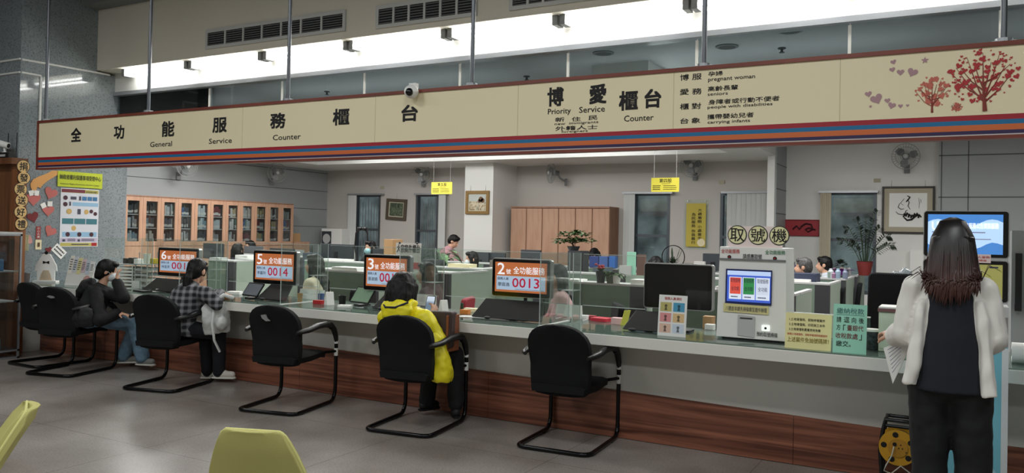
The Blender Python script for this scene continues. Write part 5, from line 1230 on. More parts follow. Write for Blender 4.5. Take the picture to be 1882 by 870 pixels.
# wire letter trays at the far left
def trays(px0, px1, yt, yb, Y, label, n=6, mat='white'):
    a, d = at(px0, yb, Y), at(px1, yb, Y); w = d.x-a.x; X = (a.x+d.x)/2; h = at(px0, yt, Y).z-CT
    t = thing('letter_tray', label, 'letter tray', (X, Y, CT), 0)
    for k in range(n):
        z = .01+h*(k)/n; b = BM(); box(b, -w/2, w/2, -.13, .13, z, z+.006); box(b, -w/2, w/2, -.134, -.13, z, z+.022); part(t, 'tray', b, mat)
        b = BM(); box(b, -w/2+.02, w/2-.03, -.12, .12, z+.006, z+.006+h/n*.45); part(t, 'papers', b, M('tray_paper%d' % (k % 3), [(150, 156, 156), (196, 196, 190), (110, 116, 118)][k % 3], .7))
    for sx in (-1, 1):
        for sy in (-1, 1):
            b = BM(); cyl(b, (sx*w/2, sy*.125, 0), (sx*w/2, sy*.125, h+.02), .006); part(t, 'post', b, mat)
    b = BM(); box(b, -w/2-.01, w/2+.01, -.14, .14, h+.02, h+.03); part(t, 'top_board', b, 'light_grey')
    return t, X, h
t1, Xa, ha = trays(232, 261, 489, 519, 6.0, 'white wire letter tray stack left of display 6')
t2, Xb, hb = trays(266, 288, 489, 519, 6.0, 'grey letter tray stack close to display 6', 4, 'light_grey')
for dx, w_, h_, mat, lb in ((-.1, .05, .06, 'black', 'black ink bottle on top of the white letter trays'), (0, .06, .07, 'black_plastic', 'black stapler box on top of the white letter trays'), (.1, .07, .06, 'white', 'white pot on top of the white letter trays')):
    b = BM(); box(b, -w_/2, w_/2, -.04, .04, 0, h_); o = solo('tray_item', lb, 'box', b, mat, None, bevel=.004); o.location = (Xa+dx, 5.98, CT+ha+.03)
b = BM(); lathe(b, [(.032, 0), (.042, .11), (.038, .11), (.03, .01)], (0, 0, 0), 16); o = solo('paper_cup', 'white paper cup on top of the grey letter trays', 'cup', b, 'white', None); o.location = (Xb-.05, 5.98, CT+hb+.03)
b = BM(); box(b, -.04, .04, -.03, .03, 0, .06); o = solo('tray_item', 'yellow box on top of the grey letter trays', 'box', b, M('bright_yellow', (214, 190, 50), .6), None, bevel=.004); o.location = (Xb+.08, 5.98, CT+hb+.03)
# paper piles on the cubicle tops (resting on the rails)
def pile(px_, py_, w, d, h, mat, label, z=1.0, yaw=0, name='paper_pile', cat='papers'):
    p = atZ(px_, py_, z); b = BM(); n = max(2, int(h/.012))
    for k in range(n): box(b, -w/2, w/2, -d/2, d/2, h*k/n, h*(k+1)/n-.0008, mat=Matrix.Rotation(.08*math.sin(k*2.1), 4, 'Z'))
    o = solo(name, label, cat, b, mat, None, rz=yaw); o.location = p; return o
def desk_shelf(px0, px1, py_, Y, label):   # shelf board behind a rail
    a, d = at(px0, py_, Y), at(px1, py_, Y); 
for px_, Y, w_, d_, h_, mt, lb in ((644, 7.5, .4, .22, .04, 'paper', 'white paper pile lying on the cubicle left of display 3'), (612, 7.5, .26, .2, .015, 'paper', 'thin white papers at the left end of the cubicle left of display 3'), (452, 8.9, .26, .2, .06, 'paper', 'white paper pile on the cubicle left of display 5'), (850, 9.4, .35, .2, .05, 'cream', 'cream paper pile on the wide cubicle left of display 2'), (620, 9.6, .5, .2, .03, 'paper', 'flat papers on the second row cubicle below the air conditioner'),
      (1350, 7.65, .3, .2, .03, 'paper', 'white papers behind the ticket machine'), (1178, 7.75, .14, .2, .05, 'paper', 'white paper box on the corner of the cubicle behind the black display'), (402, 8.4, .2, .18, .03, 'light_grey', 'grey papers on the cubicle between displays 6 and 5'), (1060, 7.75, .16, .2, .02, 'paper', 'white sheets at the left end of the cubicle behind the black display'), (500, 10.6, .5, .2, .05, 'cream', 'cream folders on the far cubicle under the bookcases'), (1462, 9.75, .35, .2, .03, 'paper', 'white sheets on the second cubicle right of the ticket machine')):
    b = BM(); n = max(2, int(h_/.012)); R_ = random.Random(px_)
    for k in range(n): box(b, -w_/2, w_/2, -d_/2, d_/2, h_*k/n, h_*(k+1)/n-.0008, mat=Matrix.Rotation(R_.uniform(-.06, .06), 4, 'Z'))
    o = solo('paper_pile', lb, 'papers', b, mt, None); o.location = (at(px_, 480, Y+.13).x, Y+.13, 1.0)
for px_, Y, w_, h_, c_, lb in ((468, 10.6, .3, .40, (96, 100, 106), 'dark grey file box standing on the far desk left of display 5'), (545, 10.6, .24, .36, (150, 156, 160), 'pale grey file box on the far desk right of display 5'), (575, 9.6, .2, .36, (60, 70, 86), 'slate file box on the desk left of the masked woman'), (800, 9.4, .24, .34, (60, 62, 66), 'charcoal file box on the desk behind the yellow visitor'), (925, 9.75, .3, .36, (120, 110, 104), 'brown grey file box above the queue display numbered 2'), (1020, 9.6, .24, .33, (170, 170, 166), 'pale file box right of the queue display numbered 2'), (1110, 9.6, .2, .33, (84, 92, 100), 'slate file box behind the flower cup'), (1270, 11.4, .26, .36, (98, 86, 78), 'brown file box above the right end of the black display'), (1290, 11.4, .16, .40, (190, 188, 184), 'white file box left of the ticket machine header')):
    b = BM(); box(b, -w_/2, w_/2, -.1, .1, 0, h_); box(b, -.03, .03, -.104, -.1, h_*.6, h_*.85, 1); o = solo('file_box', lb, 'box', b, [M('fb%d' % px_, c_, .6), 'paper'], None, bevel=.003); o.location = (at(px_, 470, Y+.45).x, Y+.42, .735)
# computer box, blue boxes, green note, flower cup
def boxat(name, label, cat, px0, px1, yt, yb, Y, dep, mat, group=None, base=None):
    a, d = at(px0, yb, Y), at(px1, yt, Y); w = max(.03, d.x-a.x); a = a.copy(); a.z = a.z if base is None else base; h = max(.02, at(px0, yt, Y).z-a.z); b = BM(); box(b, -w/2, w/2, 0, dep, 0, h)
    o = solo(name, label, cat, b, mat, None, group, bevel=.003); o.location = ((a.x+d.x)/2, Y, a.z); return o
boxat('computer_case', 'grey computer case under the green bonsai', 'computer', 1043, 1066, 461, 489, 9.95, .3, 'dark_grey', base=.735)
for i, (x0_, x1_, c_, lb) in enumerate(((1083, 1100, (34, 56, 120), 'dark blue box left of the row of blue boxes before the cupboards'), (1101, 1117, (60, 90, 150), 'blue box with white label in the row before the cupboards'), (1119, 1131, (40, 96, 170), 'bright blue box at the right of the row before the cupboards'))):
    boxat('stationery_box', lb, 'box', x0_, x1_, 471, 480, 11.28, .1, M('blue%d' % i, c_, .5), 'blue boxes before the cupboards', base=1.0)
boxat('note_sheet', 'mint green sheet clipped above the cubicle below the third window', 'note', 1152, 1169, 463, 488, 9.62, .01, 'notice_mint', base=1.0)
boxat('photo_frame', 'brown box right of the mint green sheet', 'box', 1170, 1185, 468, 488, 9.62, .06, M('brown_box', (104, 74, 66), .6), base=1.0)
boxat('desk_organizer', 'white desk organizer below the mint green sheet', 'organizer', 1138, 1160, 488, 500, 9.6, .045, 'light_grey', base=1.0)
boxat('printer', 'dark blue printer on the second cubicle right of the ticket machine', 'printer', 1448, 1500, 502, 517, 9.9, .3, M('printer_blue', (44, 52, 76), .5), base=.735)
boxat('carton', 'brown carton behind the desk right of the masked woman below the left windows', 'carton', 705, 722, 440, 476, 9.95, .25, 'kraft', base=.735)
q_ = atX(545, 444, -12.7); b = BM(); box(b, -12.93, -12.52, 12.83, 13.3, 0, 1.2); solo('low_cupboard', 'low oak cupboard beyond the right end of the bookcases', 'cupboard', b, 'oak', Vector((-12.7, 13.06, 0)))
b = BM(); box(b, -12.85, -12.58, 12.86, 13.08, 1.2, 1.38); solo('small_carton', 'brown carton on the low cupboard at the right end of the bookcases', 'carton', b, 'kraft', Vector((-12.7, 12.97, 1.2)))
boxat('water_dispenser', 'white wall dispenser boxes left of the kiosk screens', 'dispenser', 1672, 1698, 460, 512, 14.17, .13, 'white')
# hanging counter sign with black characters
a, d = at(722, 456, 8.15), at(768, 456, 8.15); w = d.x-a.x; z0, z1 = at(745, 472, 8.15).z, at(745, 447, 8.15).z
t = thing('counter_sign', 'clear sign board lettered in black on the cubicle above display 3', 'sign', ((a.x+d.x)/2, 8.22, 1.0)); m = FY(0, -.006, 0)
b = BM(); prism(b, [(-w/2, 0), (w/2, 0), (w/2, z1-1.0), (-w/2, z1-1.0)], FY(0, 0, 0), .006); part(t, 'board', b, M('sign_pale', (206, 202, 196), .5))
b = BM(); text(b, '大宗案件櫃台', m, -w*.46, w*.46, z1-1.0-.12, z1-1.0-.02, .03); part(t, 'lettering', b, 'ink', recalc=False)
b = BM(); prism(b, [(w*.1, .02), (w*.45, .02), (w*.45, .1), (w*.1, .1)], m, .002); part(t, 'red_card', b, M('card_red', (176, 50, 56), .6))
for sx in (-1, 1):
    b = BM(); ell(b, (sx*w*.35, -.006, z1-1.0), (.014, .014, .014)); part(t, 'clip', b, 'black')
# desk lamp
p = at(664, 452, 10.6); t = thing('desk_lamp', 'black desk lamp on curved arms in front of the first window', 'lamp', (p.x, 10.6, .735)); hz = at(664, 415, 10.6).z-.735
b = BM(); lathe(b, [(.09, 0), (.09, .02), (.02, .03)], (0, 0, 0), 20); part(t, 'base', b, 'black')
for s in (-1, 1):
    b = BM(); tube(b, [(s*.02, 0, .03), (s*.14, 0, hz*.55), (s*.12, 0, hz*.85), (s*.05+.06, -.05, hz*.95)], .012, 6); part(t, 'arm', b, 'black')
    b = BM(); ell(b, (s*.05+.06, -.06, hz*.94), (.045, .045, .035)); part(t, 'lamp_head', b, 'black', smooth=180)
# ---------------------------------------------------------------- plants
def leaf(bm, p, d, L, w, droop=.2, mi=0):
    d = Vector(d).normalized(); s = d.cross(Vector((0, 0, 1)));
    if s.length < .1: s = Vector((1, 0, 0))
    s.normalize(); n = s.cross(d).normalized(); p = Vector(p); pts = []
    for t_, ww in ((0, .15), (.3, .9), (.6, 1), (.85, .55), (1, .05)):
        c = p+d*(L*t_)-Vector((0, 0, droop*L*t_*t_)); pts.append((c-s*(w*ww/2)+n*(w*.12*ww), c-n*(.0), c+s*(w*ww/2)+n*(w*.12*ww)))
    vs = [[bm.verts.new(q) for q in r] for r in pts]
    for a, b_ in zip(vs[:-1], vs[1:]):
        bm.faces.new((a[0], a[1], b_[1], b_[0])); bm.faces.new((a[1], a[2], b_[2], b_[1]))
def pot(t, r, h, mat, base=0):
    b = BM(); lathe(b, [(r*.7, base), (r, base+h), (r*1.06, base+h), (r*1.06, base+h*.9), (r*.98, base+h*.9)][:3]+[(r*.9, base+h), (r*.85, base+h*.85)], (0, 0, 0), 20); part(t, 'pot', b, mat, smooth=40)
R = random.Random(21)
# bonsai with cloud pads
p = at(1042, 461, 10.3); t = thing('bonsai_plant', 'green bonsai with leafy pads on the computer case', 'plant', (at(1054, 461, 10.08).x, 10.08, at(1043, 461, 9.95).z))
pot(t, .09, .06, 'dark_grey')
b = BM(); tube(b, [(0, 0, .05), (-.02, 0, .1), (.03, 0, .16)], .014, 6); tube(b, [(-.01, 0, .09), (-.12, 0, .13)], .008, 6); tube(b, [(.01, 0, .1), (.15, 0, .14)], .008, 6); part(t, 'stem', b, M('stem_brown', (90, 72, 50), .8))
b = BM()
for cx_, cz, r in ((-.12, .21, .09), (.12, .22, .09), (-.2, .12, .08), (.21, .14, .08), (.0, .15, .08), (.05, .24, .06), (-.05, .12, .07), (.1, .13, .07)):
    for k in range(38):
        a = R.random()*2*PI; q = r*math.sqrt(R.random()); pp_ = (cx_+q*math.cos(a), q*math.sin(a), cz+R.uniform(-.02, .03)); leaf(b, pp_, (math.cos(a), math.sin(a), R.uniform(-.1, .9)), .07, .04, .3)
part(t, 'foliage', b, 'leaf')
# big leafy plant before the pink woman
p = at(826, 492, 11.0); t = thing('potted_plant', 'large broad-leaved green plant in front of the woman in pink', 'plant', (p.x, 10.75, .0)); zb = .62
pot(t, .17, .62, 'dark_grey')
b = BM()
for k in range(70):
    a = R.random()*2*PI; z = R.uniform(.62, 1.2); q = R.uniform(.02, .2); leaf(b, (q*math.cos(a), q*math.sin(a), z), (math.cos(a), math.sin(a), R.uniform(.0, .9)), R.uniform(.16, .3), R.uniform(.06, .1), R.uniform(.3, .9))
part(t, 'foliage', b, M('leaf_sage', (96, 128, 88), .6, nz=(9, .4)))
b = BM()
for k in range(9):
    a = 2*PI*k/9; tube(b, [(0, 0, .6), (.06*math.cos(a), .06*math.sin(a), .9), (.14*math.cos(a), .14*math.sin(a), 1.15)], .007, 5)
part(t, 'stem', b, 'leaf_dark')
# zz plant in a red pot
p = at(1589, 497, 12.42); t = thing('potted_plant', 'dark feathery plant in a red pot at the rightmost window', 'plant', (p.x, 12.42, 1.0))
pot(t, .11, .2, 'terracotta')
b = BM(); s_ = BM()
for ex, ez, sw in ((-.36, .34, 0), (-.28, .52, .05), (-.12, .62, 0), (.0, .68, .1), (.1, .62, 0), (.16, .74, 0), (.32, .42, .1), (.2, .5, -.1), (-.2, .28, .1), (.05, .45, -.12), (-.06, .5, -.15), (.38, .28, 0)):
    pts = [Vector((ex*.15, 0, .18)), Vector((ex*.4, sw*.5, .18+ez*.55)), Vector((ex*.75, sw, .18+ez*.9)), Vector((ex, sw, .18+ez*.9))]
    if abs(ex) < .25: pts[-1].z = .18+ez
    tube(s_, pts, .006, 5)
    for k in range(26):
        f = .25+.75*k/26*1.0; i = min(2, int(f*3)); q = pts[i].lerp(pts[i+1], f*3-i); dd = (pts[i+1]-pts[i]).normalized(); sd = Vector((dd.z, R.uniform(-.6, .6), -dd.x))*(1 if k % 2 else -1)
        leaf(b, q, dd*.6+sd, .075, .032, .2)
part(t, 'foliage', b, M('leaf_deep', (36, 48, 34), .5)); part(t, 'stem', s_, 'leaf_dark')
# purple orchid in foil and a round green plant
p = at(1546, 500, 12.3); t = thing('potted_plant', 'small round green plant with purple wrapping left of the red pot', 'plant', (p.x, 12.28, 1.0), 0)
pot(t, .07, .08, M('purple_foil', (112, 40, 130), .3, .3))
b = BM()
for k in range(60): a = R.random()*2*PI; e_ = R.uniform(-.2, 1.4); d = Vector((math.cos(a)*math.cos(e_), math.sin(a)*math.cos(e_), math.sin(e_))); leaf(b, Vector((0, 0, .14))+d*.04, d, .06, .03, .2)
part(t, 'foliage', b, 'leaf_dark')
b = BM()
for k in range(9): a = 2*PI*k/9; leaf(b, (.05*math.cos(a), .05*math.sin(a), .06), (math.cos(a), math.sin(a)*.5, .3), .16, .05, .3)
part(t, 'wrapping', b, 'purple_foil')
# bonsai in a black ring
p = at(1237, 488, 11.5); zc = at(1237, 466, 11.5).z; t = thing('ring_planter', 'black ring planter with a dark bushy plant before the third window', 'plant', (p.x, 11.5, 1.0))
b = BM(); tube(b, [(.17*math.cos(2*PI*k/36), 0, .19+.17*math.sin(2*PI*k/36)) for k in range(36)], .007, 6, closed=True); part(t, 'ring', b, 'black_metal', smooth=180)
b = BM(); lathe(b, [(.08, 0), (.1, .03), (.08, .06), (.05, .05)], (0, 0, 0), 18); part(t, 'dish', b, 'black')
b = BM()
for k in range(120): a = R.random()*2*PI; e_ = R.uniform(0, 1.4); d = Vector((math.cos(a)*math.cos(e_), .6*math.sin(a)*math.cos(e_), math.sin(e_))); leaf(b, Vector((0, 0, .08))+d*R.uniform(.02, .09), d, .05, .025, .2)
for ex in (-.02, .1, .14): leaf(b, (ex*.5, 0, .15), (ex, 0, .3), .17, .03, -.1)
part(t, 'foliage', b, 'leaf_dark')
# small pots on the cubicle behind the black display
for px_, py_, r, h, lb, pm in ((1150, 518, .06, .1, 'small succulent in a grey green pot left of the black display top', M('pot_green', (84, 96, 80), .6)), (1172, 517, .05, .09, 'trailing ivy in a white cup beside the black display top', 'white')):
    p = atZ(px_, py_, 1.0); t = thing('potted_plant', lb, 'plant', (p.x, 7.775, 1.0)); pot(t, r, h, pm); b = BM()
    for k in range(26): a = R.random()*2*PI; leaf(b, (.02*math.cos(a), .02*math.sin(a), h), (math.cos(a), math.sin(a), R.uniform(0, 1.2)), R.uniform(.05, .11), .03, .6)
    part(t, 'foliage', b, 'leaf')
# flower cup: dark patterned tumbler with red flowers
p = atZ(1123, 518, 1.0); t = thing('flower_cup', 'dark tumbler of red flowers on the cubicle by the white organizer', 'vase', (p.x, 7.775, 1.0))
b = BM(); lathe(b, [(.04, 0), (.055, .12), (.05, .12), (.036, .01)], (0, 0, 0), 18); part(t, 'cup', b, M('cup_dark', (52, 54, 56), .5), smooth=40)
b = BM()
for k in range(14): a = R.random()*2*PI; ell(b, (.045*math.cos(a)*R.random()-.01, .045*math.sin(a), .14+R.uniform(0, .05)), (.016, .016, .013), nu=8, nv=6)
part(t, 'flowers', b, M('flower_red', (150, 40, 50), .6)); b = BM()
for k in range(12): a = R.random()*2*PI; leaf(b, (0, 0, .11), (math.cos(a), math.sin(a), 1), .1, .03, .3)
part(t, 'leaves', b, 'leaf')
# bottles and cups along the far cubicles at right
cols = [(200, 206, 212), (176, 150, 160), (150, 170, 190), (214, 200, 180), (120, 130, 150), (190, 190, 196), (160, 120, 150), (206, 210, 206), (140, 160, 150)]
for i in range(9):
    px_ = 1527+6.6*i; Y = 12.375 if i % 2 else 11.125; p = at(px_, 500, Y); h = R.uniform(.07, .13); b = BM(); lathe(b, [(.03, 0), (.034, h*.7), (.02, h*.85), (.018, h)], (0, 0, 0), 14)
    o = solo('bottle', 'pale bottle, %s from the left on the cubicles by the red pot' % ordn[i], 'bottle', b, M('bt%d' % i, cols[i], .4), None, 'bottles on the far cubicles'); o.location = (min(p.x, XR-.03-.02*i if i > 5 else p.x), Y, 1.0)
p = at(1456, 489, 11.1); b = BM(); lathe(b, [(.06, 0), (.07, .06), (.05, .14), (.03, .16), (.03, .19)], (0, 0, 0), 18); o = solo('kettle', 'dark purple flask right of the ticket machine header', 'flask', b, M('flask_purple', (64, 52, 74), .4), None); o.location = (max(p.x, -3.1), 11.125, 1.0)

# tall dark chair back, plastic bag and wooden stand left of the standing woman
X_ = at(1618, 530, 7.3).x
t = thing('office_chair', 'tall dark office chair back between the cubicles and the standing woman', 'chair', (X_, 7.5, 0), math.radians(172), 'office swivel chairs')
b = BM(); prism(b, rrect(-.2, .2, .5, 1.22, .05), frame((0, -.24, 0), (1, 0, 0), (0, -.08, 1)), .07); part(t, 'backrest', b, 'black_fabric', smooth=40, bevel=.015)
b = BM(); prism(b, rrect(-.24, .24, -.22, .24, .07), Matrix.Translation((0, 0, .42)), .08); part(t, 'seat', b, 'black_fabric', smooth=40, bevel=.012)
b = BM(); cyl(b, (0, 0, .08), (0, 0, .42), .03); part(t, 'column', b, 'black_plastic'); b = BM(); tube(b, [(0, -.1, .43), (0, -.3, .45), (0, -.32, .7)], .02, 8); part(t, 'back_bar', b, 'black_plastic')
for k in range(5):
    a = 2*PI*k/5+.3; b = BM(); tube(b, [(0, 0, .1), (.28*math.cos(a), .28*math.sin(a), .065)], .018, 6); l = part(t, 'base_arm', b, 'black_plastic')
    b = BM(); cyl(b, (.28*math.cos(a)-.012, .28*math.sin(a), .027), (.28*math.cos(a)+.012, .28*math.sin(a), .027), .027); part(t, 'caster', b, 'black', parent=l)
X_ = at(1652, 565, 8.2).x; zt_ = at(1652, 553, 8.2).z
t = thing('wooden_stand', 'oak stand under the clear plastic bag behind the standing woman', 'stand', (X_, 8.2, 0)); b = BM(); box(b, -.18, .3, -.15, .15, zt_-.04, zt_); part(t, 'top', b, 'oak'); b = BM(); box(b, -.16, .28, -.13, .13, 0, zt_-.04); part(t, 'body', b, 'oak')
bag = blob('plastic_bag', [('e', (0, 0, .13), (.13, .1, .13)), ('e', (.05, 0, .22), (.06, .05, .08))], .015, 2, (.03, 9)); o = link('plastic_bag', bag, Mglass('bag_film', (215, 225, 228), .1, .15, .3, (190, 200, 206))); o.location = (X_+.0, 8.2, zt_); tag(o, 'clear plastic bag on the oak stand left of the standing woman', 'bag')

# ---------------------------------------------------------------- people
M('skin', (206, 160, 134), .55); M('lip', (164, 96, 88), .5); M('eye_dark', (36, 28, 26), .4); M('hair_black', (13, 12, 13), .5, nz=(60, .5), spec=.25); M('hair_grey', (70, 68, 68), .6, nz=(60, .5))
M('mask_blue', (150, 196, 204), .8); M('mask_black', (30, 30, 34), .8); M('mask_white', (214, 220, 224), .8)
M('jacket_black', (8, 8, 11), .85); M('denim', (104, 132, 152), .85, nz=(18, .22), bump=(300, .2)); M('trousers_black', (16, 17, 20), .8); M('trousers_navy', (20, 22, 30), .8)
M('raincoat', (236, 222, 30), .45); M('shoe_grey', (128, 128, 124), .7); M('shoe_cream', (206, 202, 190), .7); M('shoe_black', (24, 24, 26), .6); M('sole_white', (216, 214, 206), .6)
M('ivory', (234, 231, 224), .75); M('navy_knit', (22, 25, 36), .8, bump=(500, .2)); M('bag_black', (22, 22, 25), .7); M('bag_white', (206, 208, 206), .7); M('bag_brown', (58, 42, 38), .6); M('bag_leather', (132, 74, 44), .5)
def Mplaid(key):
    m = bpy.data.materials.new(key); m.use_nodes = True; nt = m.node_tree; b = nt.nodes['Principled BSDF']; b.inputs['Roughness'].default_value = .9
    tc = nt.nodes.new('ShaderNodeTexCoord'); sp = nt.nodes.new('ShaderNodeSeparateXYZ'); nt.links.new(tc.outputs['Object'], sp.inputs[0])
    ad = nt.nodes.new('ShaderNodeMath'); ad.operation = 'MULTIPLY_ADD'; ad.inputs[1].default_value = 1.25; nt.links.new(sp.outputs[0], ad.inputs[0]); nt.links.new(sp.outputs[1], ad.inputs[2])
    vals = []
    for src, k in ((ad.outputs[0], 62.0), (sp.outputs[2], 108.0)):
        mu = nt.nodes.new('ShaderNodeMath'); mu.operation = 'MULTIPLY'; mu.inputs[1].default_value = k; nt.links.new(src, mu.inputs[0])
        si = nt.nodes.new('ShaderNodeMath'); si.operation = 'SINE'; nt.links.new(mu.outputs[0], si.inputs[0])
        mr = nt.nodes.new('ShaderNodeMapRange'); mr.inputs[1].default_value = -.5; mr.inputs[2].default_value = .7; nt.links.new(si.outputs[0], mr.inputs[0]); vals.append(mr.outputs[0])
    s = nt.nodes.new('ShaderNodeMath'); s.operation = 'ADD'; nt.links.new(vals[0], s.inputs[0]); nt.links.new(vals[1], s.inputs[1])
    r = nt.nodes.new('ShaderNodeValToRGB'); r.color_ramp.elements[0].color = rgb((22, 24, 30)); r.color_ramp.elements[1].color = rgb((136, 136, 140)); r.color_ramp.elements[0].position = .12; r.color_ramp.elements[1].position = 1
    h = nt.nodes.new('ShaderNodeMath'); h.operation = 'MULTIPLY'; h.inputs[1].default_value = .5; nt.links.new(s.outputs[0], h.inputs[0]); nt.links.new(h.outputs[0], r.inputs[0]); nt.links.new(r.outputs[0], b.inputs['Base Color'])
    MATS[key] = m
Mplaid('plaid')
def Mhair_dip(key, z0, z1):
    m = bpy.data.materials.new(key); m.use_nodes = True; nt = m.node_tree; b = nt.nodes['Principled BSDF']; b.inputs['Roughness'].default_value = .38
    tc = nt.nodes.new('ShaderNodeTexCoord'); sp = nt.nodes.new('ShaderNodeSeparateXYZ'); nt.links.new(tc.outputs['Object'], sp.inputs[0])
    mr = nt.nodes.new('ShaderNodeMapRange'); mr.inputs[1].default_value = z1; mr.inputs[2].default_value = z0; nt.links.new(sp.outputs[2], mr.inputs[0])
    n = nt.nodes.new('ShaderNodeTexNoise'); n.inputs['Scale'].default_value = 30; mp = nt.nodes.new('ShaderNodeMapping'); mp.inputs['Scale'].default_value = (3, 3, .3); nt.links.new(tc.outputs['Object'], mp.inputs[0]); nt.links.new(mp.outputs[0], n.inputs['Vector'])
    ad = nt.nodes.new('ShaderNodeMath'); ad.operation = 'MULTIPLY_ADD'; ad.inputs[1].default_value = .6; nt.links.new(n.outputs['Fac'], ad.inputs[0]); nt.links.new(mr.outputs[0], ad.inputs[2])
    r = nt.nodes.new('ShaderNodeValToRGB'); r.color_ramp.elements[0].position = .4; r.color_ramp.elements[1].position = 1.2; r.color_ramp.elements[0].color = rgb((22, 18, 18)); r.color_ramp.elements[1].color = rgb((72, 44, 38))
    nt.links.new(ad.outputs[0], r.inputs[0]); nt.links.new(r.outputs[0], b.inputs['Base Color']); MATS[key] = m

def headR(yaw, pitch=0, roll=0):
    return Matrix.Rotation(yaw, 3, 'Z') @ Matrix.Rotation(pitch, 3, 'X') @ Matrix.Rotation(roll, 3, 'Y')
def hand_el(w, d, n, t, curl=.5, k=1.0):
    w, d, n = Vector(w), Vector(d).normalized(), Vector(n); n = (n-d*n.dot(d)).normalized(); s = d.cross(n)*t
    Rm_ = Matrix((s, d, n)).transposed(); E = [('e', w+d*.045*k, (.038*k, .052*k, .015*k), Rm_), ('c', w-d*.02, w+d*.03*k, .024*k, .026*k)]
    for i, L_ in enumerate((.064, .074, .069, .052)):
        p = w+d*(.088-.004*abs(i-1.3))*k+s*(.029-.0195*i)*k; a = curl*.6
        for j, f in enumerate((.45, .33, .27)):
            dd = d*math.cos(a)+n*math.sin(a)+s*(.10-.07*i); q = p+dd.normalized()*(L_*f*k*1.0); E.append(('c', p, q, (.0092-.0008*j)*k, (.0085-.0008*j)*k, 8)); p = q; a += curl*.75
    p = w+d*.028*k+s*.034*k; dd = (d*.75+s*.62+n*(.25+.4*curl)).normalized(); q = p+dd*.036*k; E.append(('c', p-s*.012*k, q, .0125*k, .0105*k, 8)); dd2 = (dd+n*.35*curl-s*.25).normalized(); E.append(('c', q, q+dd2*.028*k, .0105*k, .008*k, 8))
    return E
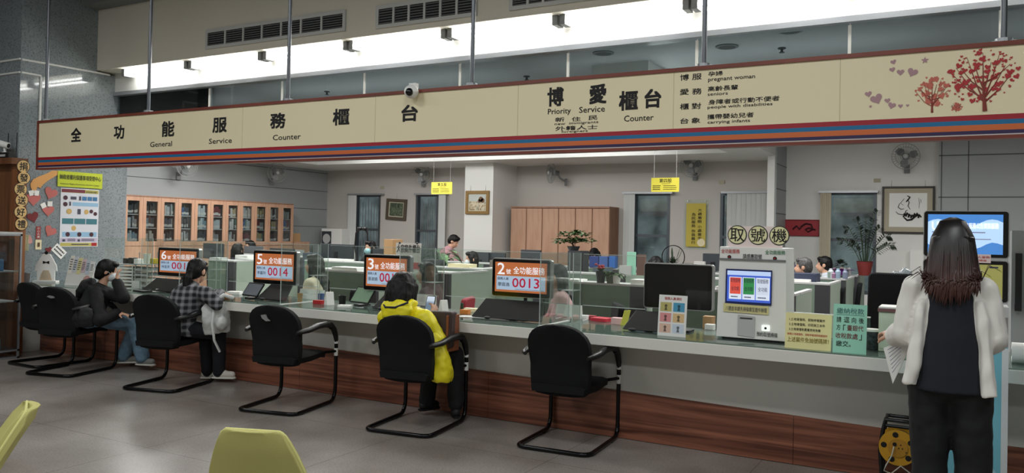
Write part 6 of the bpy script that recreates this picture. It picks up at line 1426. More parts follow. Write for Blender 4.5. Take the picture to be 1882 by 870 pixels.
def person(label, J, face, hy=0, hp=0, hroll=0, top=None, bottom='trousers_black', shoe='shoe_black', hair='bob', hmat='hair_black', mask=None, vox=.0065, hands=True, hem=.0, sleeve=(.062, .05, .042), torso=(.19, .115), legs=True, hd=None, k=1.0, tvox=.011, wr=(.008, 9), open_neck=False, leg_r=(.085, .066, .056)):
    """J: world joints; face: angle of the chest about Z (0 looks to +Y)"""
    J = {a: Vector(b) for a, b in J.items()}
    base = Vector((J['pelvis'].x, J['pelvis'].y, 0)); J = {a: b-base for a, b in J.items()}
    T = thing('person', label, 'person', base)
    right = Vector((math.cos(face), math.sin(face), 0)); fwd = Vector((-math.sin(face), math.cos(face), 0))
    H = J['head']; Rh = headR(face+hy, hp, hroll); hv = lambda x, y, z: H+Rh @ Vector((x, y, z))*k
    E = [('e', hv(0, -.012, .022), (.074*k, .092*k, .093*k), Rh), ('e', hv(0, .028, -.04), (.057*k, .06*k, .07*k), Rh), ('e', hv(0, .05, -.088), (.026*k, .024*k, .02*k), Rh), ('c', hv(0, .085, .0), hv(0, .102, -.03), .008*k, .012*k),
         ('e', hv(0, .085, -.058), (.024*k, .012*k, .012*k), Rh), ('e', hv(-.076, -.008, -.01), (.012*k, .022*k, .032*k), Rh), ('e', hv(.076, -.008, -.01), (.012*k, .022*k, .032*k), Rh),
         ('c', J['neck']-Vector((0, 0, .05)), hv(0, -.018, -.06), .052*k, .048*k)]
    ch = J['pelvis'].lerp(J['neck'], .68)
    E.append(('l', [(J['pelvis']-Vector((0, 0, .02)), .12*k, .085*k), (J['pelvis'].lerp(J['neck'], .35), .11*k, .08*k), (ch, .125*k, .085*k), (J['neck']-Vector((0, 0, .05)), .10*k, .06*k), (J['neck'], .05*k, .048*k)], right))
    for s in 'RL':
        E += [('c', J['neck']-Vector((0, 0, .05)), J['sh'+s], .045*k, .045*k), ('c', J['sh'+s], J['el'+s], .044*k, .036*k), ('c', J['el'+s], J['wr'+s], .036*k, .025*k)]
        d = (J['wr'+s]-J['el'+s]).normalized(); n = Vector((0, 0, -1)); cu_ = .5
        if hd and s in hd: d, n, cu_ = Vector(hd[s][0]), Vector(hd[s][1]), hd[s][2]
        if hands: E += hand_el(J['wr'+s], d, n, (-1 if s == 'R' else 1), cu_, k)
        if legs:
            E += [('c', J['hip'+s], J['kn'+s], .06*k, .048*k), ('c', J['kn'+s], J['an'+s], .046*k, .034*k), ('c', J['an'+s]-Vector((0, 0, .02)), J['to'+s]+Vector((0, 0, .0)), .034*k, .026*k)]
    me = blob('person_body', E, vox, 3)
    me.materials.append(MATS['skin']); me.materials.append(MATS['eye_dark']); me.materials.append(MATS['lip'])
    Ri = Rh.transposed()
    for p in me.polygons:
        q = Ri @ (p.center-H)/k
        if q.y > .05 and abs(q.z) < .1 and abs(q.x) < .08:
            if ((abs(q.x)-.031)/.015)**2+((q.z-.006)/.006)**2 < 1 or ((abs(q.x)-.031)/.021)**2+((q.z-.03)/.0045)**2 < 1: p.material_index = 1
            elif (q.x/.022)**2+((q.z+.058)/.008)**2 < 1: p.material_index = 2
    body = link('body', me, [MATS['skin'], MATS['eye_dark'], MATS['lip']], T)
    # trousers and shoes
    if legs:
        a, b_, c_ = leg_r; E = [('e', J['pelvis']-Vector((0, 0, .01)), (.165*k, .13*k, .115*k), Matrix.Rotation(face, 3, 'Z'))]
        for s in 'RL': E += [('c', J['hip'+s], J['kn'+s], a*k, b_*k), ('c', J['kn'+s], J['an'+s]+Vector((0, 0, .0)), b_*k, c_*k)]
        link('trousers', blob('trousers', E, tvox, 3, (.006, 11)), bottom, T)
        for s in 'RL':
            an, to = J['an'+s], J['to'+s]; d = Vector((to.x-an.x, to.y-an.y, 0)).normalized(); z0 = min(to.z, an.z-.06); hl = Vector((an.x, an.y, 0))-d*.03
            E = [('c', hl+Vector((0, 0, z0+.035)), Vector((to.x, to.y, z0+.03)), .037, .034), ('c', hl+d*.02+Vector((0, 0, z0+.055)), an+Vector((0, 0, .0)), .036, .04), ('c', hl+d*.06+Vector((0, 0, z0+.05)), Vector((to.x, to.y, z0+.03))-d*.04, .036, .03)]
            sh = link('shoe', blob('shoe', E, .007, 3), shoe, T)
            b = BM(); loft(b, [(hl-d*.034+Vector((0, 0, z0)), .028, .010), (hl+Vector((0, 0, z0)), .036, .012), (Vector((to.x, to.y, z0))-d*.05, .042, .012), (Vector((to.x, to.y, z0))+d*.02, .036, .012), (Vector((to.x, to.y, z0))+d*.036, .02, .010)], d.cross(Vector((0, 0, 1)))); link('sole', b, 'sole_white' if shoe != 'shoe_black' else 'black', sh, smooth=50)
    # upper garment
    if top:
        w, dp = torso; P, N = J['pelvis'], J['neck']; up = (N-P)
        secs = [(P+Vector((0, 0, -hem)), w*.95*k, dp*1.12*k), (P.lerp(N, .2), w*.92*k, dp*1.08*k), (P.lerp(N, .5), w*.9*k, dp*1.0*k), (P.lerp(N, .75), w*.95*k, dp*.98*k), (P.lerp(N, .9), w*.80*k, dp*.78*k), (N+up.normalized()*.0, .085*k, .07*k), (N+up.normalized()*.035, .062*k, .06*k)]
        E = [('l', secs, right)]
        for s in 'RL':
            a, b_, c_ = sleeve
            E += [('c', N.lerp(J['sh'+s], .4)-Vector((0, 0, .03)), J['sh'+s], .06*k, a*k), ('c', J['sh'+s], J['el'+s], a*k, b_*k), ('c', J['el'+s], J['wr'+s].lerp(J['el'+s], .04), b_*k, c_*k)]
        tp = link('jacket' if top != 'plaid' else 'shirt', blob('jacket', E, tvox, 3, wr), top, T)
    # hair
    if hair:
        E = [('e', hv(0, -.02, .032), (.083*k, .096*k, .094*k), Rh), ('e', hv(0, -.05, -.0), (.078*k, .07*k, .09*k), Rh), ('e', hv(0, .045, .085), (.06*k, .045*k, .03*k), Rh)]
        if hair == 'bob':
            E += [('l', [(hv(0, -.04, .02), .088*k, .075*k), (hv(0, -.042, -.06), .094*k, .07*k), (hv(0, -.04, -.13), .092*k, .062*k), (hv(0, -.036, -.165), .08*k, .05*k)], Rh @ Vector((1, 0, 0))), ('c', hv(.072, .02, .03), hv(.076, .03, -.11), .022*k, .018*k), ('c', hv(-.072, .02, .03), hv(-.076, .03, -.11), .022*k, .018*k)]
        if hair == 'widebob':
            E += [('e', hv(0, -.02, .03), (.1*k, .108*k, .1*k), Rh), ('l', [(hv(0, -.035, .03), .112*k, .09*k), (hv(0, -.035, -.06), .122*k, .088*k), (hv(0, -.03, -.13), .12*k, .08*k), (hv(0, -.025, -.16), .1*k, .065*k)], Rh @ Vector((1, 0, 0))), ('c', hv(.085, .03, .03), hv(.095, .05, -.11), .028*k, .022*k), ('c', hv(-.085, .03, .03), hv(-.095, .05, -.11), .028*k, .022*k)]
        if hair == 'long':
            E += [('l', [(hv(0, -.05, .02), .086*k, .07*k), (hv(0, -.07, -.1), .09*k, .055*k), (J['neck']-fwd*.09*k+Vector((0, 0, -.05)), .10*k, .045*k), (J['neck']-fwd*.12*k+Vector((0, 0, -.22)), .085*k, .03*k)], right), ('c', hv(.07, .0, .0), hv(.08, .0, -.16), .026*k, .022*k), ('c', hv(-.07, .0, .0), hv(-.08, .0, -.16), .026*k, .022*k)]
        if hair == 'tail':
            E += [('l', [(hv(0, -.1, -.03), .035*k, .03*k), (hv(0, -.125, -.09), .045*k, .035*k), (hv(0, -.12, -.18), .035*k, .028*k), (hv(0, -.11, -.25), .012*k, .012*k)], Rh @ Vector((1, 0, 0))), ('c', hv(.07, .02, .04), hv(.075, .0, -.04), .02*k, .012*k), ('c', hv(-.07, .02, .04), hv(-.075, .0, -.04), .02*k, .012*k)]
        if hair == 'short':
            E += [('c', hv(.07, -.01, .03), hv(.072, .0, -.01), .018*k, .012*k), ('c', hv(-.07, -.01, .03), hv(-.072, .0, -.01), .018*k, .012*k)]
        link('hair', blob('hair', E, .007 if vox < .008 else .01, 2, (.006, 30, (1, 1, .22))), hmat, T)
    if mask:
        E = [('e', hv(0, .052, -.05), (.06*k, .058*k, .056*k), Rh)]
        mk = link('face_mask', blob('face_mask', E, .006, 2), mask, T)
        b = BM()
        for s in (-1, 1): tube(b, [hv(s*.05, .07, -.03), hv(s*.075, .03, -.015), hv(s*.083, -.005, .01)], .002, 5)
        link('ear_loop', b, mask, mk)
    return T, base, J, hv, Rh
pA = lambda *v: at(*v)
# visitor in the black hooded jacket
J = dict(pelvis=(-7.74, 5.08, .555), neck=pA(184, 530, 5.26), head=pA(199, 498, 5.31), shR=(-7.70, 5.13, .80), shL=(-7.95, 5.33, .80), elR=pA(184, 590, 5.02), wrR=pA(216, 577, 5.2), elL=pA(228, 548, 5.25), wrL=pA(215, 519, 5.26),
         hipR=(-7.66, 5.07, .545), hipL=(-7.85, 5.14, .545), knR=pA(246, 590, 5.4), anR=pA(262, 656, 5.46), toR=pA(279, 671, 5.5), knL=pA(250, 600, 5.5), anL=(-7.72, 5.48, .12), toL=(-7.62, 5.58, .05))
T, base, J2, hv, Rh = person('seated visitor in black hooded jacket and blue jeans holding a hand to the face', J, -.62, hy=-.15, hp=-.25, top='jacket_black', bottom='denim', shoe='shoe_grey', hair='short', mask='mask_white', hem=.03, sleeve=(.075, .066, .055), torso=(.195, .135), k=.95, hd={'L': ((-.05, .0, 1), (.3, .6, 0), .6), 'R': ((.8, .5, -.05), (0, 0, -1), .5)}, leg_r=(.092, .075, .075))
E = [('e', hv(0, -.03, .02), (.088, .095, .1), Rh), ('l', [(hv(0, -.05, -.02), .085, .07), (hv(0, -.07, -.08), .075, .05), (hv(0, -.07, -.11), .05, .035)], Rh @ Vector((1, 0, 0)))]
link('hair', blob('hair', E, .008, 2, (.005, 30, (1, 1, .3))), 'hair_black', T)
n = J2['neck']; E = [('l', [(n+Vector((-.05, -.05, .05)), .12, .06), (n+Vector((-.10, -.08, .02)), .14, .075), (n+Vector((-.13, -.12, -.05)), .12, .06), (n+Vector((-.13, -.14, -.1)), .05, .03)], (.8, -.6, 0))]
link('hood', blob('hood', E, .01, 3, (.01, 12)), 'jacket_black', T)
b = BM(); tube(b, [J2['neck']+Vector(v) for v in ((.02, .02, -.06), (.02, -.09, -.08), (-.03, -.15, -.2), (-.03, -.16, -.3))], .014, 6); 
x = at(152, 588, 4.93); bg = blob('shoulder_bag', [('l', [((x.x, x.y+.02, .48), .11, .04), ((x.x, x.y+.0, .57), .12, .055), ((x.x, x.y, .66), .10, .04), ((x.x, x.y, .68), .05, .025)], (.9, .3, 0))], .01, 4, (.008, 14))
for v in bg.vertices: v.co -= Vector((x.x, x.y, .475))
o = link('shoulder_bag', bg, 'bag_black'); o.location = (x.x, x.y, .475); tag(o, 'black shoulder bag behind the back of the black jacket visitor', 'bag')
b2 = BM(); bmesh.ops.translate(b, vec=base-Vector((x.x, x.y, .475)), verts=b.verts); link('strap', b, 'bag_black', o, smooth=60); b2.free()
# visitor in the plaid shirt
J = dict(pelvis=(-6.42, 5.08, .56), neck=pA(352, 524, 5.26), head=pA(363, 499, 5.31), shR=pA(380, 541, 5.18), shL=pA(338, 538, 5.34), elR=pA(398, 560, 5.22), wrR=pA(404, 540, 5.42), elL=pA(380, 562, 5.3), wrL=pA(398, 540, 5.55),
         hipR=(-6.32, 5.07, .55), hipL=(-6.53, 5.14, .55), knR=pA(402, 612, 5.42), anR=pA(403, 683, 5.47), toR=pA(426, 690, 5.53), knL=pA(378, 610, 5.46), anL=pA(382, 683, 5.5), toL=pA(398, 688, 5.55))
T, base, J2, hv, Rh = person('seated visitor in black and white plaid shirt leaning on the counter', J, -.25, hy=.5, hp=-.25, top='plaid', bottom='trousers_navy', shoe='shoe_cream', hair='tail', hem=.08, sleeve=(.07, .06, .05), torso=(.2, .135), hd={'R': ((.2, .9, -.1), (0, 0, -1), .5), 'L': ((.5, .8, -.1), (0, 0, -1), .5)}, leg_r=(.085, .07, .06))
# white backpack held in front
x = at(397, 585, 5.3); bg = blob('backpack', [('l', [((x.x, 5.32, .50), .11, .06), ((x.x, 5.30, .62), .13, .085), ((x.x, 5.29, .74), .12, .075), ((x.x, 5.29, .80), .07, .04)], (.6, .8, 0)), ('e', (x.x+.1, 5.28, .6), (.05, .06, .07))], .01, 3, (.01, 14))
c0 = Vector((x.x, 5.3, .5))
for v in bg.vertices: v.co -= c0
o = link('backpack', bg, 'bag_white'); o.location = c0; tag(o, 'white backpack held on the lap of the plaid visitor', 'bag')
b = BM(); tube(b, [(.06, -.08, .22), (.09, -.12, .1), (.1, -.1, -.05), (.12, -.05, -.16)], .012, 6); link('strap', b, 'bag_white', o, smooth=60)
b = BM(); tube(b, [(.02, -.06, .28), (.1, -.0, .36), (.13, .08, .33)], .02, 8); link('handle', b, 'bag_white', o, smooth=60)
# visitor in the yellow raincoat
J = dict(pelvis=(-3.74, 5.17, .565), neck=pA(744, 567, 5.1), head=pA(741, 531, 5.13), shR=pA(782, 588, 5.06), shL=pA(712, 583, 5.16), elR=pA(806, 630, 5.12), wrR=pA(795, 583, 5.36), elL=pA(722, 620, 5.28), wrL=pA(775, 590, 5.38),
         hipR=(-3.63, 5.17, .55), hipL=(-3.82, 5.2, .55), knR=pA(836, 652, 5.38), anR=pA(838, 742, 5.4), toR=pA(836, 757, 5.52), knL=pA(796, 655, 5.42), anL=pA(784, 735, 5.48), toL=pA(800, 750, 5.56))
T, base, J2, hv, Rh = person('seated visitor in yellow raincoat looking at a phone at the counter', J, .1, hy=-.05, hp=-.35, hroll=.02, top='raincoat', hair='widebob', hem=.06, sleeve=(.078, .068, .055), torso=(.2, .135), wr=(.012, 10), hd={'R': ((-.15, .5, .75), (-.8, .4, .2), .7), 'L': ((.6, .5, .4), (.2, .6, .3), .8)}, leg_r=(.085, .072, .066))
n = J2['neck']; E = [('l', [(n+Vector((0, -.07, .05)), .12, .05), (n+Vector((0, -.11, .0)), .15, .055), (n+Vector((0, -.12, -.07)), .12, .04)], (1, 0, 0)), ('c', n+Vector((-.1, -.05, .05)), n+Vector((-.05, .06, .04)), .03, .03), ('c', n+Vector((.1, -.05, .05)), n+Vector((.05, .06, .04)), .03, .03)]
link('hood', blob('hood', E, .01, 3, (.012, 11)), 'raincoat', T)
b = BM(); tube(b, [n+Vector(v) for v in ((-.13, -.11, .04), (-.07, -.155, .015), (.03, -.16, .02), (.12, -.12, .06))], .008, 6); link('hood_lining', b, M('lining_navy', (30, 36, 60), .7), T, smooth=60)
E = [('l', [(at(x_, y_, 5.1)-base, a_, b_) for x_, y_, a_, b_ in ((795, 605, .06, .07), (803, 640, .075, .085), (809, 672, .085, .09), (812, 695, .085, .085), (812, 702, .07, .07))], (.9, .3, 0))]
link('coat_tail', blob('coat_tail', E, .01, 3, (.014, 12)), 'raincoat', T)
w = J2['wrR']; ph = base+w+Vector((-.06, .05, .09)); b = BM(); prism(b, rrect(-.037, .037, -.075, .075, .008), frame((0, 0, 0), (.95, .2, 0), (-.1, .45, .9)), .009); o = link('phone', b, 'black', None); o.location = ph; tag(o, 'black phone held up by the visitor in the yellow raincoat', 'phone')
b = BM(); prism(b, rrect(-.033, .033, -.068, .068, .006), frame((0, 0, .0), (.95, .2, 0), (-.1, .45, .9)) @ Matrix.Translation((0, 0, .0095)), .0008); link('screen', b, M('phone_screen', (120, 140, 170), .2, emit=.3), o)
# brown bag between her and the counter
x = at(822, 618, 5.3); b = BM(); prism(b, rrect(-.16, .13, -.14, .14, .02), frame((0, 0, .16), (1, .25, 0), (0, .05, 1)), .12); o = link('handbag', b, 'bag_brown', None, smooth=40, bevel=.008); o.location = (x.x-.03, 5.25, .58); tag(o, 'brown handbag with leather handle on the lap of the yellow raincoat visitor', 'bag')
b = BM(); tube(b, [(-.02, -.13, .12), (.0, -.15, .22), (.02, -.15, .26), (.04, -.14, .2), (.04, -.13, .12)], .008, 6); link('handle', b, 'bag_leather', o, smooth=60)
b = BM(); box(b, .115, .135, -.1, .06, .0, .28); link('leather_edge', b, 'bag_leather', o, bevel=.006)
# standing woman at the kiosk
YW = 4.3
J = dict(pelvis=at(1745, 690, YW), neck=at(1749, 512, YW), head=at(1751, 449, YW+.03), shR=at(1809, 533, YW), shL=at(1683, 527, YW), elR=at(1826, 622, YW-.02), wrR=at(1806, 640, YW+.25), elL=at(1664, 612, YW), wrL=at(1646, 618, YW+.23))
hp_ = J['pelvis']; J['hipR'] = hp_+Vector((.085, 0, -.03)); J['hipL'] = hp_+Vector((-.085, 0, -.03))
J['knR'] = Vector((hp_.x+.1, YW+.02, .46)); J['knL'] = Vector((hp_.x-.08, YW+.02, .46)); J['anR'] = Vector((hp_.x+.11, YW-.02, .09)); J['anL'] = Vector((hp_.x-.075, YW-.02, .09)); J['toR'] = J['anR']+Vector((.02, .14, -.05)); J['toL'] = J['anL']+Vector((-.02, .14, -.05))
T, base, J2, hv, Rh = person('standing long-haired woman in ivory and navy jacket and black trousers at the kiosk', J, 0, hp=-.1, top=None, hair=None, bottom='trousers_black', leg_r=(.098, .08, .076), hd={'L': ((-.5, .75, .12), (.3, 0, -1), .8), 'R': ((-.3, .9, .2), (0, 0, -1), .5)}, k=.97)
N, P = J2['neck'], J2['pelvis']; ups = lambda f: P.lerp(N, f)
# ivory jacket: body and sleeves; navy vest panel lies over its back
E = [('l', [(ups(-.05), .15, .10), (ups(.15), .15, .105), (ups(.45), .145, .105), (ups(.72), .155, .105), (ups(.9), .14, .085), (ups(1.0), .075, .06), (ups(1.04), .06, .055)], (1, 0, 0))]
for s in 'RL': E += [('c', N.lerp(J2['sh'+s], .5)-Vector((0, 0, .02)), J2['sh'+s], .05, .058), ('c', J2['sh'+s], J2['el'+s], .06, .058), ('c', J2['el'+s], J2['wr'+s].lerp(J2['el'+s], .1), .06, .05)]
for s, z in ((-1, -.10), (1, -.15)):
    E.append(('l', [(ups(.78)+Vector((s*.11, -.05, 0)), .02, .045), (ups(.6)+Vector((s*.128, -.058, 0)), .026, .056), (ups(.35)+Vector((s*.139, -.06, 0)), .03, .062), (ups(.05)+Vector((s*.15, -.06, 0)), .032, .066), (ups(z)+Vector((s*.162, -.06, 0)), .034, .068)], (1, 0, 0), 24, 3.5))
link('jacket', blob('jacket', E, .007, 4, (.013, 10, (1, 1, .55))), 'ivory', T)
E = [('l', [(ups(-.15)+Vector((.0, -.045, 0)), .142, .085), (ups(.1)+Vector((0, -.046, 0)), .128, .085), (ups(.45)+Vector((.005, -.046, 0)), .112, .082), (ups(.8)+Vector((0, -.042, 0)), .098, .085), (ups(.97)+Vector((0, -.012, 0)), .075, .06)], (1, 0, 0))]
link('back_panel', blob('back_panel', E, .008, 3, (.002, 8)), 'navy_knit', T)
for s in 'RL':
    w_, e_ = J2['wr'+s], J2['el'+s]; link('cuff', blob('cuff', [('c', w_.lerp(e_, .28), w_.lerp(e_, .08), .054, .056)], .007, 2, (.004, 14)), 'ivory', T)
# hair: a smooth inner volume under long straight strands
hzt = J2['head'].z+.12; zend = (at(1750, 548, YW-.15)-base).z; Mhair_dip('hair_dip', zend-.02, hzt-.1)
hx = J2['head']; E = [('e', hv(0, -.012, .022), (.085, .098, .098), Rh), ('l', [(hx+Vector((0, -.045, .03)), .09, .075), (hx+Vector((0, -.06, -.07)), .1, .068), (hx+Vector((-.003, -.085, -.17)), .108, .05), (Vector((hx.x-.006, hx.y-.115, zend+.14)), .108, .034), (Vector((hx.x-.008, hx.y-.12, zend+.06)), .09, .02)], (1, 0, 0))]
hr = link('hair', blob('hair', E, .007, 3, (.003, 30, (1, 1, .1))), 'hair_dip', T)
b = BM(); R = random.Random(9)
for i in range(420):
    u = -1+2*(i+R.random())/420; a_ = math.cos(u*1.35); dx_ = math.sin(u*1.35); lay = R.uniform(0, .008)
    fl = .112*u+R.uniform(-.012, .012); zz = zend+R.uniform(-.045, .08)+.06*abs(u)**2
    pts = [hx+Vector((dx_*.012, -.005, .123)), hx+Vector((dx_*.05, -.02-.06*a_, .105)), hx+Vector((dx_*.086, -.03-.09*a_, .03)), hx+Vector((dx_*.1, -.05-.09*a_-lay, -.06)), hx+Vector((dx_*.112, -.085-.075*a_-lay, -.16)), Vector((hx.x+fl*.98, hx.y-.125-.045*a_-lay, (hx.z-.16+zz)/2)), Vector((hx.x-.006+fl*1.0+R.uniform(-.008, .008), hx.y-.13-.04*a_-lay, zz))]
    q_ = []
    for a0, a1 in zip(pts[:-1], pts[1:]): q_ += [a0, a0.lerp(a1, .5)]
    q_.append(pts[-1])
    tube(b, q_, .004, 5, rr=[.003, .004, .0055, .006, .006, .006, .006, .0058, .0055, .005, .0042, .0028, .0005])
for sx, ex, ez in ((-1, -.185, .075), (-1, -.175, .10), (-1, -.16, .08), (1, .19, .115), (1, .15, .09)):
    for q in range(2):
        tube(b, [hx+Vector((sx*.1, -.09, -.06)), hx+Vector((sx*.118, -.12, -.16)), Vector((hx.x+ex*.75+.005*q, hx.y-.13, zend+ez+.035)), Vector((hx.x+ex+.006*q*sx, hx.y-.13, zend+ez-.006*q+(.012 if sx > 0 else 0)))], .003, 5, rr=[.003, .003, .0018, .0006])
link('hair_strands', b, 'hair_dip', hr, smooth=180)
# paper in her left hand
wl = base+J2['wrL']; q = [at(1624, 640, YW+.27), at(1668, 622, YW+.2), at(1672, 640, YW+.2), at(1641, 706, YW+.25)]
b = BM(); nrm = (q[1]-q[0]).cross(q[3]-q[0]).normalized()*.0015; rings(b, [[v-q[0]-nrm for v in q], [v-q[0]+nrm for v in q]]); o = link('form_paper', b, 'paper', None); o.location = q[0]; tag(o, 'white printed form held in the standing woman\'s left hand', 'paper')
m_ = frame(-(nrm.normalized())*.003, (q[1]-q[0]), (q[0]-q[3])); 
b = BM()
for k in range(7):
    f = .1+.11*k; a0 = q[0].lerp(q[3], f)-q[0]; a1 = q[1].lerp(q[2], f).lerp(q[3], max(0, f-.3)*.6)-q[0]
    for sg in (-1, 1): tube(b, [a0.lerp(a1, .15)+nrm*sg*1.6, a0.lerp(a1, .7)+nrm*sg*1.6], .0012, 4)
link('print', b, M('print_blue', (130, 136, 170), .7), o)

# ---------------------------------------------------------------- clerks behind the counter
office_n = [0]
def clerk(label, px_, py_, Y, face, top, hair='long', mask=None, hy=0, hp=0, chair_lb=None, lean=.06, hmat='hair_black', dz=0, cm='black_fabric', chair_h=.95, bm='trousers_black', cdx=0):
    h = at(px_, py_, Y); z = h.z; f = math.radians(face); fw = Vector((-math.sin(f), math.cos(f), 0)); rt = Vector((math.cos(f), math.sin(f), 0))
    pz_ = z-.6; c0 = Vector((h.x, h.y, 0))-fw*(lean+.05)
    J = dict(pelvis=c0+Vector((0, 0, pz_)), neck=Vector((h.x, h.y, z-.14))-fw*.04, head=h)
    for s, sg in (('R', 1), ('L', -1)):
        J['sh'+s] = J['neck']+rt*(sg*.16)+Vector((0, 0, -.06)); J['el'+s] = J['sh'+s]+rt*(sg*.05)+fw*.08+Vector((0, 0, -.25)); J['wr'+s] = J['el'+s]+fw*.2-rt*(sg*.07)+Vector((0, 0, .04))
        J['hip'+s] = J['pelvis']+rt*(sg*.09); J['kn'+s] = J['hip'+s]+fw*.4; J['an'+s] = Vector((J['kn'+s].x, J['kn'+s].y, .1)); J['to'+s] = J['an'+s]+fw*.14+Vector((0, 0, -.05))
    r = person(label, J, f, hy=hy, hp=hp, top=top, bottom=bm, hair=hair, hmat=hmat, mask=mask, vox=.009, tvox=.014, legs=True)
    office_chair(c0.x+cdx, c0.y, face, chair_lb, cm, zs=max(.3, pz_-.11), zb=max(.3, pz_-.11)+.48)
    return r
M('cream_coat', (206, 196, 172), .8); M('pink_coat', (196, 160, 162), .8); M('dark_knit', (32, 33, 38), .85); M('clerk_navy', (34, 38, 50), .8); M('clerk_white', (196, 204, 212), .8); M('vest_green', (96, 104, 98), .8); M('pink_knit', (176, 134, 140), .8); M('red_fabric', (150, 44, 56), .8)
clerk('clerk with long dark hair in cream coat behind display 5', 577, 487, 6.85, 105, 'cream_coat', 'long', chair_lb='black office chair of the clerk in cream, left of the green tablet', cdx=.14)
clerk('clerk with long hair in dark knitwear behind the yellow raincoat visitor', 783, 503, 7.0, 110, 'dark_knit', 'long', chair_lb='red office chair of the clerk in dark knitwear', cm='red_fabric')
clerk('clerk in pink coat half hidden behind display 2', 1022, 509, 6.9, 120, 'pink_coat', 'long', hy=.4, chair_lb='black office chair of the clerk in pink coat', cdx=.14)
clerk('man with black face mask and glasses facing the hall in the far rows', 459, 454, 11.1, 170, 'clerk_navy', 'short', 'mask_black', chair_lb='office chair of the man with the black mask')
clerk('dark haired clerk seen from behind beside the man with the black mask', 437, 461, 9.6, 10, 'clerk_navy', 'bob', chair_lb='office chair of the dark haired clerk seen from behind')
clerk('masked clerk with fringe facing the hall below the first window', 680, 456, 10.55, 175, 'dark_knit', 'bob', 'mask_blue', chair_lb='office chair of the masked clerk below the first window')
clerk('masked clerk looking left in front of the white column', 866, 477, 10.3, 140, 'clerk_navy', 'bob', 'mask_white', chair_lb='office chair of the masked clerk before the white column')
clerk('clerk bowed behind the blue boxes in front of the oak cupboards', 1092, 470, 12.4, 180, 'clerk_navy', 'bob', hp=-.6, chair_lb='office chair of the clerk bowed behind the blue boxes')
clerk('clerk bending low before the third window beside the ring planter', 1205, 488, 10.7, 60, 'dark_knit', 'bob', hp=-.5, chair_lb='office chair of the clerk bending beside the ring planter')
T, base, J2, hv, Rh = clerk('grey haired man on the phone right of the ticket machine', 1476, 491, 10.8, 95, 'clerk_navy', 'short', chair_lb='office chair of the man on the phone', hmat='hair_grey')
b = BM(); cyl(b, hv(.1, .06, -.05), hv(.098, -.01, .02), .012); link('phone_handset', b, 'white', None); o = COL.objects[-1]
c_ = hv(.1, .02, -.01); o.data.transform(Matrix.Translation(-c_)); o.location = base+c_; tag(o, 'white phone handset held by the grey haired man', 'phone')
clerk('dark haired man in pale shirt seated behind the man on the phone', 1514, 487, 12.08, 95, 'clerk_white', 'short', chair_lb='office chair of the man in the pale shirt')
# woman in pink standing and bending over the plant
h = at(834, 444, 12.3); fw = Vector((.95, .3, 0)).normalized(); rt = Vector((fw.y, -fw.x, 0)); f = math.atan2(-fw.x, fw.y)
J = dict(head=h, neck=h+Vector((0, 0, -.13))-fw*.07, pelvis=Vector((h.x, h.y, .84))-fw*.32)
for s, sg in (('R', 1), ('L', -1)):
    J['sh'+s] = J['neck']+rt*(sg*.15)+Vector((0, 0, -.07)); J['el'+s] = J['sh'+s]+fw*.18+Vector((0, 0, -.18)); J['wr'+s] = J['el'+s]+fw*.17+Vector((0, 0, -.13))
    J['hip'+s] = J['pelvis']+rt*(sg*.09); J['kn'+s] = Vector((J['hip'+s].x, J['hip'+s].y, .46)); J['an'+s] = Vector((J['hip'+s].x-.03, J['hip'+s].y, .09)); J['to'+s] = J['an'+s]+fw*.14+Vector((0, 0, -.05))
T, base, J2, hv, Rh = person('standing clerk in pink top and grey vest bending to the right over the plant', J, f, hp=-.5, top='pink_knit', hair='short', vox=.009, tvox=.014)
P, N = J2['pelvis'], J2['neck']
link('vest', blob('vest', [('l', [(P, .2, .14), (P.lerp(N, .5), .185, .13), (P.lerp(N, .85), .15, .11)], rt)], .014, 3, (.006, 9)), 'vest_green', T)

# ---------------------------------------------------------------- kiosk before the standing woman, cable reel
KY = 4.95; kx0, kx1 = at(1697, 430, KY).x, at(1856, 430, KY).x; KX = (kx0+kx1)/2; kw = kx1-kx0
kz = lambda y: at(1850, y, KY).z
t = thing('service_kiosk', 'tall pale blue self-service kiosk with two screens in front of the standing woman', 'kiosk', (KX, KY, 0))
M('kiosk_blue', (120, 190, 208), .35); M('kiosk_white', (214, 222, 224), .35)
b = BM(); prism(b, rrect(-kw/2-.005, kw/2, 0.02, kz(640), .01), FY(0, .28, 0), .26); part(t, 'cabinet', b, 'kiosk_blue')
b = BM(); box(b, kw*.43, kw/2+.002, .018, .022, .03, kz(642)); part(t, 'edge_strip', b, 'kiosk_white')
b = BM(); box(b, -kw/2, kw/2, .0, .30, 0, .02); part(t, 'foot', b, 'dark_grey')
b = BM(); prism(b, [(kw*.18, .28), (kw*.30, .34), (kw*.42, .28), (kw*.42, .2), (kw*.30, .14), (kw*.18, .2)], FY(0, .019, 0), .001); part(t, 'emblem', b, M('kiosk_pale', (170, 214, 224), .4))
b = BM(); box(b, -kw/2, kw/2, .03, .26, kz(640), kz(620)); box(b, -kw/2, kw/2, .06, .2, kz(620), kz(585)); part(t, 'printer_bay', b, 'silver')
b = BM(); box(b, -kw/2+.02, kw/2-.02, .05, .06, kz(615), kz(588)); part(t, 'printer_slot', b, 'dark_grey')
b = BM(); box(b, -kw/2, kw/2, .02, .24, kz(585), kz(566)); part(t, 'ledge', b, 'light_grey')
def kscreen(y0, y1, nm, dy):
    b = BM(); prism(b, rrect(-kw/2, kw/2, kz(y1), kz(y0), .018), FY(0, dy+.05, 0), .045); hs = part(t, 'screen_housing', b, 'silver', smooth=40)
    b = BM(); prism(b, rrect(-kw/2+.004, kw/2-.006, kz(y1)+.004, kz(y0)-.004, .014), FY(0, dy+.004, 0), .004); part(t, 'bezel', b, 'screen_black', parent=hs)
    return hs
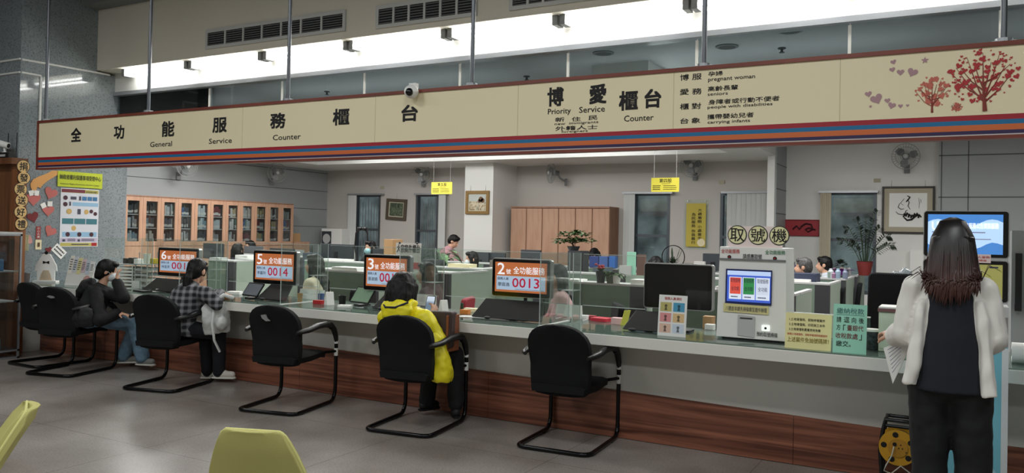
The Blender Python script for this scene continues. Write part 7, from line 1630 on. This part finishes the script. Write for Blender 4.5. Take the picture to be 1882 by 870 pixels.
M('k_blue', (72, 130, 200), .2, emit=.5); M('k_pale', (176, 206, 238), .2, emit=.55); M('k_olive', (150, 148, 84), .2, emit=.35); M('k_white', (236, 240, 248), .2, emit=.6)
h1 = kscreen(388, 476, 'upper', 0); sx0, sx1, sz0, sz1 = -kw/2+.022, kw/2-.03, kz(469), kz(395)
b = BM(); prism(b, [(sx0, sz0), (sx1, sz0), (sx1, sz1), (sx0, sz1)], FY(0, -.0005, 0), .001); part(t, 'screen', b, 'k_blue', parent=h1)
b = BM(); pts = [(sx0, sz0+.05)]+[(sx0+(sx1-sx0)*i/14, sz1-.05+.025*math.sin(i*.62+.4)) for i in range(15)]+[(sx1, sz0+.05)]+[(sx1-(sx1-sx0)*i/14, sz0+.045+.018*math.sin(i*.9)) for i in range(1, 14)]
prism(b, pts, FY(0, -.0016, 0), .0006); part(t, 'screen_wave', b, 'k_pale', parent=h1)
b = BM(); text(b, 'U', FY(0, -.003, 0), sx0+.02, sx0+.05, sz1-.085, sz1-.04, .03); text(b, '稅務服務公告資訊服務', FY(0, -.003, 0), -.02, sx1-.02, sz1-.075, sz1-.045, .02); part(t, 'screen_heading', b, 'k_white', parent=h1, recalc=False)
b = BM(); bars(b, FY(0, -.003, 0), sx0+.02, sx1-.07, sz1-.1, sz1-.09, 1); bars(b, FY(0, -.003, 0), sx0+.16, sx1-.03, sz0+.075, sz0+.083, 1); part(t, 'screen_lettering', b, M('k_maroon', (120, 60, 90), .3), parent=h1)
h2 = kscreen(480, 558, 'lower', .0); sz0, sz1 = kz(552), kz(488)
b = BM(); prism(b, [(sx0, sz0), (sx1, sz0), (sx1, sz1), (sx0, sz1)], FY(0, -.0005, 0), .001); part(t, 'screen', b, 'k_olive', parent=h2)
b = BM(); box(b, sx1-.06, sx1-.02, -.003, -.002, sz1-.018, sz1-.01); bars(b, FY(0, -.002, 0), .02, .08, sz1-.05, sz1-.035, 2); part(t, 'screen_lettering', b, 'screen_ink', parent=h2)
b = BM(); x0_ = at(1780, 475, KY).x-KX; x1_ = at(1821, 475, KY).x-KX; box(b, x0_-.05, x1_, -.012, -.006, kz(485), kz(469)); cd = part(t, 'paper_label', b, M('label_pink', (230, 208, 206), .7))
b = BM(); text(b, '本人查詢', FY(0, -.0125, 0), x1_-.08, x1_-.005, kz(476), kz(472), .01); text(b, '請掃描', FY(0, -.0125, 0), x1_-.07, x1_-.02, kz(482), kz(478.5), .01); part(t, 'label_lettering', b, 'red_print', parent=cd, recalc=False)
b = BM(); box(b, -.04, .04, .055, .1, kz(566), kz(392)); part(t, 'screen_post', b, 'dark_grey')
# paper roll and dark machine on the counter right of the kiosk
x = at(1874, 637, 5.6); b = BM(); cyl(b, (-.1, 0, .06), (.12, 0, .06), .06, seg=28); o = link('paper_roll', b, 'paper', None, smooth=40); o.location = (x.x+.06, 5.6, CT); tag(o, 'white paper roll on the counter at the right edge', 'paper roll')
b = BM(); cyl(b, (-.101, 0, .06), (-.098, 0, .06), .022, seg=18); link('core', b, 'dark_grey', o)
# door handle and cabinet at the right edge
dx = at(1866, 500, 6.6).x; t = thing('metal_cabinet', 'grey metal cabinet with black handle at the right edge behind the kiosk', 'cabinet', (dx+.4, 6.8, 0))
b = BM(); box(b, dx-.02, dx+.9, 6.66, 7.2, 0, at(1870, 440, 6.6).z+.06); part(t, 'body', b, 'grey_panel', True)
zt_, zb_ = at(1872, 466, 6.6).z, at(1872, 572, 6.6).z; b = BM(); hx_ = at(1872, 500, 6.6).x; box(b, hx_-.02, hx_+.02, 6.58, 6.6, zb_, zt_); box(b, hx_-.02, hx_+.02, 6.6, 6.66, zb_, zb_+.04); box(b, hx_-.02, hx_+.02, 6.6, 6.66, zt_-.04, zt_); part(t, 'handle', b, 'black', True)
# cable reel
c0 = at(1651, 822, 5.42); t = thing('cable_reel', 'yellow cable reel in a black stand on the floor by the walnut base', 'cable reel', (c0.x, 5.46, 0)); r = .105; zc = c0.z
m = FY(0, -.06, zc) @ Matrix.Identity(4)
b = BM(); prism(b, disc(r, 40), FY(0, -.06, zc), .012); dk = part(t, 'drum_face', b, M('reel_yellow', (206, 150, 34), .45), smooth=40)
b = BM(); prism(b, disc(r, 40), FY(0, .09, zc), .012); part(t, 'drum_back', b, 'reel_yellow', smooth=40)
b = BM(); cyl(b, (0, -.06, zc), (0, .08, zc), r*.75, seg=30); part(t, 'wound_cable', b, M('cable_dark', (70, 66, 60), .6, bump=(90, 1)))
for k in range(5):
    a = 2*PI*k/5+.5; b = BM(); prism(b, disc(.0165, 18, (r*.74*math.cos(a), r*.74*math.sin(a))), FY(0, -.072, zc), .002); part(t, 'finger_hole', b, 'black', parent=dk)
b = BM(); prism(b, disc(r*.52, 30), FY(0, -.072, zc), .006); hb = part(t, 'socket_plate', b, M('reel_gold', (186, 132, 36), .5), parent=dk)
b = BM()
for x_, z_ in ((.0, .02), (.01, .0), (-.01, .0), (.03, -.02)): prism(b, disc(.004, 10, (x_+.015, z_)), FY(0, -.0785, zc), .001)
prism(b, disc(.011, 14, (-.018, .022)), FY(0, -.0785, zc), .004); part(t, 'socket_holes', b, 'black', parent=dk)
b = BM()
for y_ in (-.04, .1):
    tube(b, [(-.085, y_, .012), (-.10, y_, zc-.03), (-.085, y_, zc+.09), (-.075, y_, zc+.155), (.075, y_, zc+.155), (.085, y_, zc+.09), (.10, y_, zc-.03), (.085, y_, .012)], .012, 8)
part(t, 'stand', b, 'black_plastic', smooth=60)
b = BM(); tube(b, [(-.07, -.04, zc+.12), (.07, -.04, zc+.12)], .01, 8); tube(b, [(-.07, -.04, zc+.157), (-.07, .1, zc+.157)], .01, 8); tube(b, [(.07, -.04, zc+.157), (.07, .1, zc+.157)], .01, 8); part(t, 'carry_handle', b, 'black_plastic', smooth=60)
b = BM(); tube(b, [(-.02, -.09, zc+.01), (-.03, -.12, zc-.04), (-.06, -.13, zc-.1), (-.07, -.13, zc-.13), (-.03, -.14, zc-.14), (.02, -.13, zc-.09), (.09, -.12, zc-.14), (.16, -.1, zc-.2), (.2, -.08, .008)], .004, 6); part(t, 'plug_lead', b, M('lead_cream', (206, 200, 184), .6), smooth=60)
b = BM(); pp_ = [Vector((c0.x+.2, 5.4, .005)), Vector((c0.x+.05, 5.33, .005)), Vector((c0.x-.05, 5.3, .005)), Vector((c0.x+.0, 5.27, .005)), Vector((c0.x+.15, 5.25, .005)), Vector((c0.x+.35, 5.26, .005))]; tube(b, pp_, .004, 6); solo('power_cord', 'cream power cord lying on the floor below the cable reel', 'cord', b, 'lead_cream', pp_[0], smooth=60)
